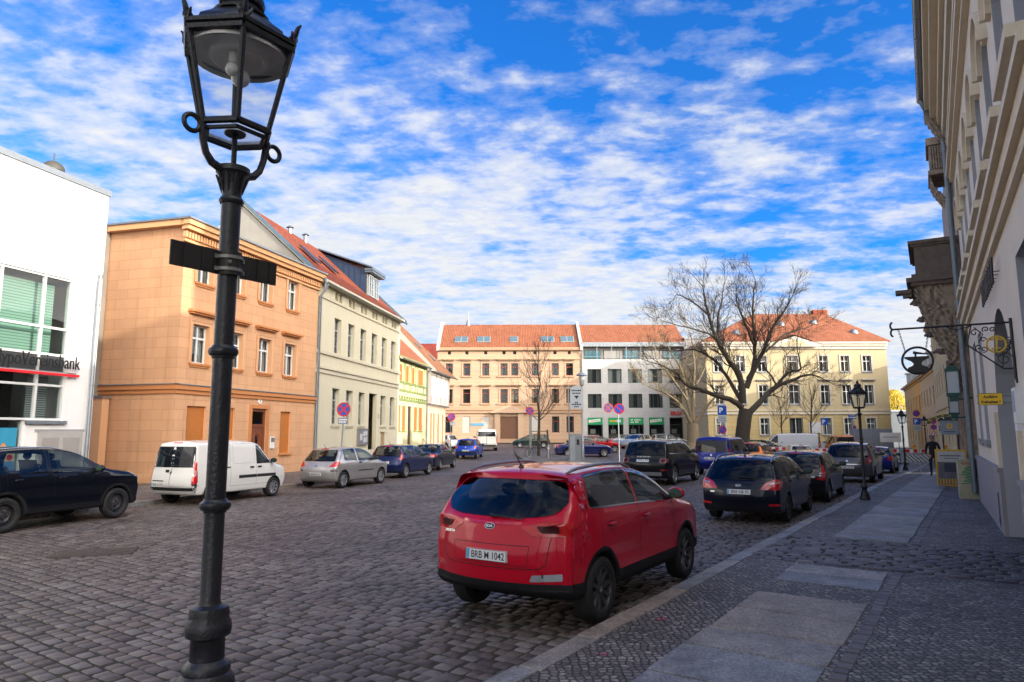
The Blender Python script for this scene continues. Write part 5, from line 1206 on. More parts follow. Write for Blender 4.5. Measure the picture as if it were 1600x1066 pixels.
# sunlit yellow willow far behind
b = at(1397, 690, 120); wl = thing('willow_tree', 'sunlit yellow-green willow glowing behind the yellow house', 'tree', (b.x, 120, -.3)); rg = random.Random(77)
A, B = MB(), MB(); A.tube([(0, 0, 0), (.2, 0, 3), (0, .2, 5)], [.5, .4, .2], 8)
for k in range(9):
    a = k*.7; A.tube([(0, 0, 4+.2*k), (1.4*math.cos(a), 1.4*math.sin(a), 5+.2*k), (2.2*math.cos(a), 2.2*math.sin(a), 5.6+.2*k)], [.16, .09, .04], 6)
for k in range(5200):
    a = rg.uniform(0, 2*PI); f = rg.random()**.5; zc = rg.uniform(1.4, 9.6); rmax = 3.4*math.sin(min(1, max(.05, (zc-.4)/9.6))*PI)**.6*(1+.22*math.sin(a*5+zc*1.1))
    x, y = rmax*f*math.cos(a), rmax*f*math.sin(a); l = rg.uniform(.2, .55); w = rg.uniform(.03, .07); q = rg.uniform(0, PI)
    B.face([(x-w*math.cos(q), y-w*math.sin(q), zc), (x+w*math.cos(q), y+w*math.sin(q), zc), (x+w*math.cos(q)+rg.gauss(0, .08), y+w*math.sin(q), zc-l), (x-w*math.cos(q)+rg.gauss(0, .08), y, zc-l)])
A.build('trunk', M_BARK, wl); B.build('crown', pmat('willow_leaf', (.60, .44, .035), .7, .35, 1.2), wl)
# ================================================================== street furniture
KA = math.atan2(KD.y, KD.x)                 # rotation that turns local +x along the street
def street_lamp(label, x, y, z0, ped=1.26, drop=0.0, n=20, full=True, group='black lantern street lamps'):
    o = thing('street_lamp', label, 'street lamp', (x, y, z0), KA, group)
    Z = lambda z: z-drop
    p = [(.0, 0), (.135, 0), (.135, .08), (.115, .12), (.105, .16), (.10, ped-.32), (.108, ped-.3), (.118, ped-.26), (.108, ped-.2), (.092, ped-.18), (.094, ped-.16), (.085, ped-.145), (.068, ped-.13), (.066, ped-.05), (.07, ped-.045), (.088, ped-.035), (.091, ped-.01), (.088, ped+.015), (.078, ped+.03), (.08, ped+.05), (.074, ped+.075), (.047, ped+.085), (.041, ped+.10)]
    for zr, rr in ((1.747, .064), (2.40, .063)):
        z = Z(zr)
        if z > ped+.2: p += [(.041, z-.032), (.047, z-.03), (.048, z-.022), (rr-.006, z-.018), (rr, z-.004), (rr-.003, z+.010), (.05, z+.016), (.047, z+.024), (.041, z+.026)]
    p += [(.042, Z(3.06)), (.048, Z(3.062)), (.054, Z(3.075)), (.048, Z(3.088)), (.042, Z(3.09)), (.043, Z(3.125)), (.050, Z(3.165)), (.062, Z(3.195)), (.066, Z(3.20)), (.072, Z(3.205)), (.072, Z(3.228)), (.06, Z(3.233)), (0, Z(3.233))]
    mb = MB(); mb.lathe(p, n if full else 12)
    if full:
        for k in range(10):
            a = 2*PI*k/10; mb.tube([(.042*math.cos(a), .042*math.sin(a), Z(3.11)), (.053*math.cos(a), .053*math.sin(a), Z(3.16)), (.068*math.cos(a), .068*math.sin(a), Z(3.192))], [.003, .009, .005], 6)
    mb.build('post', M_IRON, o)
    zb, zt, rb, rt = Z(3.40), Z(3.79), .155, .246
    hx = lambda r, z, k: Vector((r*math.cos(PI/3*k), r*math.sin(PI/3*k), z))
    mb = MB()
    for k in range(6):
        mb.tube([hx(rb, zb, k), hx(rt, zt, k)], [.012, .013], 6); mb.tube([hx(rb, zb, k), hx(rb, zb, k+1)], .016, 6); mb.tube([hx(rt, zt, k), hx(rt, zt, k+1)], .019, 6); mb.tube([hx(rt+.008, zt+.03, k), hx(rt+.008, zt+.03, k+1)], .016, 6)
        mb.tube([hx(rb-.02, zb-.025, k), hx(rb-.02, zb-.025, k+1)], .010, 6)
    F_ = mb.build('lantern_frame', M_IRON, o)
    mb = MB()
    for k in range(6): mb.face([hx(rb*.99, zb, k), hx(rb*.99, zb, k+1), hx(rt*.99, zt, k+1), hx(rt*.99, zt, k)])
    mb.build('glass_pane', glassmat('lantern_glass', (.88, .90, .92), .8), F_)
    mb = MB(); rows = [[(r*math.cos(2*PI*j/24), r*math.sin(2*PI*j/24), zb-.004) for j in range(24)] for r in (.042, .14)]; mb.grid(rows, 0, True, True)
    fm, ft, fb = nt('frosted_glass') if 'frosted' not in MATS else (MATS['frosted'], None, None)
    if ft:
        ft.nodes.remove(fb); a_ = N(ft, 'ShaderNodeBsdfTranslucent'); a_.inputs[0].default_value = (.9, .92, .95, 1); b_ = N(ft, 'ShaderNodeBsdfTransparent'); mx = N(ft, 'ShaderNodeMixShader'); mx.inputs[0].default_value = .45; L(ft, a_.outputs[0], mx.inputs[1]); L(ft, b_.outputs[0], mx.inputs[2]); L(ft, mx.outputs[0], ft.nodes['Material Output'].inputs[0]); MATS['frosted'] = fm
    mb.build('bottom_pane', MATS['frosted'], F_)
    mb = MB(); mb.tube([(0, 0, Z(3.23)), (0, 0, zb+.0)], .012, 8); mb.lathe([(.0, zb-.012), (.045, zb-.012), (.048, zb), (.0, zb+.006)], 16)
    for s_ in (-1, 1):
        mb.tube([(s_*.06, 0, Z(3.21)), (s_*.105, 0, Z(3.225)), (s_*.135, 0, Z(3.26)), (s_*.153, 0, Z(3.315)), (s_*.163, 0, Z(3.39)), (s_*.17, 0, Z(3.415))], [.02, .018, .016, .016, .016, .014], 8)
        c = Vector((s_*.205, 0, Z(3.37))); mb.tube([c+Vector((.036*math.cos(a), 0, .036*math.sin(a))) for a in [2*PI*j/18 for j in range(19)]], .011, 8)
    mb.build('bracket', M_IRON, o)
    mb = MB(); rp = [(rt+.018, 3.82), (rt-.03, 3.838), (.20, 3.885), (.15, 3.925), (.12, 3.955)]
    mb.grid([[hx(r, Z(z), k) for k in range(6)] for r, z in rp], 0, False, True)
    mb.lathe([(.122, Z(3.95)), (.125, Z(3.96)), (.105, Z(3.975)), (.09, Z(3.99)), (.085, Z(4.005)), (.098, Z(4.01)), (.103, Z(4.03)), (.098, Z(4.05)), (.06, Z(4.08)), (.03, Z(4.11)), (.034, Z(4.14)), (.012, Z(4.18)), (0, Z(4.22))], 20)
    mb.build('lantern_roof', M_IRON, o)
    for k in range(6):
        mb = MB()
        q = hx(rt+.012, Z(3.825), k); a = PI/3*k; d = Vector((math.cos(a), math.sin(a), 0)); e = Vector((-d.y, d.x, 0))
        mb.tube([q-d*.03, q+d*.004+Vector((0, 0, .035)), q+d*.016+Vector((0, 0, .07)), q+d*.03+Vector((0, 0, .085))], [.016, .014, .010, .004], 6)
        if full:
            for s_ in (-1, 1):
                mb.tube([q-d*.01+e*.0, q+e*s_*.022+Vector((0, 0, .02)), q+e*s_*.03+Vector((0, 0, .04))], [.012, .009, .004], 5); mb.tube([q-d*.05, q-d*.05+e*s_*.018+Vector((0, 0, .02))], [.012, .005], 5)
        mb.build('crest', M_IRON, o)
    mb = MB(); mb.lathe([(.216, Z(3.755)), (.21, Z(3.78)), (.15, Z(3.79)), (.135, Z(3.775)), (.13, Z(3.752)), (.115, Z(3.748)), (.1, Z(3.757)), (.05, Z(3.763)), (.0, Z(3.763))], 28); mb.build('reflector', pmat('reflector_enamel', (.68, .66, .62), .4, .15, 6), o)
    mb = MB()
    for dx, r in ((.02, .042), (-.05, .03)):
        mb.lathe([(0, -r)]+[(r*math.cos(a), r*math.sin(a)) for a in [PI*(j/10-.5) for j in range(1, 10)]]+[(.018, r*1.0), (.018, .08)], 16, (dx, dx*.6, Z(3.675)))
    mb.build('bulb', pmat('opal_bulb', (.75, .72, .66), .25, .05, 5), o)
    return o
def name_board(label, lamp, z, a=.27, b=.24, h=.105, back=1, r=.052):
    """double street-name board, bent round the post and held by two clamps"""
    o = thing('street_name_board', label, 'street sign', lamp.location+Vector((0, 0, z)), KA, 'black name boards clamped to the lamp posts')
    path = [(-a, -.012), (-.085, -.012)]+[(-r*math.cos(t_), -r*math.sin(t_)*1.02-.004) for t_ in [PI*k/10 for k in range(0, 11)]]+[(.085, -.012), (b, -.012)]
    mb = MB(); rows = []
    for x, y in path: rows.append([(x, y-.004, -h/2), (x, y-.004, h/2), (x, y+.004, h/2), (x, y+.004, -h/2)])
    mb.grid(rows, 0, False, True); mb.face(rows[0]); mb.face(rows[-1][::-1])
    for x in (-a+.06, -a+.14, b-.1, b-.035): mb.box(x-.006, x+.006, -.022, -.0161, -h/2+.003, h/2-.003)
    mb.build('board', pmat('board_black', (.016, .013, .011), .55, .5, 18), o)
    mb = MB()
    for s_ in (-.028, .026):
        rr = r+.009; P = [(-rr*math.cos(t_), -rr*math.sin(t_)-.004) for t_ in [PI*k/12 for k in range(13)]]
        rows = [[(x, y, s_-.007), (x, y, s_+.007), (x*.985, y*.985, s_+.007), (x*.985, y*.985, s_-.007)] for x, y in P]; mb.grid(rows, 0, True, True)
        mb.box(-rr-.012, -rr+.004, -.014, .006, s_-.009, s_+.009); mb.box(rr-.004, rr+.012, -.014, .006, s_-.009, s_+.009)
    mb.lathe([(0, -.012), (.008, -.010), (.008, 0)], 10, (-.03, -r-.002, 0), 0, ax='y')
    mb.build('clamp', pmat('clamp_steel', (.24, .24, .22), .5, .2, 10, 0, 20, .5), o)
    return o
L1 = street_lamp('tall black cast-iron lantern post in the foreground, nearest the camera', -1.255, 2.95, .0, n=32)
name_board('long black name board clamped round the foreground lamp post', L1, 2.785)
l2 = kp(0, .0); p2 = G(1352, 782, .12)
L2 = street_lamp('black lantern post beside the pavement slabs, next to the grey hatchback', p2.x, p2.y, .11, .38, .78, full=False); name_board('black name board on the lantern post beside the parked grey car', L2, 1.72, .30, .30, .08)
p3 = Vector((21.9, 38.6)); L3 = street_lamp('black lantern post before the barrier, behind the P sign', p3.x, p3.y, gz(p3.x, p3.y)+.1, .38, .78, full=False); name_board('black name board on the lantern post before the barrier', L3, 1.72, .27, .27, .08)
p4 = Vector((31.2, 52)); L4 = street_lamp('farthest black lantern post, right of the barrier and in front of the straw house', p4.x, p4.y, gz(p4.x, p4.y)+.1, .38, .78, full=False); name_board('black name board on the farthest lantern post', L4, 1.72, .27, .27, .08)
# modern grey lamp on the island
gp = at(911, 722, 47); ml = thing('post_top_lamp', 'modern grey post-top lamp with a hat shade beside the ticket machine', 'street lamp', (gp.x, 47, gz(gp.x, 47)+.1))
mb = MB(); mb.lathe([(.09, 0), (.09, .9), (.065, .95), (.06, 5.1), (.0, 5.1)], 12); mb.build('post', M_STEEL, ml)
mb = MB(); mb.lathe([(.10, 5.1), (.15, 5.15), (.19, 5.75), (.2, 5.8)], 14); mb.build('lamp_glass', pmat('lamp_opal', (.5, .52, .52), .4), ml); mb = MB(); mb.lathe([(.38, 5.78), (.36, 5.84), (.2, 5.95), (.09, 6.0), (.08, 6.15), (0, 6.18)], 14); mb.build('lamp_shade', pmat('lamp_grey_blue', (.16, .20, .24), .5), ml)
tm = thing('ticket_machine', 'grey steel parking ticket machine at the edge of the car park', 'ticket machine', (at(899, 722, 45.5).x, 45.5, gz(4, 45.5)+.1)); mb = MB(); mb.box(-.38, .36, -.25, .25, 0, 1.75); mb.box(-.4, .38, -.28, .27, 1.75, 1.82); mb.build('cabinet', M_STEEL, tm)
mb = MB(); mb.box(-.02, .34, -.265, -.251, .1, 1.65); mb.box(.08, .26, -.28, -.266, 1.1, 1.45, 1); mb.build('panel', [pmat('panel_grey', (.20, .22, .24), .5), M_BLACK], tm)
def post_sign(name, label, x, y, z0, h, r=.035, rz=0, cat='sign', group=None, lean=0):
    o = thing(name, label, cat, (x, y, z0), rz, group); mb = MB(); mb.tube([(0, .05, 0), (lean, .05, h)], r, 8); mb.lathe([(r+.02, 0), (r+.02, .12), (r, .14)], 8, (0, .05, 0)); mb.build('pole', M_STEEL, o); return o
def disc_sign(o, x, z, r, cross, y=0.0, faded=False):
    mb = MB(); n = 28; mr = pmat('sign_red_faded', (.50, .10, .07), .5) if faded else M_REDSIGN; mbl = pmat('sign_blue_faded', (.09, .10, .36), .5) if faded else M_BLUESIGN
    mb.lathe([(0, y), (r, y), (r, y+.012), (0, y+.012)], n, (x, 0, z), 2, ax='y'); mb.lathe([(r*.80, y-.001), (r*.995, y-.001)], n, (x, 0, z), 0, ax='y'); mb.lathe([(0, y-.0012), (r*.80, y-.0012)], n, (x, 0, z), 1, ax='y')
    for s_ in ((1, -1) if cross else (-1,)):
        c = math.cos(PI/4)*r*.84; w = r*.12; d = Vector((s_*c, 0, c)); e = Vector((-d.z, 0, d.x)).normalized()*w
        k = .0028 if s_ > 0 else .0024; q = Vector((x, y-k, z)); mb.face([q-d-e, q+d-e, q+d+e, q-d+e], 0)
    mb.build('disc', [mr, mbl, M_STEEL], o)
def plate(o, x, z, w, h, mat, name='plate', y=0.0, marks=None, text=None, tcol=None, bars=0):
    mb = MB(); mb.box(x-w/2, x+w/2, y, y+.012, z-h/2, z+h/2); rg = random.Random(int(z*31+w*17))
    if text:
        for s_, dx, dz, hh in text: put_text(mb, s_, (x+dx, y-.003, z+dz), (1, 0, 0), (0, 0, 1), h=hh, mi=1, bold=.02)
    for k in range(bars):
        zz = z+h*.36-h*.72*(k+.5)/bars; xx = x-w*.4
        while xx < x+w*.34:
            l = rg.uniform(.06, .16)*w*1.2; mb.box(xx, min(xx+l, x+w*.42), y-.003, y-.001, zz-h*.2/bars, zz+h*.2/bars, 1); xx += l+w*.04
    mb.build(name, [mat, tcol or M_WHITE], o)
m_pl2 = pmat('plate_pale', (.42, .47, .52), .5, .08, 5)
# left kerb signs
q = at(531, 690, 30); s1 = post_sign('no_stopping_sign', 'leaning round no-stopping sign in front of the cream house', q.x+.0, 30, .11, 2.62, rz=R(-6), lean=.12, group='no-stopping signs'); disc_sign(s1, .12, 2.93, .31, True, .01); plate(s1, .1, 2.43, .45, .27, pmat('plate_grey_blue', (.22, .25, .34), .5), bars=2)
q = at(704, 690, 56); s2 = post_sign('no_stopping_sign', 'round no-stopping sign in front of the pink corner house', q.x, 56, gz(-4, 56)+.1, 2.7, group='no-stopping signs'); disc_sign(s2, .05, 2.95, .33, True, .01); plate(s2, .15, 2.4, .45, .3, pmat('plate_grey_blue', (.22, .25, .34), .5), bars=2)
q = at(829, 715, 51); s3 = post_sign('no_stopping_sign', 'round no-stopping sign on a thick pole left of the young tree', q.x, 51, gz(1.4, 51)+.1, 3.5, .09, group='no-stopping signs'); disc_sign(s3, -.05, 3.42, .31, True, -.06)
q = at(968, 728, 42.2); s4 = post_sign('restricted_parking_sign', 'two round signs side by side on one pole, the left one faded', q.x, 42.2, .0, 3.1); disc_sign(s4, .05, 3.45, .33, False, .0); disc_sign(s4, -.62, 3.5, .30, True, .01, True)
mb = MB(); mb.tube([(-.6, .04, 3.45), (.1, .04, 3.45)], .02, 6); mb.build('cross_arm', M_STEEL, s4)
q = at(889, 720, 45.8); s5 = post_sign('info_sign', 'pale arched information sign with a black triangle on the pole over the ticket machine', q.x, 45.4, gz(3.7, 45.4)+.1, 5.0, .045)
mb = MB(); w, z0, z1 = .42, 3.45, 4.75; cx_ = .52
mb.prism([(cx_-w, z0), (cx_+w, z0), (cx_+w, z1-.1)]+[(cx_+w*math.cos(a), z1-.1+.35*math.sin(a)) for a in [PI*k/10 for k in range(1, 10)]]+[(cx_-w, z1-.1)], .0, .03); mb.build('board', m_pl2, s5)
mb = MB(); rg = random.Random(2)
for z, n in ((4.62, 6), (4.44, 5), (3.84, 2), (3.7, 6), (3.56, 3)):
    for k in range(n): mb.box(cx_-.055*n+k*.11, cx_-.055*n+k*.11+.085, -.004, -.001, z, z+rg.uniform(.07, .1))
mb.face([(cx_-.17, -.003, 4.32), (cx_+.17, -.003, 4.32), (cx_, -.003, 4.1)][::-1]); mb.build('lettering', M_BLACK, s5)
# car-park P signs
def p_sign(label, px, py, Y, size, extra, rz=0, zbase=None):
    q = at(px, py, Y); z0 = gz(q.x, Y); h = q.z-z0; o = post_sign('parking_sign', label, q.x, Y, z0, h+size/2, rz=rz, group='blue parking signs')
    plate(o, 0, h, size, size, M_BLUESIGN, 'p_plate', text=[('P', -size*.12, 0, size*.6)]); 
    if extra: plate(o, 0, h-size*.5-extra/2-.03, size*.98, extra, m_pl2, 'lower_plate', bars=3, tcol=pmat('print_grey', (.18, .2, .24), .6))
    return o, h
o, h = p_sign('blue parking sign above a pale plate and round sign, left of the old tree', 1128.5, 642, 48, .62, .5); disc_sign(o, -.02, h-1.35, .28, False, .0)
p_sign('blue parking sign in front of a yellow house window, right of the entrance', 1288.5, 660, 66, .62, 0)
o, h = p_sign('blue parking sign topped by a round sign, beside the lantern at the barrier', 1433, 660, 36.3, .34, .28, rz=R(-20)); disc_sign(o, -.0, h+.42, .17, False, .0)
q = at(1335, 658, 62); o = post_sign('street_name_sign', 'two blue street name plates above a small red sign, in front of the yellow house', q.x, 62, -.25, 3.6); plate(o, -.15, 3.75, .8, .16, pmat('deep_blue', (.02, .06, .28), .5), bars=1); plate(o, -.15, 3.52, .7, .26, M_BLUESIGN, bars=1); disc_sign(o, 0, 2.65, .16, False)
for lab, px, Y, items in (('no-stopping sign over a second disc and red warning triangle, right of the walking man', 1458.5, 46, 'dd^'), ('blue direction plate with a small black and yellow disc above it, near the straw house', 1471, 46, 'cb')):
    q = at(px, 660, Y); o = post_sign('road_sign', lab, q.x, Y, -.25, 3.1 if items == 'dd^' else 3.2, rz=R(-25), group=None)
    if items == 'dd^':
        disc_sign(o, 0, 2.95, .19, True); disc_sign(o, 0, 2.56, .18, False)
        mb = MB(); mb.prism([(-.2, 2.0), (.2, 2.0), (0, 2.34)], 0, .012, 0); mb.prism([(-.135, 2.035), (.135, 2.035), (0, 2.27)], -.003, -.001, 1); mb.box(-.03, .045, -.006, -.004, 2.06, 2.17, 2); mb.build('triangle', [M_REDSIGN, M_WHITE, M_BLACK], o)
    else:
        plate(o, .1, 2.45, .5, .33, M_BLUESIGN, bars=1); mb = MB(); mb.lathe([(0, 0), (.17, 0), (.17, .012)], 20, (0, 0, 3.0), 0, ax='y'); mb.box(-.13, .13, -.004, -.001, 2.95, 3.01, 1); mb.build('disc', [M_BLACK, M_YELLOW], o); plate(o, .0, 2.72, .4, .09, m_pl2)
# bicycle against the tree frame
bq = at(838, 716, 50.9); bc = thing('bicycle', 'dark bicycle leaning on the stake frame of the young tree', 'bicycle', (bq.x+.0, 51.0, gz(2, 51)+.11), R(12)); bc.rotation_euler = (0, R(0), R(12))
mf = pmat('bike_frame', (.03, .04, .05), .35, .1, 5)
for x in (-.52, .52):
    mb = MB(); mb.tube([(x+.33*math.cos(a), 0, .35+.33*math.sin(a)) for a in [2*PI*k/28 for k in range(29)]], .02, 6); w_ = mb.build('wheel', M_BLACK, bc)
    mb = MB(); [mb.tube([(x, 0, .35), (x+.32*math.cos(a), 0, .35+.32*math.sin(a))], .003, 3) for a in [2*PI*k/14 for k in range(14)]]; mb.tube([(x+.305*math.cos(a), 0, .35+.305*math.sin(a)) for a in [2*PI*k/28 for k in range(29)]], .008, 5); mb.build('rim', M_STEEL, w_)
mb = MB()
for a, b in (((-.52, .35), (-.02, .32)), ((-.02, .32), (-.18, .85)), ((-.52, .35), (-.18, .85)), ((-.02, .32), (.38, .78)), ((-.17, .8), (.36, .86)), ((.52, .35), (.34, .98)), ): mb.tube([(a[0], 0, a[1]), (b[0], 0, b[1])], .018, 7)
mb.build('frame', mf, bc); mb = MB(); mb.tube([(-.3, 0, .93), (-.15, 0, .95), (-.05, 0, .93)], [.06, .07, .02], 8); mb.build('saddle', M_BLACK, bc); mb = MB(); mb.tube([(.2, -.28, 1.05), (.33, -.1, 1.04), (.34, 0, 1.0), (.33, .1, 1.04), (.2, .28, 1.05)], .014, 6); mb.build('handlebar', M_STEEL, bc)
q = at(857, 716, 48); bo = thing('bollard', 'short grey steel bollard at the island edge by the blue saloon', 'bollard', (q.x, 48, gz(2.5, 48)+.1)); mb = MB(); mb.lathe([(.06, 0), (.06, 1.0), (.05, 1.04), (0, 1.06)], 12); mb.build('post', M_STEEL, bo); mb = MB(); mb.lathe([(.064, .75), (.064, .85)], 12); mb.build('band', M_WHITE, bo)
# red and white barriers closing the street
def stripemat():
    m, t, b = nt('striped_board'); tc = N(t, 'ShaderNodeTexCoord'); sp = N(t, 'ShaderNodeSeparateXYZ'); L(t, tc.outputs['Object'], sp.inputs[0])
    f = math_(t, 'GREATER_THAN', math_(t, 'FRACT', math_(t, 'DIVIDE', math_(t, 'ADD', sp.outputs[0], sp.outputs[2]), .26)), .5)
    L(t, mixc(t, f, (.62, .64, .66), (.14, .16, .18)), b.inputs['Base Color']); b.inputs['Roughness'].default_value = .5; return m
M_STR = stripemat()
def barrier(label, x, y, rz, n=1):
    o = thing('barrier', label, 'barrier', (x, y, gz(x, y)+.02), rz, 'red and white barriers across the street'); 
    mb = MB(); mb.box(-1, 1, -.02, .02, .78, 1.05); 
    for k in range(4): mb.box(-.95+k*.5, -.95+k*.5+.26, -.024, -.021, .80, 1.03, 1)
    mb.build('top_board', [M_WHITE, M_REDSIGN], o); mb = MB(); mb.box(-.98, .98, -.02, .02, .15, .68); mb.build('lower_board', M_STR, o)
    mb = MB(); [mb.tube([(s_, 0, 0), (s_, 0, 1.1)], .03, 6) for s_ in (-.97, .97)]; [mb.box(s_-.1, s_+.1, -.3, .3, -.02, .08) for s_ in (-.97, .97)]; mb.build('foot', M_BLACK, o); return o
BL = ['nearest barrier panel to the far lantern posts, with amber warning lamp', 'barrier panel right of the blue hatchback, second from the lantern posts', 'barrier panel third from the lantern posts, behind the blue hatchback', 'barrier panel fourth along, just right of the lamp post by the grey car', 'barrier panel fifth along, behind the grey car', 'barrier panel at the end of the row, beside the orange van']
b0 = barrier(BL[0], 28.6, 48.4, R(10))
for k in range(1, 6):
    c = copy_tree(b0); x, y = 28.6-2.08*k, 48.4+.9*k; c.location = (x, y, gz(x, y)+.02); c['label'] = BL[k]; c.rotation_euler.z = R(-22)
b0.rotation_euler.z = R(-14)
c = copy_tree(b0); c.location = (30.8, 48.0, gz(30.8, 48)+.02); c['label'] = 'barrier panel standing behind the walking man'
for lab, dx in (('amber warning lamp on the barrier left of the far lantern post', -.4), ('amber warning lamp on the barrier right of the far lantern post', 1.6)):
    o = thing('warning_lamp', lab, 'warning lamp', (28.6+dx, 48.4-dx*.2, gz(28, 48)+1.07), 0, 'amber warning lamps'); mb = MB(); mb.box(-.09, .09, -.05, .05, .0, .1, 1); mb.lathe([(0, -.05), (.1, -.05), (.1, .05), (0, .05)], 14, (0, 0, .2), 0, ax='y'); mb.build('lens', [pmat('amber_lens', (.85, .30, .01), .3), M_YELLOW], o)
o = thing('site_board', 'white site notice board behind the barrier at the corner of the yellow house', 'notice board', (at(1392, 688, 66).x, 66, -.2)); mb = MB(); mb.box(-1.0, 1.0, 0, .03, 1.2, 2.1); mb.build('board', M_WHITE, o); mb = MB(); [mb.tube([(s_, .06, 0), (s_, .06, 2.0)], .04, 6) for s_ in (-.8, .8)]; mb.build('post', M_STEEL, o); mb = MB(); [mb.box(-.7+k*.18, -.58+k*.18, -.004, -.001, 1.6, 1.75) for k in range(8)]; mb.build('lettering', pmat('print_pale', (.4, .4, .45), .6), o)
o = thing('site_container', 'grey-blue site container against the yellow house corner', 'container', (at(1373, 700, 73).x, 73, -.3)); mb = MB(); mb.box(-2, 1.6, 0, 2, 0, 2.6); [mb.box(-2+k*.24, -1.88+k*.24, -.03, -.001, .1, 2.5) for k in range(15)]; mb.build('body', pmat('container_grey', (.22, .25, .31), .6, .15, 2), o)
# pavement furniture
ub = thing('utility_cabinet', 'narrow cream utility cabinet with green graffiti against the house wall', 'utility box', (13.12, 19.98, .115), KA+R(-90)+R(8))
mb = MB(); mb.box(-.23, .23, -.02, .36, .0, 1.08); mb.box(-.25, .25, -.05, .38, 1.08, 1.12); mb.box(-.24, .24, -.03, .37, .24, .27); mb.build('cabinet', pmat('cabinet_cream', (.42, .40, .27), .6, .2, 4, dirt=.5), ub)
mb = MB(); rg = random.Random(4)
pts = [Vector((-.02+.13*math.sin(k*1.9)+.03*math.sin(k*.6), -.026, .92-k*.026)) for k in range(20)]; mb.tube(pts, .013, 5)
pts = [Vector((.05+.08*math.cos(k*2.3), -.026, .75-k*.03)) for k in range(9)]; mb.tube(pts, .012, 5); mb.build('graffiti', pmat('graffiti_green', (.02, .30, .16), .6), ub)
mb = MB(); pts = [Vector((-.15+.022*k, -.026, 1.0+.03*math.sin(k*2.0))) for k in range(15)]; mb.tube(pts, .014, 5); mb.build('graffiti_scrawl', pmat('graffiti_rust', (.42, .14, .06), .6), ub)
af = thing('sandwich_board', 'yellow-framed customer stopper board standing on the pavement beside the cabinet', 'sandwich board', (15.62, 24.65, gz(15.4, 24.7)+.115), KA+R(-90)+R(4))
mf = pmat('frame_yellow', (.72, .42, .015), .45, .08, 5)
for s_ in (0, 1):
    M_ = Matrix.Rotation(R(9), 4, 'X') if s_ == 0 else Matrix.Translation((0, .44, 0)) @ Matrix.Rotation(R(-9), 4, 'X')
    mb = MB(); mb.box(-.46, -.42, -.02, .02, 0, 1.28); mb.box(.42, .46, -.02, .02, 0, 1.28); mb.box(-.42, .42, -.02, .02, 1.24, 1.28); mb.box(-.42, .42, -.02, .02, 0, .04); f = mb.build('frame', mf, af); f.matrix_local = M_
    mb = MB(); mb.box(-.42, .42, -.012, .012, .04, 1.24); mb.box(-.42, .42, -.016, -.0121, .86, 1.24, 1); mb.box(-.42, .42, -.016, -.0121, .04, .86, 2); mb.box(-.22, .2, -.02, -.0161, .5, .82, 3)
    for k in range(9): mb.box(-.38+k*.09, -.34+k*.09, -.02, -.0161, .06, .26, 4)
    for k in range(11): mb.box(-.33+k*.058, -.285+k*.058, -.02, -.0161, 1.06, 1.1, 3)
    for k in range(8): mb.box(-.2+k*.055, -.16+k*.055, -.02, -.0161, .97, 1.0, 3)
    p = mb.build('poster', [M_WHITE, pmat('poster_white', (.52, .53, .55), .5), pmat('poster_street', (.17, .17, .21), .5, .5, 4), pmat('poster_dark', (.05, .06, .09), .5), mf], f)
# hanging restaurant sign on two posts
rs = thing('pub_sign', 'grey-blue pub board with green arched top on two posts beyond the sandwich board', 'sign', (19.05, 30, gz(19, 30)+.1), KA+R(-90)+R(6))
mb = MB(); [mb.tube([(s_, 0, 0), (s_, 0, 2.5)], .03, 7) for s_ in (-.25, .3)]; mb.build('post', M_IRON, rs)
mb = MB(); mb.box(-.32, .34, -.03, .03, 1.85, 2.45); mb.box(-.42, .44, -.04, .04, 2.45, 2.5, 1); mb.box(-.15, .15, -.03, .03, 2.5, 2.62, 1); mb.lathe([(.06, -.035), (.12, -.035)], 14, (.02, 0, 2.22), 2, ax='y'); mb.box(-.2, .22, -.034, -.031, 1.96, 1.99, 1); mb.build('board', [pmat('pub_grey_blue', (.27, .33, .38), .5), pmat('pub_green', (.03, .06, .045), .5), M_YELLOW], rs)
mb = MB(); n = 14; a_ = lambda k: PI*(.14+.72*k/n)
for k in range(n):
    P = [(r*math.cos(q), 2.05+r*.75*math.sin(q)) for r, q in ((.78, a_(k)), (.92, a_(k)), (.92, a_(k+1)), (.78, a_(k+1)))]; mb.prism(P, -.02, .02)
    if k % 2 == 0: P = [(r*math.cos(q), 2.05+r*.75*math.sin(q)) for r, q in ((.82, a_(k+.2)), (.88, a_(k+.2)), (.88, a_(k+.8)), (.82, a_(k+.8)))]; mb.prism(P, -.024, -.0205, 1)
mb.build('arched_board', [pmat('pub_moss', (.10, .13, .035), .5), M_YELLOW], rs)
# wall-mounted things on the ivory house (in its local frame)
def on_house(name, label, cat, u, z=0, group=None): 
    o = thing(name, label, cat, nh.matrix_basis @ Vector((u, 0, z)), nh.rotation_euler.z, group); return o
bpy.context.view_layer.update()
gs = on_house('gate_sign', 'yellow sign on two arms asking to keep the exit clear', 'sign', 11.75)
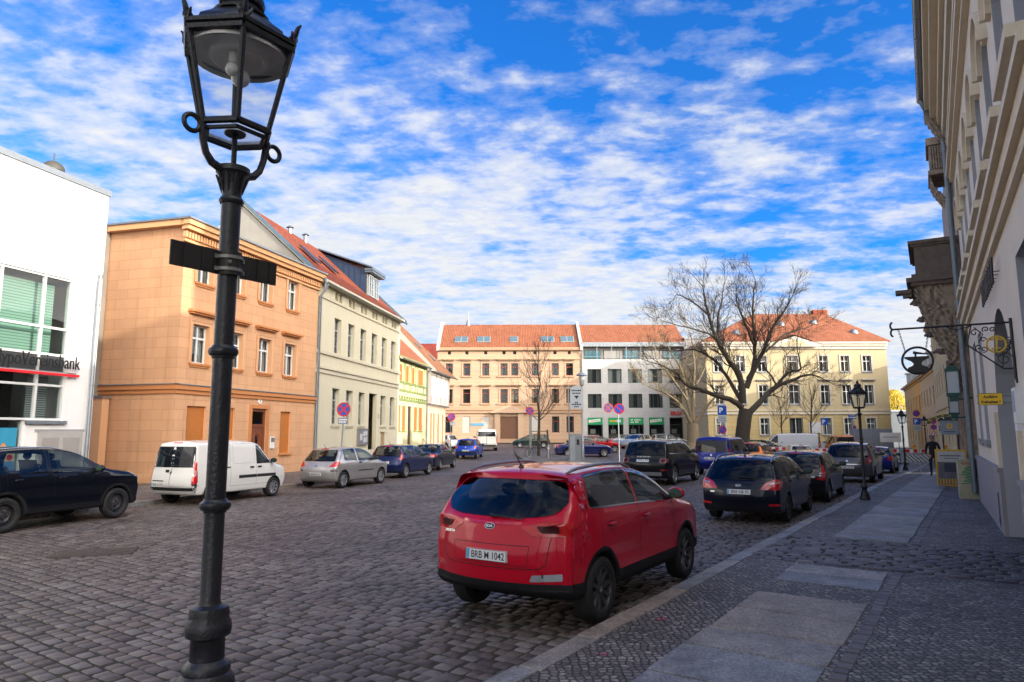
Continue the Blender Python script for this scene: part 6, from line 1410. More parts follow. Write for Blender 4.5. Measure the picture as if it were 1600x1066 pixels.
# the sign plane runs out from the wall: local -y is the street side; its face looks down the pavement (+x)
mb = MB(); [mb.tube([(0, .0, z), (0, -.5, z)], .012, 7) for z in (2.55, 2.45)]; mb.build('arm', M_ZINC, gs)
mb = MB(); mb.box(.013, .02, -.485, -.195, 2.415, 2.585); [mb.box(.02, .0215, a, b, c, d, 1) for a, b, c, d in ((-.485, -.195, 2.579, 2.585), (-.485, -.195, 2.415, 2.421), (-.485, -.479, 2.421, 2.579), (-.201, -.195, 2.421, 2.579))]
for s_, z, h, w in (('Ausfahrt', 2.535, .045, .17), ('freihalten !', 2.462, .045, .225)): put_text(mb, s_, (.0225, -.34, z), (0, 1, 0), (0, 0, 1), h=h, w=w, mi=1, bold=.03)
mb.build('plate', [M_YELLOW, M_BLACK], gs)
wbx = on_house('wall_box', 'white notice box fixed to the ivory wall at the picture edge', 'notice box', 12.35); mb = MB(); mb.box(-.25, .15, -.12, -.002, 2.15, 2.62); mb.box(-.2, .1, -.12, -.002, 2.05, 2.14); mb.box(-.2, .1, -.126, -.121, 2.3, 2.58, 1); mb.build('box', [M_WHITE, pmat('box_blue', (.35, .42, .5), .5)], wbx)
an = on_house('forge_sign', 'wrought-iron bracket with a hanging anvil in a ring and a yellow guild ring', 'sign', 11.75)
def spiral(c, r0, r1, a0, a1, n=22, sy=1): return [(0, c[0]+(r0+(r1-r0)*k/n)*math.cos(a0+(a1-a0)*k/n)*sy, c[1]+(r0+(r1-r0)*k/n)*math.sin(a0+(a1-a0)*k/n)) for k in range(n+1)]
mb = MB(); zt = 3.59
mb.tube([(0, -.02, zt+.06), (0, -.02, 2.80), (0, .0, 2.72)], .02, 8); mb.tube([(0, 0, zt), (0, -1.46, zt+.01)], .015, 8)
for s_ in (-1, 1): mb.tube([(0, -1.42, zt+.01)]+[(0, -1.49-.035*math.sin(a), zt+.01+s_*.055*(1-math.cos(a))) for a in [PI*k/8 for k in range(9)]], [.015]*9+[.009], 7)
mb.tube([(0, -.03, 2.93), (0, -.15, 2.93), (0, -.56, 3.30), (0, -.49, zt)], .011, 7)
for (cy, cz), r0, r1, a0, a1 in (((-.13, 3.07), .10, .03, 0, 8.5), ((-.19, 3.15), .06, .02, 2.5, -4.5), ((-.07, 3.33), .05, .012, 1, 8), ((-.08, 3.22), .045, .012, 3, -4), ((-.24, 3.50), .045, .012, -1, 7), ((-.32, 3.51), .045, .012, 4, -3), ((-.36, 3.22), .045, .012, -2, 5.5), ((-.42, 3.25), .045, .01, 4, -3), ((-.36, 3.36), .04, .01, 0, 6), ((-.46, 3.47), .05, .012, 1, 7)): mb.tube(spiral((cy, cz), r0, r1, a0, a1), .0075, 6)
mb.tube([(0, -.16, 2.94), (0, -.14, 3.12), (0, -.07, 3.2), (0, -.03, 3.35)], .009, 6); mb.tube([(0, -.5, 3.57), (0, -.68, 3.53), (0, -.8, 3.585)], .008, 6); mb.tube([(0, -.42, 3.32), (0, -.36, 3.44), (0, -.46, 3.55)], .008, 6)
mb.build('bracket', M_IRON, an)
mb = MB(); c = (-.21, 3.285); mb.tube([(0, c[0]+.115*math.cos(a), c[1]+.115*math.sin(a)) for a in [2*PI*k/28 for k in range(29)]], .014, 8); mb.tube([(0, c[0]-.07, c[1]+.07), (0, c[0], c[1]+.075), (0, c[0]+.07, c[1]+.06)], .012, 6); mb.tube([(0, c[0]+.01, c[1]+.1), (0, c[0], c[1]-.1)], .014, 6); mb.tube([(0, c[0]-.06, c[1]-.06), (0, c[0]+.05, c[1]-.06)], .012, 6); mb.build('guild_ring', pmat('gilded', (.62, .40, .04), .4, .1, 5), an)
rc = (-1.2, 3.105); rr = .2
mb = MB(); mb.tube([(0, rc[0]+rr*math.cos(a), rc[1]+rr*math.sin(a)) for a in [2*PI*k/36 for k in range(37)]], .017, 8)
for sx_, tx in ((-.15, -1.42), (.12, -1.02)):
    p0 = Vector((0, rc[0]+sx_, rc[1]+.145)); p1 = Vector((0, tx, zt)); n = 13
    for k in range(n):
        q = p0.lerp(p1, (k+.5)/n); d = (p1-p0).normalized(); l = (p1-p0).length/n*.62; e = Vector((1, 0, 0)) if k % 2 else d.cross(Vector((1, 0, 0))); mb.tube([q+d*l*math.cos(a)+e*.011*math.sin(a) for a in [2*PI*j/8 for j in range(9)]], .0045, 4)
hang = mb.build('ring', M_IRON, an)
mb = MB(); y, z = rc; mb.prism([(y-.17, z+.06), (y+.15, z+.06), (y+.15, z+.03), (y+.07, z-.01), (y+.05, z-.05), (y+.07, z-.08), (y+.13, z-.105), (y+.14, z-.15), (y+.10, z-.185), (y-.10, z-.185), (y-.14, z-.15), (y-.13, z-.105), (y-.07, z-.08), (y-.05, z-.05), (y-.08, z-.01), (y-.17, z+.04)], -.03, .03, plane='yz'); mb.tube([(0, y-.02, z+.06), (0, y-.02, z+.13)], .014, 6); mb.tube([(0, y-.05, z+.125), (0, y+.0, z+.115), (0, y+.14, z+.09)], [.024, .02, .008], 6); mb.build('anvil', M_BLACK, hang)
lt = on_house('metal_lettering', 'black metal letters standing off the ivory wall above the gate arch', 'sign', 9.6); mb = MB(); rg = random.Random(12)
for k in range(9):
    x = -1.3+k*.3; mb.tube([(x, -.1, 4.35), (x, -.1, 4.75)], .018, 5); mb.tube([(x, -.1, rg.choice((4.35, 4.55, 4.75))), (x+.17, -.1, rg.choice((4.35, 4.55, 4.75)))], .018, 5); mb.tube([(x, 0, 4.55), (x, -.1, 4.55)], .008, 4)
mb.build('lettering', M_IRON, lt)
def wall_lantern(label, u, z, s):
    o = on_house('wall_lantern', label, 'wall lantern', u, z, 'green glass wall lanterns'); m = pmat('lantern_green', (.015, .085, .075), .45, .15, 6)
    mb = MB(); mb.box(-.16*s, .16*s, -.56*s, -.24*s, .28*s, .36*s); mb.box(-.12*s, .12*s, -.52*s, -.28*s, .36*s, .42*s); mb.box(-.16*s, .16*s, -.56*s, -.24*s, -.36*s, -.28*s); mb.box(-.1*s, .1*s, -.5*s, -.3*s, -.5*s, -.36*s)
    for a in (-.15, .13):
        for b in (-.55, -.27): mb.box(a*s, (a+.02)*s, b*s, (b+.02)*s, -.28*s, .28*s)
    mb.tube([(0, 0, -.4*s), (0, -.2*s, -.45*s), (0, -.38*s, -.42*s)], .025*s, 6); f = mb.build('frame', m, o); mb = MB(); mb.box(-.13*s, .13*s, -.53*s, -.27*s, -.28*s, .28*s); mb.build('glass', pmat('milk_glass', (.50, .55, .58), .3, .05, 4), f); return o
wall_lantern('upper green wall lantern with milky glass under the carved corbel', -.75, 3.5, 1.15); wall_lantern('lower green wall lantern, smaller and further along the sooty wall', -4.2, 2.95, 1.0)

# ================================================================== people
def person(label, loc, rz, P, hair, coat, trousers, group=None):
    o = thing('person', label, 'person', loc, rz, group)
    V = []; E_ = []; Rr = []
    def chain(pts, start=None):
        prev = start
        for (x, y, z, r) in pts:
            V.append((x, y, z)); Rr.append(r); i = len(V)-1
            if prev is not None: E_.append((prev, i))
            prev = i
        return prev
    pelvis = chain([(0, 0, .95, .155)]); waist = chain([(0, .0, 1.1, .16)], pelvis); chest = chain([(0, .0, 1.32, .175)], waist); sh = chain([(0, .0, 1.47, .12)], chest); neck = chain([(0, -.01, 1.55, .058)], sh); hd = chain([(0, -.02, 1.62, .085), (0, -.025, 1.70, .098), (0, -.015, 1.76, .085)], neck)
    for s_, leg in ((-1, P['lleg']), (1, P['rleg'])):
        chain([(s_*.10, 0, .9, .105)]+[(s_*x, y, z, r) for x, y, z, r in leg], pelvis)
    for s_, arm in ((-1, P['larm']), (1, P['rarm'])):
        e = chain([(s_*.19, 0, 1.44, .078)]+[(s_*x, y, z, r) for x, y, z, r in arm], sh)
        x, y, z = V[e]; pr = V[e-1]; d = Vector((x-pr[0], y-pr[1], z-pr[2])).normalized()
        for k in range(5):
            a = Vector((0, (k-1.5)*.021, 0)) if k < 4 else Vector((0, -.045, .03)); q = Vector((x, y, z))+a
            l = (.075, .085, .08, .062, .05)[k]; chain([(*(q+d*l*.5), .0095), (*(q+d*l+Vector((-s_*.012, -.01, 0))), .008)], e)
    me = bpy.data.meshes.new('body'); me.from_pydata(V, E_, []); b = bpy.data.objects.new('body', me); COL.objects.link(b)
    sm = b.modifiers.new('skin', 'SKIN'); b.modifiers.new('sub', 'SUBSURF').levels = 2
    for i, v in enumerate(me.skin_vertices[0].data): v.radius = (Rr[i], Rr[i]*(.72 if i < 4 else .92)); v.use_root = (i == 0)
    dg = bpy.context.evaluated_depsgraph_get(); me2 = bpy.data.meshes.new_from_object(b.evaluated_get(dg)); bpy.data.objects.remove(b)
    skin = pmat('skin', (.42, .24, .17), .55, .1, 20)
    for m in (coat, trousers, skin, M_BLACK, hair): me2.materials.append(m)
    hands = [V[k] for k in range(len(V)) if Rr[k] < .0085]
    for p in me2.polygons:
        c = p.center; i = 0 if c.z > .82 else 1
        if c.z < .09: i = 3
        if c.z > 1.545: i = 2
        if any((Vector(h)-c).length < .12 for h in hands) and P.get('bare', True): i = 2
        p.material_index = i; p.use_smooth = True
    me2.name = 'body'; bo_ = link(bpy.data.objects.new('body', me2), o)
    mb = MB(); rows = []
    for k in range(7):
        t_ = k/6*1.75; rows.append([(.104*math.sin(t_)*math.cos(a), -.012+.115*math.sin(t_)*math.sin(a)+.012, 1.715+.115*math.cos(t_)+(0 if math.sin(a) > -.35 else .055*math.sin(t_)**2)) for a in [2*PI*j/18 for j in range(18)]])
    mb.grid(rows, 0, True, True); mb.build('hair', hair, o)
    mb = MB(); mb.lathe([(0, -.026), (.02, -.012), (.012, .02), (0, .03)], 8, (0, -.118, 1.685))
    for s_ in (-1, 1): mb.lathe([(0, -.012), (.013, 0), (0, .012)], 8, (s_*.034, -.106, 1.71), 1); mb.lathe([(0, -.03), (.016, -.01), (.018, .015), (0, .03)], 8, (s_*.1, -.015, 1.69)); mb.tube([(s_*.018, -.112, 1.732), (s_*.05, -.1, 1.73)], .006, 5, 2)
    mb.tube([(-.028, -.104, 1.637), (0, -.112, 1.635), (.028, -.104, 1.637)], .006, 6, 3); mb.build('face', [skin, M_BLACK, hair, pmat('lips', (.30, .12, .10), .5)], bo_)
    return o
M_COAT = pmat('dark_jacket', (.010, .010, .016), .85, .3, 8); M_JEAN = pmat('navy_trousers', (.012, .016, .035), .85, .25, 8); M_HAIRG = pmat('grey_hair', (.20, .19, .18), .8, .2, 30); M_HAIRD = pmat('dark_hair', (.02, .014, .01), .7, .2, 30)
walk = dict(lleg=[(.10, -.10, .50, .068), (.10, -.06, .12, .047), (.105, -.14, .05, .045), (.11, -.24, .035, .035)], rleg=[(.09, .06, .50, .068), (.09, .16, .14, .047), (.10, .12, .05, .045), (.11, .03, .035, .035)],
            larm=[(.27, .05, 1.18, .058), (.25, -.08, .98, .045), (.22, -.12, .93, .035)], rarm=[(.28, .06, 1.17, .058), (.27, .02, .95, .045), (.265, -.02, .88, .032)])
pm = G(1461, 748, 0); s_ = 31.3/pm.y; pm = Vector((pm.x*s_, pm.y*s_, 0))
person('grey-haired man in a black jacket and dark trousers walking along the pavement', (pm.x, pm.y, gz(pm.x, pm.y)+.125), KA+R(90)+PI-R(8), walk, M_HAIRG, M_COAT, M_JEAN)
q = at(1022, 686, 44.5)
person('dark-haired person standing behind the black off-roader, only the head showing', (q.x, 44.5, gz(q.x, 44.5)), R(160), walk, M_HAIRD, M_COAT, M_JEAN)
# ================================================================== cars: one pillow-shaped body surface per model, with glass, lamps, trim and plates pressed onto it
M_TYRE = pmat('tyre_rubber', (.012, .012, .013), .75, .25, 20, .3, 60)
M_TRIM = pmat('black_trim', (.014, .014, .016), .55, .2, 12)
M_SEAM = pmat('panel_gap', (.006, .006, .007), .8)
M_ALLOY = pmat('alloy', (.42, .43, .45), .32, .12, 8, 0, 20, .8)
M_HUBD = pmat('hub_dark', (.030, .030, .033), .32, .2, 10)
M_CHROME = pmat('chrome', (.62, .64, .66), .14, .05, 8, 0, 20, 1.0)
M_LAMPC = pmat('lamp_clear', (.42, .45, .48), .10, .2, 12, 0, 20, .4, .6, 1)
M_LAMPR = pmat('lamp_red', (.55, .008, .012), .12, .25, 10, 0, 20, 0, .6, 1)
M_LAMPD = pmat('lamp_red_dark', (.045, .002, .004), .3, .25, 10, 0, 20, 0, .25, .15)
M_PLATE = pmat('plate_white', (.66, .67, .68), .4, .05, 10); M_PBLUE = pmat('plate_blue', (.01, .05, .40), .4)
def cargl(name, col, rough=.03):
    if name in MATS: return MATS[name]
    m, t, b = nt(name); tc = N(t, 'ShaderNodeTexCoord'); n = N(t, 'ShaderNodeTexNoise', Scale=2.2, Detail=3.0); L(t, tc.outputs['Object'], n.inputs['Vector'])
    r = ramp(t, [(.35, tuple(c*.45 for c in col)), (.65, tuple(c*1.5 for c in col))]); L(t, n.outputs['Fac'], r.inputs[0]); L(t, r.outputs[0], b.inputs['Base Color'])
    b.inputs['Roughness'].default_value = rough; b.inputs['Specular IOR Level'].default_value = .45; b.inputs['Coat Weight'].default_value = .1; b.inputs['Coat Roughness'].default_value = .02; MATS[name] = m; return m
GL_DARK = cargl('car_glass_dark', (.010, .013, .018)); GL_MID = cargl('car_glass', (.028, .036, .040)); GL_GREEN = cargl('car_glass_green', (.035, .065, .05))
CG_MID = glassmat('car_glass_clear', (.50, .56, .53), 1.1); CG_REAR = glassmat('car_glass_tinted', (.36, .40, .44), 1.1); CG_DARK = glassmat('car_glass_privacy', (.16, .18, .20), 1.1)
def carpaint(name, col, metal=.0, zcl=0.0, arches=(), flake=.0, rough=.28, dirt=.35):
    """clear-coated paint; plastic cladding below zcl and in rings round the wheels, road dirt low on the sides"""
    m, t, b = nt(name); tc = N(t, 'ShaderNodeTexCoord'); sp = N(t, 'ShaderNodeSeparateXYZ'); L(t, tc.outputs['Object'], sp.inputs[0])
    n = N(t, 'ShaderNodeTexNoise', Scale=3.0, Detail=6.0, Roughness=.65); L(t, tc.outputs['Object'], n.inputs['Vector'])
    c = mixc(t, n.outputs['Fac'], tuple(v*.93 for v in col), tuple(min(1, v*1.05) for v in col))
    dz = N(t, 'ShaderNodeMapRange'); dz.inputs[1].default_value = .50; dz.inputs[2].default_value = .18; dz.inputs[3].default_value = 0; dz.inputs[4].default_value = dirt; L(t, sp.outputs[2], dz.inputs[0])
    df = math_(t, 'MULTIPLY', dz.outputs[0], math_(t, 'MULTIPLY_ADD', n.outputs['Fac'], 1.4, -.1, clamp=True))
    c = mixc(t, df, c, (.13, .115, .095))
    pl = math_(t, 'LESS_THAN', sp.outputs[2], zcl)
    for wx, wz, r in arches:
        dx = math_(t, 'SUBTRACT', sp.outputs[0], wx); dd = math_(t, 'SUBTRACT', sp.outputs[2], wz)
        d2 = math_(t, 'ADD', math_(t, 'MULTIPLY', dx, dx), math_(t, 'MULTIPLY', dd, dd)); pl = math_(t, 'MAXIMUM', pl, math_(t, 'LESS_THAN', d2, r*r))
    c = mixc(t, pl, c, (.016, .016, .018)); L(t, c, b.inputs['Base Color'])
    b.inputs['Specular IOR Level'].default_value = .12; b.inputs['Coat IOR'].default_value = 1.36; L(t, math_(t, 'MULTIPLY', math_(t, 'SUBTRACT', 1, pl), metal), b.inputs['Metallic'])
    L(t, math_(t, 'MULTIPLY_ADD', pl, .35, math_(t, 'MULTIPLY_ADD', df, .5, rough)), b.inputs['Roughness'])
    L(t, math_(t, 'MULTIPLY', math_(t, 'SUBTRACT', 1, pl), math_(t, 'SUBTRACT', 1, df)), b.inputs['Coat Weight']); b.inputs['Coat Roughness'].default_value = .02
    return m
def spline(P, n):
    """centripetal-ish resampling of an open polyline through smoothed points"""
    P = [Vector((a, b)) for a, b in P]; out = []
    for k in range(len(P)-1):
        a = P[k-1] if k else P[0]*2-P[1]; b, c = P[k], P[k+1]; d = P[k+2] if k+2 < len(P) else P[-1]*2-P[-2]
        la, lb, lc = max(1e-6, (b-a).length), max(1e-6, (c-b).length), max(1e-6, (d-c).length)
        m0 = ((b-a)/la*lb+(c-b)/lb*la)/(la+lb)*lb; m1 = ((c-b)/lb*lc+(d-c)/lc*lb)/(lb+lc)*lb
        for j in range(10):
            t_ = j/10; h = (2*t_**3-3*t_**2+1, t_**3-2*t_**2+t_, -2*t_**3+3*t_**2, t_**3-t_**2); out.append(b*h[0]+m0*h[1]+c*h[2]+m1*h[3])
    out.append(P[-1]); s = [0]
    for a, b in zip(out, out[1:]): s.append(s[-1]+(b-a).length)
    r = []
    j = 0
    for k in range(n):
        q = s[-1]*k/(n-1)
        while j < len(s)-2 and s[j+1] < q: j += 1
        f = (q-s[j])/max(1e-9, s[j+1]-s[j]); r.append(out[j].lerp(out[j+1], f))
    return r
class Body:
    def __init__(s, c):
        s.c = c; L_, W_, H_ = c['L'], c['W'], c['H']; s.L, s.W, s.H = L_, W_, H_
        top = spline([(a*L_, b*H_) for a, b in c['sil']], c.get('n', 84))        # rear middle -> over the roof -> front middle
        s.top = top; zc = top[0].y; s.zc = zc
        fr, ff = c.get('bow', (.11, .22)); r0 = c.get('rad', .075)
        zb0, zb1 = c['belt']; zb = lambda x: (zb0+(zb1-zb0)*min(1, max(0, x/L_)))*H_
        s.zb = zb; T_ = c['T']; tum = c.get('tumble', .34); zm = .42*H_; gb = c.get('ground', .15)*H_
        def Wf(x, z):
            t_ = x/L_; p = 1-c.get('tap', (.07, .13))[0]*max(0, (.22-t_)/.22)**2-c.get('tap', (.07, .13))[1]*max(0, (t_-.74)/.26)**2
            b_ = zb(x)-.03
            if z < zm: v = 1-.085*((zm-z)/zm)**2
            else: v = 1-.035*((min(z, b_)-zm)/max(.05, b_-zm))**2
            if z > b_: q = z-b_; v -= tum*(math.sqrt(q*q+.0016)-.04)/(W_/2)
            cr_ = math.exp(-((z-(b_-.085))/.035)**2)*.011-.014*math.exp(-((z-.60*b_)/.13)**2)*(1 if .2*L_ < x < .8*L_ else .3)+.010*math.exp(-((z-gb-.10)/.06)**2) if T_ not in ('van', 'bigvan') else .006*math.exp(-((z-b_*.62)/.05)**2)
            fl = cr_+sum(.020*math.exp(-((x-wx)**2+(z-c['rw']*1.05)**2)/.16) for wx in (c['ro'], c['ro']+c['wb'])) if z < b_ else 0
            return W_/2*(p*v)+fl
        s.Wf = Wf
        xb0, xb1 = .28, L_-.28; X = []; last = -1
        for p in top:
            last = max(last, p.x); X.append(min(xb1, max(xb0, last)))
        n = len(top); bot = [None]*n; g0 = c.get('lowr', (.05, .30)); g1 = c.get('lowf', (.04, .24))
        ra = [k for k in range(n) if X[k] <= xb0+1e-6]; fa = [k for k in range(n) if X[k] >= xb1-1e-6]
        rc = spline([(top[0].x, top[0].y), (top[0].x+.012*L_, g0[1]*H_*.85), (g0[0]*L_, gb*1.02), (xb0, gb)], len(ra)); fc = spline([(xb1, gb), (L_*(1-g1[0]), gb*1.02), (top[-1].x-.008*L_, g1[1]*H_*.85), (top[-1].x, top[-1].y)], len(fa))
        for i, k in enumerate(ra): bot[k] = rc[i]
        for i, k in enumerate(fa): bot[k] = fc[i]
        for k in range(n):
            if bot[k] is None: bot[k] = Vector((X[k], gb))
        loops = []
        for arr, up in ((top, 1), (bot, -1)):
            nor = []
            for k in range(n):
                d = arr[min(k+1, n-1)]-arr[max(k-1, 0)]; v = Vector((-d.y, d.x))*up; nor.append(v.normalized() if v.length > 1e-9 else Vector((0, up)))
            nor[0] = Vector((-1, 0)); nor[-1] = Vector((1, 0)); loops.append((arr, nor))
        rings = []
        fs = [0, .2, .4, .58, .74, .87]; na = 6
        spec = [(f, 0) for f in fs]+[(1.0, PI/2*k/na) for k in range(na+1)]
        def ring(f, a):
            R_ = []
            for li_, (arr, nor) in enumerate(loops):
                row = []
                for p, v in zip(arr, nor):
                    r = r0*(.55 if v.y < -.5 else 1)
                    ins = r*(1-math.cos(a)); wq = abs(v.x)**1.5; rear_ = p.x < L_/2
                    if li_ == 1: wq = max(wq, 1-(p.x if rear_ else L_-p.x)/.55, 0)
                    bow = (fr if (v.x < 0 if li_ == 0 else rear_) else ff)*wq*(f**2.6); cr = c.get('crown', .045)*max(0, v.y)**2*f*f
                    q = p-v*ins-(Vector((v.x*bow, cr)) if li_ == 0 else Vector(((-1 if rear_ else 1)*bow, cr)))
                    w = Wf(q.x, q.y); y = f*(w-r)+r*math.sin(a) if f < 1 else (w-r)+r*math.sin(a)
                    row.append((q.x, y, q.y))
                R_.append(row)
            return R_
        for f, a in spec: rings.append(ring(f, a))
        L2 = rings[-1]; ni = 9
        for m in range(1, ni+1):
            f = m/ni; R_ = []
            for row in L2:
                R_.append([(lambda x, z: (x, Wf(x, z), z))(p[0]+(X[k]-p[0])*f**1.2, p[2]+(zc-p[2])*f) for k, p in enumerate(row)])
            rings.append(R_)
        mb = MB()
        for sgn in (1, -1):
            for li in (0, 1):
                rows = [[(p[0], p[1]*sgn, p[2]) for p in R_[li]] for R_ in rings]
                mb.grid(rows, 0, True, flip=(sgn > 0) != (li == 0))
        s.mb = mb
        bm = bmesh.new(); vs = [bm.verts.new(v) for v in mb.v]
        for f in mb.f:
            try: bm.faces.new([vs[k] for k in f])
            except ValueError: pass
        bmesh.ops.remove_doubles(bm, verts=bm.verts, dist=2e-4); bmesh.ops.dissolve_degenerate(bm, edges=bm.edges, dist=1e-5)
        bmesh.ops.recalc_face_normals(bm, faces=bm.faces)
        for f in bm.faces: f.smooth = True
        s.bvh = BVHTree.FromBMesh(bm); s.bm = bm
    def ztop(s, x):
        b = max((p for p in s.top), key=lambda p: -abs(p.x-x)+.001*p.y); best = [p.y for p in s.top if abs(p.x-x) < s.L/60]
        return max(best) if best else b.y
    def hit(s, a, b, proj, side=1):
        far = 8
        if proj == 'side': o, d = Vector((a, side*far, b)), Vector((0, -side, 0))
        elif proj == 'rear': o, d = Vector((-far, a, b)), Vector((1, 0, 0))
        elif proj == 'front': o, d = Vector((far+4, a, b)), Vector((-1, 0, 0))
        else: o, d = Vector((a, b, far)), Vector((0, 0, -1))
        h = s.bvh.ray_cast(o, d)
        if h[0] is None: return None, None
        n = h[1]
        if n.dot(d) > 0: n = -n
        return h[0], n
    def patch(s, mb, poly, proj, off=.004, mi=0, side=1, step=.07, thick=.014):
        """press an outlined patch onto the body"""
        bm = bmesh.new(); f = bm.faces.new([bm.verts.new((a, b, 0)) for a, b in poly])
        lo = [min(p[k] for p in poly) for k in (0, 1)]; hi = [max(p[k] for p in poly) for k in (0, 1)]
        for ax in (0, 1):
            n = int((hi[ax]-lo[ax])/step)
            for k in range(1, n+1):
                co = [0, 0, 0]; no = [0, 0, 0]; co[ax] = lo[ax]+(hi[ax]-lo[ax])*k/(n+1); no[ax] = 1
                bmesh.ops.bisect_plane(bm, geom=bm.verts[:]+bm.edges[:]+bm.faces[:], plane_co=co, plane_no=no, dist=1e-5)
        bm.verts.index_update(); P = []; Nn = []
        ok = lambda h, n: h is not None and (abs(n.y) if proj == 'side' else abs(n.x)) > .34
        for v in bm.verts:
            h, n = s.hit(v.co.x, v.co.y, proj, side)
            if not ok(h, n):
                for q in range(1, 60):
                    if proj == 'side': a_, b_ = v.co.x+(.007*q if v.co.x < s.L/2 else -.007*q), v.co.y
                    else: a_, b_ = v.co.x*(1-.005*q), v.co.y
                    h2, n2 = s.hit(a_, b_, proj, side)
                    if ok(h2, n2): h, n = h2, n2; break
            if h is None: h, n = Vector((s.L/2, 0, s.zc)), Vector((0, 0, 1))
            P.append(h); Nn.append(n)
        i = len(mb.v); mb.v += [tuple(p+n*off) for p, n in zip(P, Nn)]; j = len(mb.v); mb.v += [tuple(p-n*thick) for p, n in zip(P, Nn)]
        def add(idx, sm):
            mb.f.append(tuple(idx)); mb.m.append(mi); mb.uv.append(None); mb.sm.append(sm)
        for f in bm.faces:
            q = [v.index for v in f.verts]; a, b, c_ = (P[q[0]], P[q[1]], P[q[2]]); flip = (b-a).cross(c_-a).dot(Nn[q[0]]) < 0
            q = q[::-1] if flip else q; add([i+k for k in q], True)
            for k in range(len(q)):
                e = bm.edges.get((bm.verts[q[k]], bm.verts[q[(k+1) % len(q)]])) if False else None
        bm.edges.ensure_lookup_table()
        for e in bm.edges:
            if len(e.link_faces) == 1: a, b = e.verts[0].index, e.verts[1].index; add([i+a, i+b, j+b, j+a], False)
        bm.free()
    def line(s, mb, pts, proj, w=.006, side=1, mi=0, off=.0015, step=.05):
        """thin strip along a polyline on the body: a shut line or a chrome strip"""
        Q = []
        for a, b in zip(pts, pts[1:]):
            n = max(1, int(math.hypot(b[0]-a[0], b[1]-a[1])/step)); Q += [(a[0]+(b[0]-a[0])*k/n, a[1]+(b[1]-a[1])*k/n) for k in range(n)]
        Q.append(pts[-1]); P = [s.hit(a, b, proj, side) for a, b in Q]; P = [(h, n) for h, n in P if h is not None]
        rows = []
        for k, (h, n) in enumerate(P):
            d = (P[min(k+1, len(P)-1)][0]-P[max(k-1, 0)][0])
            e = n.cross(d); e = e.normalized()*w/2 if e.length > 1e-9 else Vector((0, 0, 0)); rows.append([h+e+n*off, h-e+n*off])
        if len(rows) > 1: mb.grid(rows, mi, True)
def rrect(x0, x1, z0, z1, r, n=4, tx=0.0):
    """rounded rectangle; tx pulls the top corners in"""
    o = []
    for (cx, cz, a0) in ((x1-r, z1-r, 0), (x0+r, z1-r, PI/2), (x0+r, z0+r, PI), (x1-r, z0+r, 1.5*PI)):
        for k in range(n+1):
            a = a0+PI/2*k/n; x, z = cx+r*math.cos(a), cz+r*math.sin(a); f = (z-z0)/(z1-z0); m = (x0+x1)/2; o.append((m+(x-m)*(1-tx*f), z))
    return o
def rnd(poly, r, n=3):
    """round the corners of a polygon"""
    o = []; m = len(poly)
    for k in range(m):
        p, a, b = Vector(poly[k]), Vector(poly[k-1]), Vector(poly[(k+1) % m]); u, v = a-p, b-p; q = min(r, u.length*.45, v.length*.45)
        A, B = p+u.normalized()*q, p+v.normalized()*q
        for j in range(n+1): t_ = j/n; o.append(tuple(A*(1-t_)**2+p*2*t_*(1-t_)+B*t_**2))
    return o
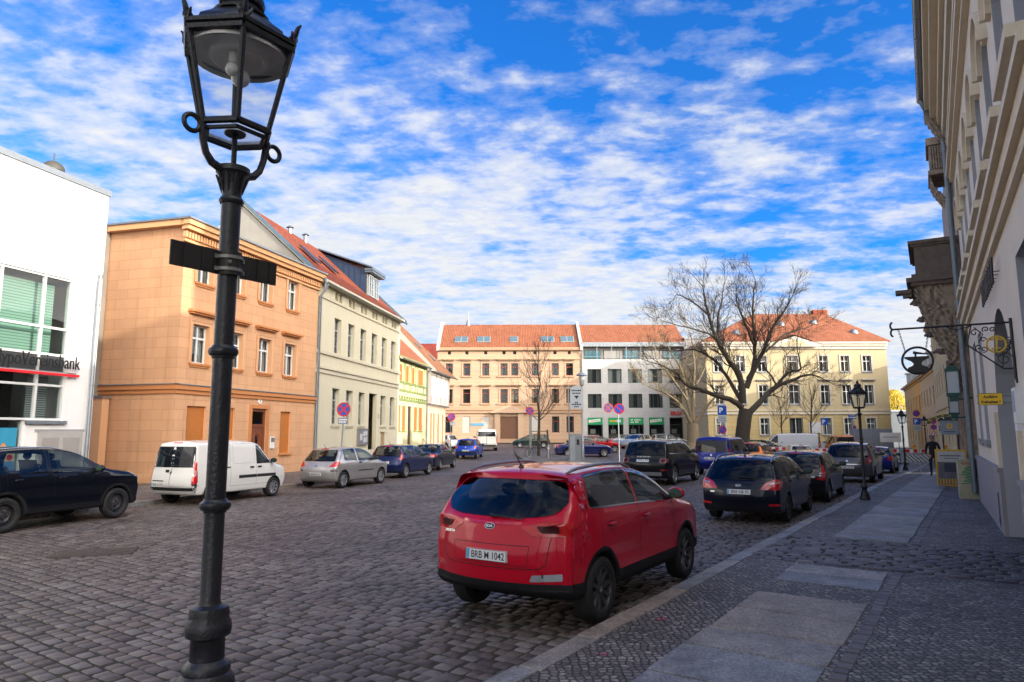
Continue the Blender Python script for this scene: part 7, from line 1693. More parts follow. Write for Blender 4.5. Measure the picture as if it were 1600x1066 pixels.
def wheel(parent, x, y, r, w, style, side, front=False):
    mb = MB(); h = w/2; s_ = side; pf = [(r*.66, h*.75), (r*.70, h*.93), (r*.80, h), (r*.92, h*.96), (r*.975, h*.8), (r, h*.5), (r, -h*.5), (r*.96, -h*.9), (r*.7, -h), (r*.62, -h*.5)]
    mb.lathe([(a, b*s_) for a, b in pf], 36, (0, 0, 0), 0, ax='y'); t_ = mb.build('wheel', M_TYRE, parent); t_.location = (x, y, r)
    mb = MB(); R0 = r*.67; steel = style == 'steel'; mat = {'alloy': M_ALLOY, 'cover': M_ALLOY, 'dark': M_HUBD, 'steel': M_HUBD}[style]
    mb.lathe([(a, b*s_) for a, b in ((R0, h*.80), (R0*.93, h*.78), (R0*.90, h*.45), (R0*.86, h*.1), (0, h*.0))], 36, (0, 0, 0), 1, ax='y')
    mb.lathe([(a, b*s_) for a, b in ((R0*1.02, h*.86), (R0*.95, h*.84), (R0*.92, h*.7))], 36, (0, 0, 0), 0, ax='y')
    if steel:
        mb.lathe([(a, b*s_) for a, b in ((R0*.88, h*.2), (R0*.62, h*.45), (R0*.5, h*.3), (R0*.30, h*.4), (R0*.24, h*.62), (0, h*.62))], 30, (0, 0, 0), 0, ax='y')
        for k in range(5): a = 2*PI*k/5; mb.lathe([(0, h*.55*s_), (.012, h*.5*s_), (.013, h*.35*s_)], 8, (R0*.36*math.cos(a), 0, R0*.36*math.sin(a)), 2, ax='y')
        for k in range(14): a = 2*PI*k/14; mb.lathe([(0, h*.44*s_), (.02, h*.43*s_)], 8, (R0*.74*math.cos(a), 0, R0*.74*math.sin(a)), 1, ax='y')
    else:
        ns = {'alloy': 5, 'cover': 9, 'dark': 10}[style]; tw = {'alloy': .30, 'cover': .18, 'dark': .13}[style]
        for k in range(ns):
            a = 2*PI*k/ns+.2; d = Vector((math.cos(a), 0, math.sin(a))); e = Vector((-d.z, 0, d.x)); rows = []
            for f, dep in ((.12, .62), (.35, .62), (.65, .70), (.95, .80)):
                ww = R0*tw*(1.0-.35*abs(f-.5)); c = d*R0*f
                rows.append([c-e*ww+Vector((0, h*(dep-.25)*s_, 0)), c-e*ww*.7+Vector((0, h*dep*s_, 0)), c+e*ww*.7+Vector((0, h*dep*s_, 0)), c+e*ww+Vector((0, h*(dep-.25)*s_, 0))])
            mb.grid(rows, 0, True)
        mb.lathe([(a, b*s_) for a, b in ((R0*.24, h*.5), (R0*.22, h*.68), (R0*.1, h*.72), (0, h*.72))], 18, (0, 0, 0), 0, ax='y'); mb.lathe([(0, h*.73*s_), (R0*.13, h*.725*s_)], 14, (0, 0, 0), 2, ax='y')
    rm = mb.build('rim', [mat, M_BLACK, M_CHROME], t_)
SIL = {
 'hatch': [(0, .36), (.0, .42), (.005, .48), (.018, .535), (.034, .60), (.055, .68), (.095, .80), (.135, .915), (.165, .958), (.25, .985), (.36, 1.0), (.47, .99), (.56, .95), (.64, .865), (.72, .745), (.775, .672), (.83, .64), (.91, .59), (.965, .525), (.99, .44), (1, .34)],
 'small': [(0, .34), (.0, .40), (.006, .46), (.016, .54), (.03, .62), (.06, .74), (.10, .90), (.125, .95), (.22, .985), (.36, 1.0), (.48, .985), (.58, .93), (.68, .81), (.775, .68), (.81, .645), (.90, .585), (.965, .50), (.99, .42), (1, .33)],
 'estate': [(0, .36), (.0, .42), (.004, .48), (.012, .54), (.024, .61), (.047, .70), (.095, .865), (.12, .93), (.14, .955), (.22, .985), (.36, 1.0), (.48, .985), (.57, .94), (.65, .85), (.735, .72), (.775, .68), (.83, .645), (.91, .585), (.965, .51), (.99, .43), (1, .34)],
 'suv': [(0, .38), (.0, .44), (.004, .50), (.012, .56), (.024, .64), (.045, .70), (.085, .85), (.11, .925), (.13, .955), (.20, .98), (.34, 1.0), (.46, .99), (.56, .945), (.64, .86), (.72, .745), (.76, .70), (.82, .675), (.91, .625), (.965, .55), (.99, .46), (1, .38)],
 'disco': [(0, .38), (.0, .47), (.006, .52), (.016, .56), (.024, .64), (.036, .72), (.062, .86), (.082, .94), (.10, .965), (.18, .985), (.32, 1.0), (.48, .995), (.58, .96), (.66, .87), (.735, .735), (.76, .70), (.82, .685), (.92, .65), (.97, .57), (.992, .47), (1, .38)],
 'sedan': [(0, .38), (.0, .48), (.006, .56), (.018, .635), (.04, .66), (.10, .675), (.165, .69), (.21, .74), (.27, .86), (.325, .95), (.38, .985), (.46, 1.0), (.54, .985), (.60, .94), (.67, .83), (.735, .70), (.77, .665), (.85, .63), (.93, .575), (.975, .49), (.995, .42), (1, .36)],
 'van': [(0, .30), (.0, .38), (.004, .44), (.012, .52), (.02, .66), (.03, .82), (.045, .93), (.065, .975), (.12, .99), (.3, 1.0), (.5, .998), (.60, .98), (.67, .92), (.745, .77), (.80, .645), (.84, .60), (.90, .565), (.955, .50), (.985, .41), (1, .31)],
 'bigvan': [(0, .28), (.0, .34), (.004, .40), (.01, .52), (.016, .68), (.022, .84), (.032, .93), (.05, .975), (.12, .99), (.3, 1.0), (.55, .995), (.68, .97), (.74, .91), (.81, .75), (.86, .60), (.89, .55), (.94, .51), (.975, .45), (.99, .38), (1, .29)]}
BELT = {'hatch': (.66, .615), 'small': (.645, .60), 'estate': (.665, .62), 'suv': (.70, .635), 'disco': (.70, .655), 'sedan': (.655, .62), 'van': (.62, .60), 'bigvan': (.62, .57)}
def poly_side(B, x0, x1, m=.07, lift=0.0, s0=0.0, s1=0.0):
    """glass outline between stations x0 and x1 following belt and roof edge; s0/s1 slant the ends at the top"""
    L_ = B.L; bot = [(x0, B.zb(x0)+.02+lift), (x1, B.zb(x1)+.02)]; top = []
    n = 9; X0, X1 = x0+s0, x1+s1
    for k in range(n+1):
        x = X1+(X0-X1)*k/n; z = B.ztop(x)-m*(1 if x < .5*L_ else 1.1)
        if z > B.zb(x)+.045: top.append((x, z))
    return rnd(bot+top, .03, 2)
NCAR = [0]
def car(label, P, head, spec, paint, plate=None, group='parked cars on the square', cat='car', name='parked_car', anchor='rr'):
    """P: where the right rear tyre meets the road (or 'c' the centre)"""
    T = spec['T']; L_, W_, H_, wb, ro, rw = (spec[k] for k in ('L', 'W', 'H', 'wb', 'ro', 'rw')); NCAR[0] += 1
    c = dict(spec); c['sil'] = spec.get('sil', SIL[T]); c['belt'] = spec.get('belt', BELT[T])
    key = ('body', spec['id'])
    new = key not in WCACHE
    if new: WCACHE[key] = Body(c)
    B = WCACHE[key]; H2 = W_/2
    zcl = spec.get('zcl', .25); ar = spec.get('arch', 0); ax = [(ro, rw, rw+.05+ar), (ro+wb, rw, rw+.05+ar)] if ar else []
    mp = carpaint('paint_'+str(NCAR[0]), paint[0], paint[1] if len(paint) > 1 else 0, zcl, ax, dirt=spec.get('dirt', .3))
    fw = Vector((math.sin(R(head)), math.cos(R(head)), 0)); lf = Vector((-fw.y, fw.x, 0)); P = Vector((P[0], P[1], 0))
    org = P-fw*ro+lf*(H2-.11) if anchor == 'rr' else P-fw*L_/2
    mid = org+fw*L_/2; z0 = gz(mid.x, mid.y)+(.012 if mid.y < YS else 0)
    o = thing(name, label, cat, (org.x, org.y, z0), math.atan2(fw.y, fw.x), group)
    # --- body with wheel wells cut out
    bk = ('bodymesh', spec['id'])
    if bk not in WCACHE:
        me = bpy.data.meshes.new('body'); B.bm.to_mesh(me); me.materials.append(mp); me.materials.append(M_SEAM); tmp = bpy.data.objects.new('body', me); COL.objects.link(tmp); cut = MB()
        for wx in (ro, ro+wb):
            for s_ in (1, -1):
                y0, y1 = s_*(H2-.34), s_*(H2+.3); r = rw+.055; prof = [(0, y0), (r, y0), (r, y1), (0, y1)]
                bmz = MB(); bmz.lathe(prof, 40, (wx, 0, rw), 1, smooth=False, ax='y'); q = bmz.build('wheel_cut', [mp, M_SEAM]); b2 = bmesh.new(); b2.from_mesh(q.data); bmesh.ops.remove_doubles(b2, verts=b2.verts, dist=1e-5); bmesh.ops.recalc_face_normals(b2, faces=b2.faces); b2.to_mesh(q.data); b2.free()
                md = tmp.modifiers.new('cut', 'BOOLEAN'); md.operation = 'DIFFERENCE'; md.object = q; md.solver = 'EXACT'; cut.v.append(q)
        if spec.get('cabin'):
            cp = []; yz = lambda poly, x0, x1: MB().prism(poly, x0, x1, 1, 'yz')
            for q in spec['sidewin']:
                poly = q if isinstance(q[0], tuple) else poly_side(B, q[0]*L_, q[1]*L_, *(q[2:]))
                cp.append(MB().prism(poly, -2, 2, 1, 'xz'))
            a0, a1, b0_, b1_ = spec['rearwin']; cp.append(yz(spec.get('rearpoly') or rrect(-b0_*H2, b0_*H2, a0*H_, a1*H_, .05, 4, 1-b1_/b0_), -1, .5*L_))
            w0, w1 = spec.get('windshield', (B.zb(L_*.8)/H_+.06, .945)); cp.append(yz(rrect(-.80*H2, .80*H2, w0*H_, w1*H_, .06, 4, .18), .42*L_, L_+1))
            for m_ in cp:
                q = m_.build('cabin_cut', [mp, M_SEAM]); b2 = bmesh.new(); b2.from_mesh(q.data); bmesh.ops.remove_doubles(b2, verts=b2.verts, dist=1e-5); bmesh.ops.recalc_face_normals(b2, faces=b2.faces); b2.to_mesh(q.data); b2.free()
                md = tmp.modifiers.new('cut', 'BOOLEAN'); md.operation = 'DIFFERENCE'; md.object = q; md.solver = 'EXACT'; cut.v.append(q)
        dg = bpy.context.evaluated_depsgraph_get(); m2 = bpy.data.meshes.new_from_object(tmp.evaluated_get(dg))
        def whole(m_):
            xs = [v.co.x for v in m_.vertices]; zs = [v.co.z for v in m_.vertices]
            area = sum(p.area for p in m_.polygons if p.material_index == 0)
            return len(xs) > 1000 and max(xs)-min(xs) > .97*L_ and max(zs)-min(zs) > .7*H_ and area > 9 and max(v.co.y for v in m_.vertices) < W_*.56
        if not whole(m2):                                      # exact cut failed: keep the wheel wells only
            for md in list(tmp.modifiers)[4:]: tmp.modifiers.remove(md)
            dg = bpy.context.evaluated_depsgraph_get(); m2 = bpy.data.meshes.new_from_object(tmp.evaluated_get(dg)); print('CABIN CUT FAILED', spec['id'], whole(m2)); spec['cabin'] = False
            if not whole(m2): m2 = me.copy()
        for q in cut.v: bpy.data.objects.remove(q)
        bpy.data.objects.remove(tmp); m2.name = 'body'
        for p in m2.polygons: p.use_smooth = p.material_index == 0
        WCACHE[bk] = m2
        me = m2
    else: me = WCACHE[bk].copy()
    if len(me.materials) < 2: me.materials.clear(); me.materials.append(mp); me.materials.append(M_SEAM)
    me.materials[0] = mp
    bo = link(bpy.data.objects.new('body', me), o)
    if spec.get('cabin'):
        M_SEAT = pmat('seat_cloth', (.035, .035, .038), .9, .3, 12)
        zf = .60*H_
        for nm, x, y, w, zt in (('seat', .50, .36, .25, .815), ('seat', .50, -.36, .25, .815), ('rear_seat', .245 if T != 'small' else .27, 0, .62, .76)):
            k = (nm, spec['id'], y)
            if k not in WCACHE:
                mb = MB(); x = x*L_; w *= W_/1.8; y *= W_/1.8
                mb.grid([[(x+.06-.05*math.cos(a)-.10*f, y+w*(1-.12*f)*math.sin(b_)*1.0, zf+(zt*H_-zf)*f) for a, b_ in ((0, -PI/2), (0, -.9), (0, .9), (0, PI/2), (PI, PI/2), (PI, .9), (PI, -.9), (PI, -PI/2))] for f in (0, .5, .93, 1.0)], 0, True, True)
                mb.face([(x-.09-.0, y-w*.88, zt*H_), (x+.01, y-w*.88, zt*H_), (x+.01, y+w*.88, zt*H_), (x-.09, y+w*.88, zt*H_)])
                for hy in ((y,) if nm == 'seat' else (y-.38*W_/1.8, y+.38*W_/1.8)):
                    mb.lathe([(0, zt*H_+.0), (.07, zt*H_+.02), (.115, zt*H_+.07), (.11, zt*H_+.13), (.05, zt*H_+.16), (0, zt*H_+.16)], 12, (0, 0, 0)); n0 = len(mb.v)-72
                    for q in range(n0, len(mb.v)): v = mb.v[q]; mb.v[q] = (x-.05+v[0]*.45, hy+v[1]*1.1, v[2])
                q = mb.build(nm, M_SEAT, o); WCACHE[k] = q.data
            else: link(bpy.data.objects.new(nm, WCACHE[k]), o)
        k = ('steering', spec['id'])
        if k not in WCACHE:
            mb = MB(); c_ = Vector((.615*L_, .36*W_/1.8, .665*H_)); mb.tube([c_+Vector((.07*math.sin(a), .18*math.cos(a), .165*math.sin(a))) for a in [2*PI*j/20 for j in range(21)]], .015, 6); WCACHE[k] = mb.build('steering_wheel', M_TRIM, o).data
        else: link(bpy.data.objects.new('steering_wheel', WCACHE[k]), o)
    # --- pressed-on parts, built once per model and shared by repeats
    gl = spec.get('glass', GL_MID); glr = spec.get('glass_rear', GL_DARK)
    if spec.get('cabin'): gl, glr = spec.get('clear', CG_MID), spec.get('clear_rear', CG_REAR)
    def share(nm, mats, fn, parent=None):
        k = (nm[1], spec['id']) if isinstance(nm, tuple) else (nm, spec['id']); nm = nm[0] if isinstance(nm, tuple) else nm
        if k in WCACHE: return link(bpy.data.objects.new(nm, WCACHE[k]), parent or o)
        mb = MB(); fn(mb); q = mb.build(nm, mats, parent or o); WCACHE[k] = q.data; return q
    dt = spec.get('detail', 1); st = .06 if dt > 1 else .1
    rwz = spec['rearwin']; z0_, z1_, b0_, b1_ = rwz
    share('rear_window', glr, lambda mb: B.patch(mb, spec.get('rearpoly') or rrect(-b0_*H2, b0_*H2, z0_*H_, z1_*H_, .05, 4, 1-b1_/b0_), 'rear', .004, 0, step=st))
    wz0, wz1 = spec.get('windshield', (B.zb(L_*.8)/H_+.06, .945)); share('windshield', gl, lambda mb: B.patch(mb, rrect(-.80*H2, .80*H2, wz0*H_, wz1*H_, .06, 4, .18), 'front', .004, 0, step=.12))
    for s_ in (1, -1):
        for k, q in enumerate(spec['sidewin']):
            poly = q if isinstance(q[0], tuple) else poly_side(B, q[0]*L_, q[1]*L_, *(q[2:]))
            share(('side_window', 'sw%d%d' % (s_, k)), gl, lambda mb: B.patch(mb, poly, 'side', .004, 0, s_, st))
        if spec.get('panels'):
            def fn(mb):
                for x0, x1 in spec['panels']: B.line(mb, [(x, z) for x, z in (lambda q: q+q[:1])(rnd(rrect(x0*L_, x1*L_, B.zb(L_*x0)+.03, H_*.93, .06, 3), .01, 1))], 'side', .012, s_, 0, .003)
            share(('panel_press', 'pp%d' % s_), pmat('press_shadow', tuple(v*.62 for v in paint[0]), .5), fn)
        # shut lines
        def seams(mb):
            zl = .24*H_+.02
            for x in spec['doors']: B.line(mb, [(x*L_, B.zb(x*L_)+.02), (x*L_+.01, .5*H_), (x*L_, zl)], 'side', .007, s_)
            if spec['doors']: B.line(mb, [(spec['doors'][0]*L_, zl), (spec['doors'][-1]*L_, zl)], 'side', .006, s_)
            xb = spec.get('bonnet', .80)*L_; B.line(mb, [(xb, B.zb(xb)+.0), (L_*.95, .55*H_)], 'side', .006, s_)
            if 'fuel' in spec and s_ < 0: x, z = spec['fuel'][0]*L_, spec['fuel'][1]*H_; B.line(mb, rrect(x-.08, x+.08, z-.07, z+.07, .03)+[(x+.08, z)], 'side', .004, s_)
        share(('door_seam', 'sm%d' % s_), M_SEAM, seams, bo)
        for k, x in enumerate(spec.get('handles', ())):
            def fh(mb):
                z = spec.get('handle_z', .60)*H_; h, n = B.hit(x*L_, z, 'side', s_)
                mb.tube([h+n*.008+Vector((-.09, 0, 0)), h+n*.03+Vector((-.07, 0, 0)), h+n*.032+Vector((.05, 0, .004)), h+n*.006+Vector((.085, 0, .006))], [.010, .016, .016, .010], 8)
                B.patch(mb, rrect(x*L_-.08, x*L_+.08, z-.028, z+.028, .025), 'side', .001, 1, s_, .06, .004)
            share(('door_handle', 'dh%d%d' % (s_, k)), [spec.get('handle_mat') or mp, M_SEAM], fh)
        # mirror
        def fm(mb):
            x = spec.get('mirror', .655)*L_; z = B.zb(x)+.06; h, n = B.hit(x, z-.03, 'side', s_); c_ = Vector((x-.02, s_*(abs(h.y)+.13), z+.035))
            rows = []
            for k in range(9):
                a = PI*k/8; rows.append([(c_.x-.075*math.cos(a)*(.6 if math.cos(a) > 0 else 1.0), c_.y+.115*math.sin(a)*math.cos(b_), c_.z+.078*math.sin(a)*math.sin(b_)) for b_ in [2*PI*j/14 for j in range(14)]])
            mb.grid(rows, 0, True, True); mb.tube([h+Vector((0, -s_*.02, 0)), c_+Vector((.01, -s_*.06, -.045))], [.035, .028], 8, 1)
            rows = [[(c_.x-.052-.004*(r < .5), c_.y+.098*r*math.cos(b_), c_.z+.062*r*math.sin(b_)) for b_ in [2*PI*j/14 for j in range(14)]] for r in (0.01, 1)]; mb.grid(rows, 2, True, True)
        share(('mirror', 'mi%d' % s_), [spec.get('mirror_mat') or mp, M_TRIM, GL_GREEN], fm)
        for k, q in enumerate(spec.get('sidetrim', ())): share(('bumper_corner', 'st%d%d' % (s_, k)), M_TRIM, lambda mb: B.patch(mb, [(a*L_, b*H_) for a, b in q], 'side', .006, 0, s_, .07))
        # lamps
        tl = spec['tail']
        def ft(mb):
            for pj, q in tl:
                if pj == 'rear': B.patch(mb, [(s_*a*H2, b*H_) for a, b in q], 'rear', .006, 0, 1, .05)
                elif pj == 'rear2': B.patch(mb, [(s_*a*H2, b*H_) for a, b in q], 'rear', .015, 1, 1, .06)
                elif pj == 'rearw': B.patch(mb, [(s_*a*H2, b*H_) for a, b in q], 'rear', .009, 2, 1, .06)
                elif pj == 'side': B.patch(mb, [(a*L_, b*H_) for a, b in q], 'side', .006, 0, s_, .05)
                elif pj == 'side2': B.patch(mb, [(a*L_, b*H_) for a, b in q], 'side', .009, 1, s_, .05)
        share(('tail_light', 'tl%d' % s_), [spec.get('tail_mat', M_LAMPR), spec.get('tail_mat2', M_LAMPD), M_LAMPC], ft)
        hl = spec.get('head', [('front', [(.52, .47), (.93, .52), (.93, .60), (.60, .58)]), ('side', [(.955, .50), (.90, .59), (.865, .60), (.93, .50)])])
        def fh2(mb):
            for pj, q in hl: B.patch(mb, [(s_*a*H2, b*H_) for a, b in q] if pj == 'front' else [(a*L_, b*H_) for a, b in q], pj, .006, 0, s_ if pj == 'side' else 1, .06)
        share(('headlight', 'hl%d' % s_), M_LAMPC, fh2)
        for k, q in enumerate(spec.get('strips', ())):
            pts, w, mt = q; share(('trim_strip', 'ts%d%d' % (s_, k)), mt, lambda mb: B.line(mb, [(a*L_, b*H_) for a, b in pts], 'side', w, s_, 0, .008))
        if spec.get('rails'):
            def fr_(mb):
                x0, x1, yy = spec['rails']; n = 12; pts = []
                for k in range(n+1):
                    x = (x0+(x1-x0)*k/n)*L_; h, n_ = B.hit(x, s_*yy*H2, 'top'); e = min(k, n-k); pts.append(h+Vector((0, 0, .012+.032*min(1, e/2.0))))
                mb.tube(pts, [.012]+[.019]*(n-1)+[.012], 8)
            share(('roof_rail', 'rr%d' % s_), spec.get('rail_mat', M_ALLOY), fr_)
        for wx in (ro, ro+wb): wheel(o, wx, s_*(H2-.115), rw, .215, spec.get('rim', 'alloy'), s_)
    # rear trim: bumper lip, plate, badges, wiper, aerial, brake light
    def trim(mb):
        for q in spec.get('reartrim', ()): pj, poly, mi = q; B.patch(mb, [(a*H2, b*H_) for a, b in poly], 'rear', .004, mi, 1, .08)
        for q in spec.get('rearlines', ()): B.line(mb, [(a*H2, b*H_) for a, b in q[0]], 'rear', q[1], 1, q[2], .003)
    if spec.get('reartrim') or spec.get('rearlines'): share('rear_trim', [M_TRIM, M_SEAM, M_LAMPR, M_CHROME, M_LAMPC, M_WHITE], trim, bo)
    pz = spec.get('plate', (.40, 0))
    def fp(mb):
        h, n = B.hit(pz[1]*H2, pz[0]*H_, 'rear'); n = Vector((n.x, 0, n.z)).normalized(); up = Vector((-n.z, 0, n.x)) if n.x < 0 else Vector((0, 0, 1)); up = Vector((0, 0, 1))-n*n.z; up.normalize(); rt = Vector((0, -1, 0)); q = h+n*.012
        w, hh = .26, .056; mb.obox(q-rt*w-up*hh-n*.03, rt*2*w, up*2*hh, n*.03, 0); mb.face([q+rt*a+up*b+n*.001 for a, b in ((-w+.006, -hh+.006), (-w+.05, -hh+.006), (-w+.05, hh-.006), (-w+.006, hh-.006))], 1)
        for a, b, c_, d in ((-w, w, -hh, -hh+.004), (-w, w, hh-.004, hh), (-w, -w+.004, -hh, hh), (w-.004, w, -hh, hh)): mb.face([q+rt*x+up*y+n*.0015 for x, y in ((a, c_), (b, c_), (b, d), (a, d))], 2)
        if plate: put_text(mb, plate, q+rt*.026+n*.002, rt, up, h=.074, w=min(.42, .04*len(plate)+.02), mi=2, bold=.012)
        elif dt > 0:
            for k in range(8): 
                if k != 3: mb.face([q+rt*(-.17+k*.052+a)+up*b+n*.002 for a, b in ((0, -.034), (.03, -.034), (.03, .034), (0, .034))], 2)
    mb = MB(); fp(mb); mb.build('number_plate', [M_PLATE, M_PBLUE, M_BLACK], o)
    if spec.get('badge'):
        def fb(mb):
            bz = spec['badge']; h, n = B.hit(0, bz*H_, 'rear'); n = Vector((n.x, 0, n.z)).normalized(); up = Vector((0, 0, 1))-n*n.z; up.normalize(); rt = Vector((0, -1, 0))
            if spec.get('badge_text'):
                for r, mi, of in ((1, 1, .006), (.9, 0, .008)): mb.face([h+n*of+rt*(.066*r*math.cos(a))+up*(.034*r*math.sin(a)) for a in [2*PI*k/24 for k in range(24)]], mi)
                put_text(mb, spec['badge_text'], h+n*.0095, rt, up, h=.026, w=.085, mi=1, bold=.03)
            else: mb.face([h+n*.006+rt*(.045*math.cos(a))+up*(.045*math.sin(a)) for a in [2*PI*k/16 for k in range(16)]], 1)
        share('badge', [M_BLACK, M_CHROME], fb)
    if spec.get('script'):
        def fs_(mb):
            for txt, yy, zz, hh, sp_ in spec['script']:
                h, n = B.hit(yy*H2, zz*H_, 'rear'); n = Vector((n.x, n.y*.5, n.z)).normalized(); up = Vector((0, 0, 1))-n*n.z; up.normalize(); put_text(mb, txt, h+n*.008, up.cross(n), up, h=hh, mi=0, bold=.02, space=sp_)
        share('badge_script', M_CHROME, fs_)
    if spec.get('wiper', True):
        def fwp(mb):
            zz = z0_*H_+.03; pts = [(B.hit(y, zz+.02*(1-abs(y)*2), 'rear')) for y in (.02, -.1, -.25, -.40)]; mb.tube([h+n*.025 for h, n in pts], [.018, .012, .009, .006], 6)
        share('rear_wiper', M_TRIM, fwp)
    if spec.get('aerial', True):
        def fa_(mb):
            h, n = B.hit(spec.get('aerial_x', .2)*L_, 0, 'top'); mb.lathe([(.035, 0), (.025, .02), (.012, .035)], 10, h); mb.tube([h+Vector((0, 0, .02)), h+Vector((-.16, 0, .20 if dt else .2))], [.008, .004], 6)
        share('aerial', M_TRIM, fa_)
    if spec.get('brake3'):
        bz = spec['brake3']; share('brake_light', M_LAMPR, lambda mb: B.patch(mb, [(-.20*H2, bz*H_), (.20*H2, bz*H_), (.19*H2, bz*H_+.03), (-.19*H2, bz*H_+.03)], 'rear', .006, 0, step=.1))
    return o
# ------------------------------------------------------------------ the models (proportions only) and where they stand
def TLhi(x0=.70, x1=1.0, z0=.56, z1=.70, sx=.10, tilt=0): return [('rear', rnd([(x0, z0), (x1, z0), (x1, z1), (x0+.04, z1-.01)], .03)), ('side', [(.0, z0), (sx, z0+.02), (sx*.9, z1), (.0, z1)])]
SUVR = dict(id='red_suv', T='suv', L=4.48, W=1.85, H=1.66, wb=2.67, ro=.90, rw=.348, zcl=.50, ground=.195, cabin=True, arch=.052, detail=2, n=110, bow=(.21, .26), rad=.10, tumble=.40, tap=(.09, .13),
  sil=[(0, .40), (.0, .45), (.002, .50), (.006, .54), (.011, .59), (.017, .64), (.031, .69), (.060, .785), (.088, .88), (.096, .92), (.096, .945), (.118, .968), (.20, .985), (.34, 1.0), (.46, .99), (.56, .945), (.64, .86), (.72, .745), (.76, .70), (.82, .675), (.91, .625), (.965, .55), (.99, .46), (1, .38)],
  belt=(.73, .655), rearwin=(.655, .905, .80, .66), rearpoly=rnd([(-.68, 1.175), (-.45, 1.145), (0, 1.135), (.45, 1.145), (.68, 1.175), (.79, 1.29), (.68, 1.485), (.55, 1.51), (0, 1.52), (-.55, 1.51), (-.68, 1.485), (-.79, 1.29)], .06),
  glass=GL_MID, glass_rear=cargl('car_glass_blue', (.012, .020, .032)), sidewin=[(.155, .425, .075, .02, .10, .0), (.44, .70, .075, 0, .0, .02)], doors=(.20, .433, .69), handles=(.255, .475), handle_z=.615, fuel=(.14, .60),
  tail=[('rear', rnd([(.40, .635), (.62, .66), (1.02, .668), (1.02, .58), (.54, .585)], .025)), ('rear2', rnd([(.58, .643), (.82, .65), (.82, .602), (.64, .602)], .02)), ('side', rnd([(.0, .585), (.05, .60), (.105, .66), (.0, .67)], .02))],
  tail_mat=pmat('tail_lens_deep', (.50, .002, .005), .10, .2, 10, 0, 20, 0, .4, .6),
  plate=(.455, 0), badge=.63, badge_text='KIA', script=[('SPORTAGE', .60, .575, .028, 1.1)], rails=(.13, .50, .70), rim='dark', aerial_x=.155, mirror=.668,
  reartrim=[('rear', rnd([(-.86, .322), (-.52, .312), (-.55, .352), (-.86, .365)], .012), 4), ('rear', rnd([(-.665, .313), (-.65, .313), (-.65, .362), (-.665, .363)], .002), 1), ('rear', rnd([(.98, .345), (.72, .335), (.74, .37), (.98, .385)], .012), 2)],
  rearlines=[([(.40, .655), (0, .648), (-.40, .655)], .03, 2), ([(.74, .575), (.70, .42), (.62, .39), (0, .385), (-.62, .39), (-.70, .42), (-.74, .575)], .008, 1), ([(.52, .525), (.5, .405), (-.5, .405), (-.52, .525), (.52, .525)], .006, 1), ([(.97, .262), (-.97, .262)], .012, 1)],
  strips=[([(.16, .737), (.30, .723), (.44, .71), (.55, .699), (.69, .687)], .016, M_CHROME)], head=[('front', [(.5, .5), (.95, .54), (.95, .62), (.6, .60)]), ('side', [(.965, .53), (.90, .61), (.86, .635), (.93, .53)])])
SUVD = dict(SUVR, id='dark_suv', ground=.17, zcl=.38, handle_z=.60, arch=.065, rails=(.13, .50, .70), rim='steel', badge_text=None, script=None, strips=(), glass=GL_GREEN, tail_mat=M_LAMPR, W=1.85, H=1.74, rearpoly=None, belt=(.68, .625), sidewin=[(.15, .40, .07, .02, .08, .0), (.42, .70, .07, 0, .0, .02)], rw=.355, dirt=.2)
DOBLO = dict(id='white_van', sidetrim=([(.925, .15), (.99, .17), (.988, .38), (.955, .40), (.935, .27)], [(.0, .2), (.045, .2), (.045, .36), (.0, .36)]), T='van', L=4.25, W=1.72, H=1.82, wb=2.58, ro=.80, rw=.30, zcl=.27, bow=(.07, .30), rad=.09, tumble=.16, crown=.06, rearwin=(.58, .90, .9, .8), sidewin=[(.605, .80, .07, -.02, .0, -.09)], doors=(.34, .60, .80), panels=((.14, .34), (.37, .585)), belt=(.60, .575),
  handles=(.555, .635), handle_mat=M_TRIM, handle_z=.535, mirror=.76, mirror_mat=M_TRIM, bonnet=.83, rim='cover', rails=None, glass=GL_MID, dirt=.4,
  rearpoly=None, tail=[('rear', rnd([(.86, .33), (1.0, .33), (1.0, .66), (.88, .66)], .02)), ('side', rnd([(.0, .33), (.05, .34), (.045, .68), (.0, .66)], .02)), ('rearw', rnd([(.87, .45), (1.0, .45), (1.0, .53), (.88, .53)], .02))], tail_mat=M_LAMPR,
  plate=(.31, .50), badge=.50, wiper=True, aerial=False, brake3=.95, strips=[([(.42, .39), (.60, .39)], .09, M_TRIM), ([(.605, .39), (.81, .385)], .09, M_TRIM), ([(.16, .555), (.34, .555)], .035, M_TRIM)],
  reartrim=[('rear', [(-.95, .22), (.95, .22), (.95, .27), (-.95, .27)], 0), ('rear', [(-.045, .56), (.045, .56), (.045, .93), (-.045, .93)], 5), ('rear', [(-.006, .28), (.006, .28), (.006, .56), (-.006, .56)], 1), ('rear', rnd([(.08, .50), (.24, .50), (.24, .545), (.08, .545)], .02), 0), ('rear', rnd([(-.995, .24), (-.86, .24), (-.86, .34), (-.995, .34)], .02), 0), ('rear', rnd([(.995, .24), (.86, .24), (.86, .34), (.995, .34)], .02), 0)], rearlines=[([(.80, .37), (.25, .37)], .03, 0)])
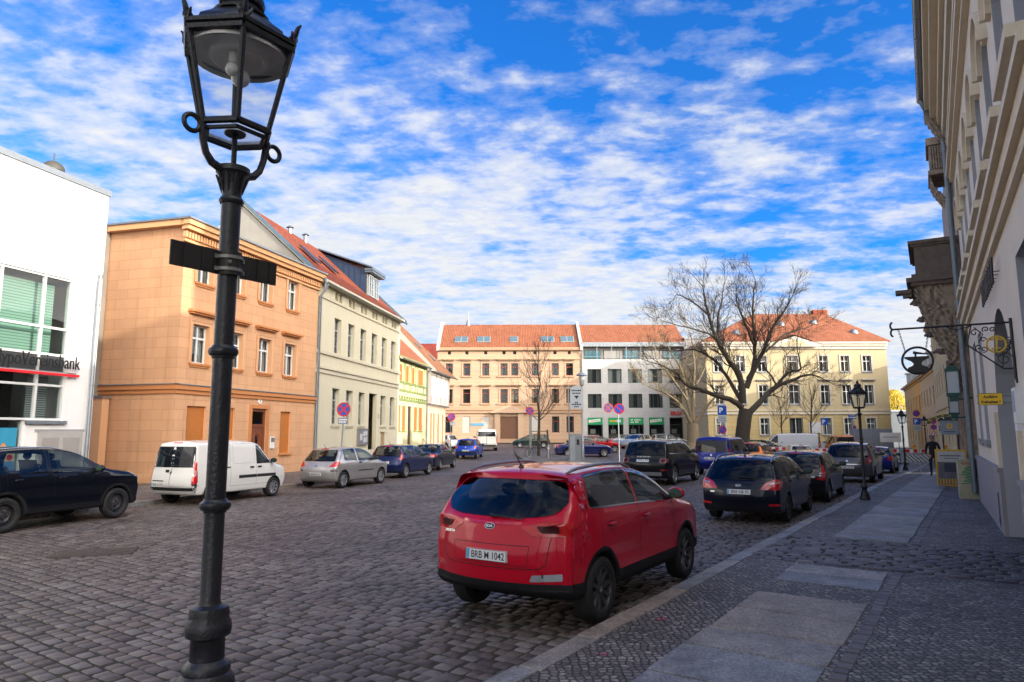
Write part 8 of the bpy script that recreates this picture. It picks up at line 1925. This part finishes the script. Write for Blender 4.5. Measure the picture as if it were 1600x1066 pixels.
CLIO = dict(id='silver_hatch', cabin=True, T='hatch', L=3.99, W=1.70, H=1.49, wb=2.575, ro=.64, rw=.30, zcl=.20, rearwin=(.655, .92, .80, .66), sidewin=[(.175, .375, .07, .03, .07, .0), (.40, .70, .07)], doors=(.385, .70), handles=(.43,), handle_mat=M_TRIM, rim='cover', mirror=.66, mirror_mat=M_TRIM, tumble=.40, rad=.10, bow=(.16, .26),
  tail=[('rear', rnd([(.62, .52), (1.0, .53), (1.0, .65), (.80, .64)], .03)), ('side', rnd([(.0, .53), (.07, .545), (.115, .645), (.0, .655)], .03))], plate=(.345, 0), badge=.545, aerial_x=.16, brake3=.935, strips=[([(.40, .40), (.66, .40)], .035, M_TRIM)], reartrim=[('rear', [(.70, .415), (1, .415), (1, .445), (.70, .445)], 0), ('rear', [(-.70, .415), (-1, .415), (-1, .445), (-.70, .445)], 0)])
FIESTA = dict(CLIO, id='navy_hatch', L=3.95, W=1.69, sil=SIL['small'], T='small', tail=[('rear', rnd([(.80, .54), (1.0, .54), (1.0, .82), (.88, .82)], .03)), ('side', rnd([(.0, .54), (.045, .55), (.09, .84), (.0, .82)], .02))], sidewin=[(.13, .40, .07, .03, .05, 0), (.42, .70, .07)], doors=(.20, .41, .70), handles=(.25, .45), mirror_mat=None, handle_mat=None, strips=(), reartrim=(), plate=(.46, 0), badge=None, belt=(.66, .60), rim='cover')
BMW = dict(id='blue_saloon', cabin=True, T='sedan', L=4.53, W=1.75, H=1.42, wb=2.76, ro=1.02, rw=.31, zcl=.17, rearwin=(.70, .95, .76, .62), sidewin=[(.235, .44, .06, .02, .10, 0), (.455, .72, .06)], doors=(.30, .448, .72), handles=(.335, .49), wiper=False, rad=.07, bow=(.10, .22), lowr=(.03, .3), tail=[('rear', rnd([(.58, .52), (1, .52), (1, .63), (.60, .63)], .02)), ('side', [(.0, .52), (.06, .53), (.075, .62), (.0, .63)])], plate=(.50, 0), badge=.60, rim='alloy', aerial=False, tumble=.42, strips=[([(.05, .40), (.22, .40)], .03, M_TRIM), ([(.3, .40), (.7, .40)], .03, M_TRIM)])
LUPO = dict(id='blue_small', cabin=True, T='small', L=3.53, W=1.64, H=1.46, wb=2.32, ro=.50, rw=.28, zcl=.22, rearwin=(.64, .91, .74, .62), sidewin=[(.13, .36, .07, .03, .05, 0), (.39, .70, .07)], doors=(.375, .70), handles=(.42,), handle_mat=M_TRIM, tail=[('rear', rnd([(.74, .50), (1, .50), (1, .63), (.78, .63)], .03)), ('side', [(.0, .50), (.05, .52), (.05, .62), (.0, .63)])], plate=(.40, 0), badge=.57, rim='cover', detail=1, reartrim=[('rear', [(-1, .26), (1, .26), (1, .36), (-1, .36)], 0)])
TRANSIT = dict(id='big_van', T='bigvan', L=4.97, W=1.98, H=1.98, wb=2.93, ro=1.02, rw=.335, zcl=.24, bow=(.06, .34), rad=.10, tumble=.16, crown=.05, rearwin=(.66, .88, .86, .80), sidewin=[(.66, .84, .07, -.02, 0, -.1)], doors=(.40, .655, .84), panels=((.10, .38), (.42, .64)), handles=(.60, .69), handle_mat=M_TRIM, mirror=.80, mirror_mat=M_TRIM, bonnet=.87, rim='cover', tail=[('rear', rnd([(.88, .36), (1, .36), (1, .66), (.90, .66)], .02)), ('side', [(.0, .36), (.03, .37), (.03, .64), (.0, .66)])], plate=(.33, .3), badge=None, aerial=False, strips=[([(.08, .36), (.40, .36)], .05, M_TRIM), ([(.42, .36), (.84, .35)], .05, M_TRIM)], reartrim=[('rear', [(-.95, .20), (.95, .20), (.95, .26), (-.95, .26)], 0), ('rear', [(-.02, .28), (.02, .28), (.02, .9), (-.02, .9)], 1)])
DISCO = dict(id='black_offroader', cabin=True, clear=CG_DARK, clear_rear=CG_DARK, T='disco', L=4.60, W=1.89, H=1.72, wb=2.74, ro=.93, rw=.365, zcl=.34, arch=.05, rearwin=(.66, .915, .86, .76), sidewin=[(.10, .245, .07, .02, .05, 0), (.26, .455, .07), (.475, .72, .07)], doors=(.25, .465, .72), handles=(.295, .50), tumble=.26, rad=.09, bow=(.10, .22), tail=[('rear', rnd([(.66, .49), (1, .49), (1, .595), (.66, .595)], .03)), ('rear2', rnd([(.72, .505), (.88, .505), (.88, .58), (.72, .58)], .03)), ('side', [(.0, .49), (.05, .50), (.06, .59), (.0, .595)])], tail_mat=pmat('smoked_red', (.20, .05, .05), .12, .2, 10, 0, 20, 0, .6, 1), plate=(.535, .05), badge=None, script=[('DISCOVERY', .0, .625, .05, 1.7)], rim='alloy', wiper=False, aerial=False, glass=GL_DARK, dirt=.3, reartrim=[('rear', [(-.72, .21), (.72, .21), (.72, .29), (-.72, .29)], 4), ('rear', [(-.99, .325), (-.70, .325), (-.70, .35), (-.99, .35)], 2), ('rear', [(.99, .325), (.70, .325), (.70, .35), (.99, .35)], 2)])
CONNECT = dict(DOBLO, id='blue_van', sidetrim=(), L=4.42, W=1.84, H=1.83, wb=2.66, ro=.86, rearwin=(.60, .92, .90, .80), sidewin=[(.12, .36, .08, 0, .02, 0), (.38, .60, .08), (.62, .80, .07, -.02, 0, -.09)], panels=None, strips=(), reartrim=(), rearlines=(), plate=(.44, .1), tail=[('rear', rnd([(.87, .46), (1, .46), (1, .70), (.89, .70)], .02)), ('rearw', rnd([(.88, .50), (1, .50), (1, .56), (.89, .56)], .01)), ('side', [(.0, .46), (.04, .47), (.04, .68), (.0, .70)])], glass=GL_DARK, badge=.52, handle_mat=None, mirror_mat=M_TRIM, brake3=None)
CAPTUR = dict(FIESTA, id='orange_crossover', L=4.12, W=1.78, H=1.56, wb=2.60, ro=.68, rw=.335, zcl=.36, arch=.05, tail=[('rear', rnd([(.62, .50), (1, .51), (1, .60), (.70, .59)], .03)), ('side', [(.0, .51), (.09, .53), (.12, .59), (.0, .60)])], sil=SIL['hatch'], T='hatch', rearwin=(.64, .92, .76, .62), plate=(.40, 0), badge=.55)
CEED = dict(id='navy_estate', cabin=True, clear_rear=CG_DARK, T='estate', L=4.50, W=1.79, H=1.50, wb=2.65, ro=.95, rw=.315, zcl=.20, detail=2, rearwin=(.635, .915, .82, .68), sidewin=[(.095, .235, .07, .04, .10, 0), (.25, .445, .07), (.46, .715, .07)], doors=(.24, .452, .715), handles=(.285, .49), handle_z=.60, tumble=.42, rad=.09, bow=(.15, .24), tail=[('rear', rnd([(.52, .505), (1.0, .50), (1.0, .64), (.86, .655), (.64, .60)], .03)), ('side', rnd([(.0, .505), (.07, .52), (.12, .60), (.09, .65), (.0, .645)], .03)), ('rearw', rnd([(.72, .575), (.95, .60), (.95, .615), (.74, .595)], .01))], plate=(.465, -.02), badge=.555, badge_text='KIA', script=[('CEED', .66, .455, .03, 1.1)], rails=(.12, .52, .70), rim='dark', aerial_x=.17, brake3=.955, glass=GL_DARK, reartrim=[('rear', [(.97, .27), (.70, .27), (.70, .30), (.97, .305)], 2), ('rear', [(-.97, .27), (-.70, .27), (-.70, .30), (-.97, .305)], 2)], rearlines=[([(.66, .50), (.62, .35), (-.62, .35), (-.66, .50)], .008, 1), ([(.55, .51), (.5, .40), (-.5, .40), (-.55, .51)], .006, 1)])
CIVIC = dict(CLIO, id='black_hatch', clear_rear=CG_DARK, L=4.28, W=1.77, H=1.47, wb=2.65, ro=.75, rw=.31, detail=2, tail=[('rear', rnd([(.80, .44), (1.0, .44), (1.0, .80), (.92, .80)], .03)), ('rearw', rnd([(.80, .51), (1.0, .52), (1.0, .535), (.80, .53)], .01)), ('rearw', rnd([(.80, .555), (1.0, .565), (1.0, .58), (.81, .575)], .01)), ('side', rnd([(.0, .44), (.06, .46), (.085, .58), (.10, .82), (.0, .80)], .03))], sidewin=[(.165, .41, .07, .03, .07, 0), (.43, .70, .07)], doors=(.22, .42, .70), handles=(.27, .47), handle_mat=None, strips=(), reartrim=(), plate=(.36, 0), badge=.56, script=[('CDI', -.62, .50, .04, 1.1)], glass=GL_DARK, aerial_x=.17)
SCENIC = dict(CLIO, id='grey_mpv', clear_rear=CG_DARK, L=4.34, W=1.85, H=1.64, wb=2.70, ro=.82, rw=.325, sil=SIL['estate'], T='estate', detail=2, rearwin=(.63, .93, .84, .72), tail=[('rear', rnd([(.80, .50), (1, .50), (1, .60), (.78, .59)], .03)), ('rearw', rnd([(.84, .52), (.98, .52), (.98, .585), (.84, .58)], .03)), ('side', rnd([(.0, .50), (.05, .51), (.10, .92), (.07, .93), (.03, .60), (.0, .60)], .01))], sidewin=[(.12, .27, .07, .02, .05, 0), (.285, .46, .07), (.475, .74, .07)], doors=(.28, .468, .73), handles=(.32, .50), handle_mat=None, mirror_mat=None, strips=(), reartrim=[('rear', [(-.62, .455), (.62, .455), (.62, .475), (-.62, .475)], 3)], plate=(.395, 0), badge=.545, glass=GL_DARK, brake3=.955, rim='alloy')
GOLF = dict(CLIO, id='blue_hatch', L=4.15, W=1.735, H=1.45, wb=2.51, ro=.78, sil=SIL['small'], T='small', rearwin=(.64, .92, .78, .66), tail=[('rear', rnd([(.74, .50), (1, .50), (1, .63), (.76, .63)], .03)), ('side', [(.0, .50), (.06, .51), (.07, .62), (.0, .63)])], sidewin=[(.15, .40, .07, .03, .06, 0), (.42, .70, .07)], doors=(.22, .41, .70), handles=(.26, .46), plate=(.40, -.1), handle_mat=None, mirror_mat=None, strips=(), reartrim=())
FABIA = dict(GOLF, id='white_hatch', L=3.96, W=1.65, H=1.45, wb=2.46, ro=.72, plate=(.38, 0))
SPRINTER = dict(TRANSIT, id='parcel_van', L=5.3, W=1.95, H=2.05, wb=3.1, ro=1.1, rearwin=(.60, .86, .86, .8))
T5 = dict(TRANSIT, id='orange_bus', L=4.89, W=1.90, H=1.97, wb=3.0, ro=.98, rearwin=(.56, .90, .88, .80), panels=None, sidewin=[(.08, .36, .09, 0, .02, 0), (.40, .635, .09), (.66, .84, .07, -.02, 0, -.1)], strips=(), reartrim=(), glass=GL_DARK)
PUNTO = dict(GOLF, id='red_hatch', L=4.05, W=1.70)
NAVY = ((.006, .012, .040), .1); CARBL = ((.005, .006, .008), .0)
def rr(px, py, z=0): g = G(px, py, z); return (g.x, g.y)
def pos(px, Y, py=700): q = at(px, py, Y); return (q.x, Y)
car('red compact SUV parked at the near kerb with roof rails and black wheel arches', (.90, 7.72), 33.4, SUVR, ((.45, .002, .018), .0), 'BRB M 1042')
car('very dark blue SUV cut off by the picture edge, parked before the bank', (-10.55, 14.45), 19.0, SUVD, ((.002, .003, .007), .0))
car('white panel van with dark side strips parked behind the foreground lamp post', (-8.72, 20.15), 20.5, DOBLO, ((.68, .68, .66), .0), 'BRB KS 920', cat='van', name='parked_van')
car('silver three-door hatchback with red tail lamps, parked before the orange and cream houses', (-6.3, 25.7), 21.0, CLIO, ((.40, .39, .39), .55), 'BRB M 343')
car('dark blue five-door hatchback with tall tail lamps, parked behind the silver one', (-4.85, 31.3), 17.0, FIESTA, ((.008, .018, .085), .25), 'BRB U 52')
car('dark blue saloon parked at the opposite kerb, ahead of the navy hatchback', (-3.95, 37.6), 10.5, dict(BMW, id='navy_saloon'), ((.014, .020, .045), .35))
car('bright blue small hatchback on the cobbles before the white delivery van', (-2.65, 51.0), 7.0, LUPO, ((.008, .05, .42), .15))
vb = car('white delivery van with a wide rear window near the tan house portal', pos(775, 63.5), -4.0, TRANSIT, ((.70, .70, .68), .0), cat='van', name='parked_van')
car('white small car half hidden behind the white delivery van', pos(709, 70), -62, dict(FABIA, id='white_small'), ((.66, .66, .66), .0))
car('black off-roader with alloy wheels in the car park behind the red SUV', (6.25, 27.0), 32.5, DISCO, CARBL, 'BRB JK 80')
car('blue van with dark rear glass parked beside the black off-roader', (10.55, 33.0), 33.0, CONNECT, ((.010, .022, .26), .2), cat='van', name='parked_van')
car('orange crossover parked behind the blue van', (14.2, 39.2), 33, CAPTUR, ((.40, .10, .012), .3))
car('white hatchback with blue lettering across its tail, parked behind the orange crossover', (19.5, 44.8), 14, dict(FABIA, id='lettered_hatch', script=[('Seniorenhilfe', 0, .52, .10, 1.0)], badge=None, plate=(.36, 0)), ((.60, .62, .66), .0))
car('dark green hatchback parked before the orange bus', (28.8, 58.0), 20, dict(FABIA, id='green_hatch'), ((.008, .030, .034), .2))
car('orange van with a big dark rear window near the barriers', pos(1333, 65.5), 12, T5, ((.50, .12, .02), .0), cat='van', name='parked_van')
car('white parcel van seen from its side before the yellow house', pos(1262, 63), -66, SPRINTER, ((.60, .63, .68), .0), cat='van', name='parked_van')
car('light silver hatchback nosing out from behind the old tree', pos(1165, 60), 118, dict(GOLF, id='silver_far'), ((.42, .43, .45), .5), anchor='c')
car('black hatchback in front of the white parcel van', pos(1196, 57), 120, dict(GOLF, id='black_far'), CARBL, anchor='c')
car('navy estate car with red lamps parked behind the red SUV at the near kerb', (6.22, 15.95), 33.0, CEED, ((.003, .005, .016), .1), 'BRB NB 93')
car('black hatchback with tall red tail lamps, parked third at the near kerb', (9.2, 20.4), 33.5, CIVIC, ((.006, .007, .012), .1), 'BRB E 40')
car('grey people carrier parked beside the lantern post', (14.75, 28.4), 34, SCENIC, ((.10, .10, .115), .5), 'BRB PJ 43')
car('deep blue hatchback parked last at the near kerb before the barriers', (20.6, 37.6), 34, GOLF, ((.008, .020, .18), .2), 'OHV BA 28')
car('dark blue saloon seen side-on behind the ticket machine', pos(911, 53.5), 90, dict(BMW, id='side_saloon'), ((.008, .016, .10), .3), anchor='c')
car('red hatchback seen side-on behind the blue saloon', pos(934, 59), 82, PUNTO, ((.42, .012, .02), .2), anchor='c')
car('silver-blue saloon before the green shop windows', pos(983, 74), 82, dict(BMW, id='silver_saloon'), ((.22, .26, .32), .5), anchor='c')
car('pale silver estate facing the square before the white shop building', pos(994, 70), 222, dict(GOLF, id='silver_shop'), ((.40, .40, .38), .5), anchor='c')
car('dark hatchback parked nose-in beside the double door of the tan house', pos(830, 74), -90, dict(GOLF, id='dark_far'), ((.012, .03, .03), .2), anchor='c')
car('silver hatchback behind the black off-roader near the knotty tree', pos(1045, 72), 90, dict(GOLF, id='silver_tree'), ((.30, .32, .33), .5), anchor='c')
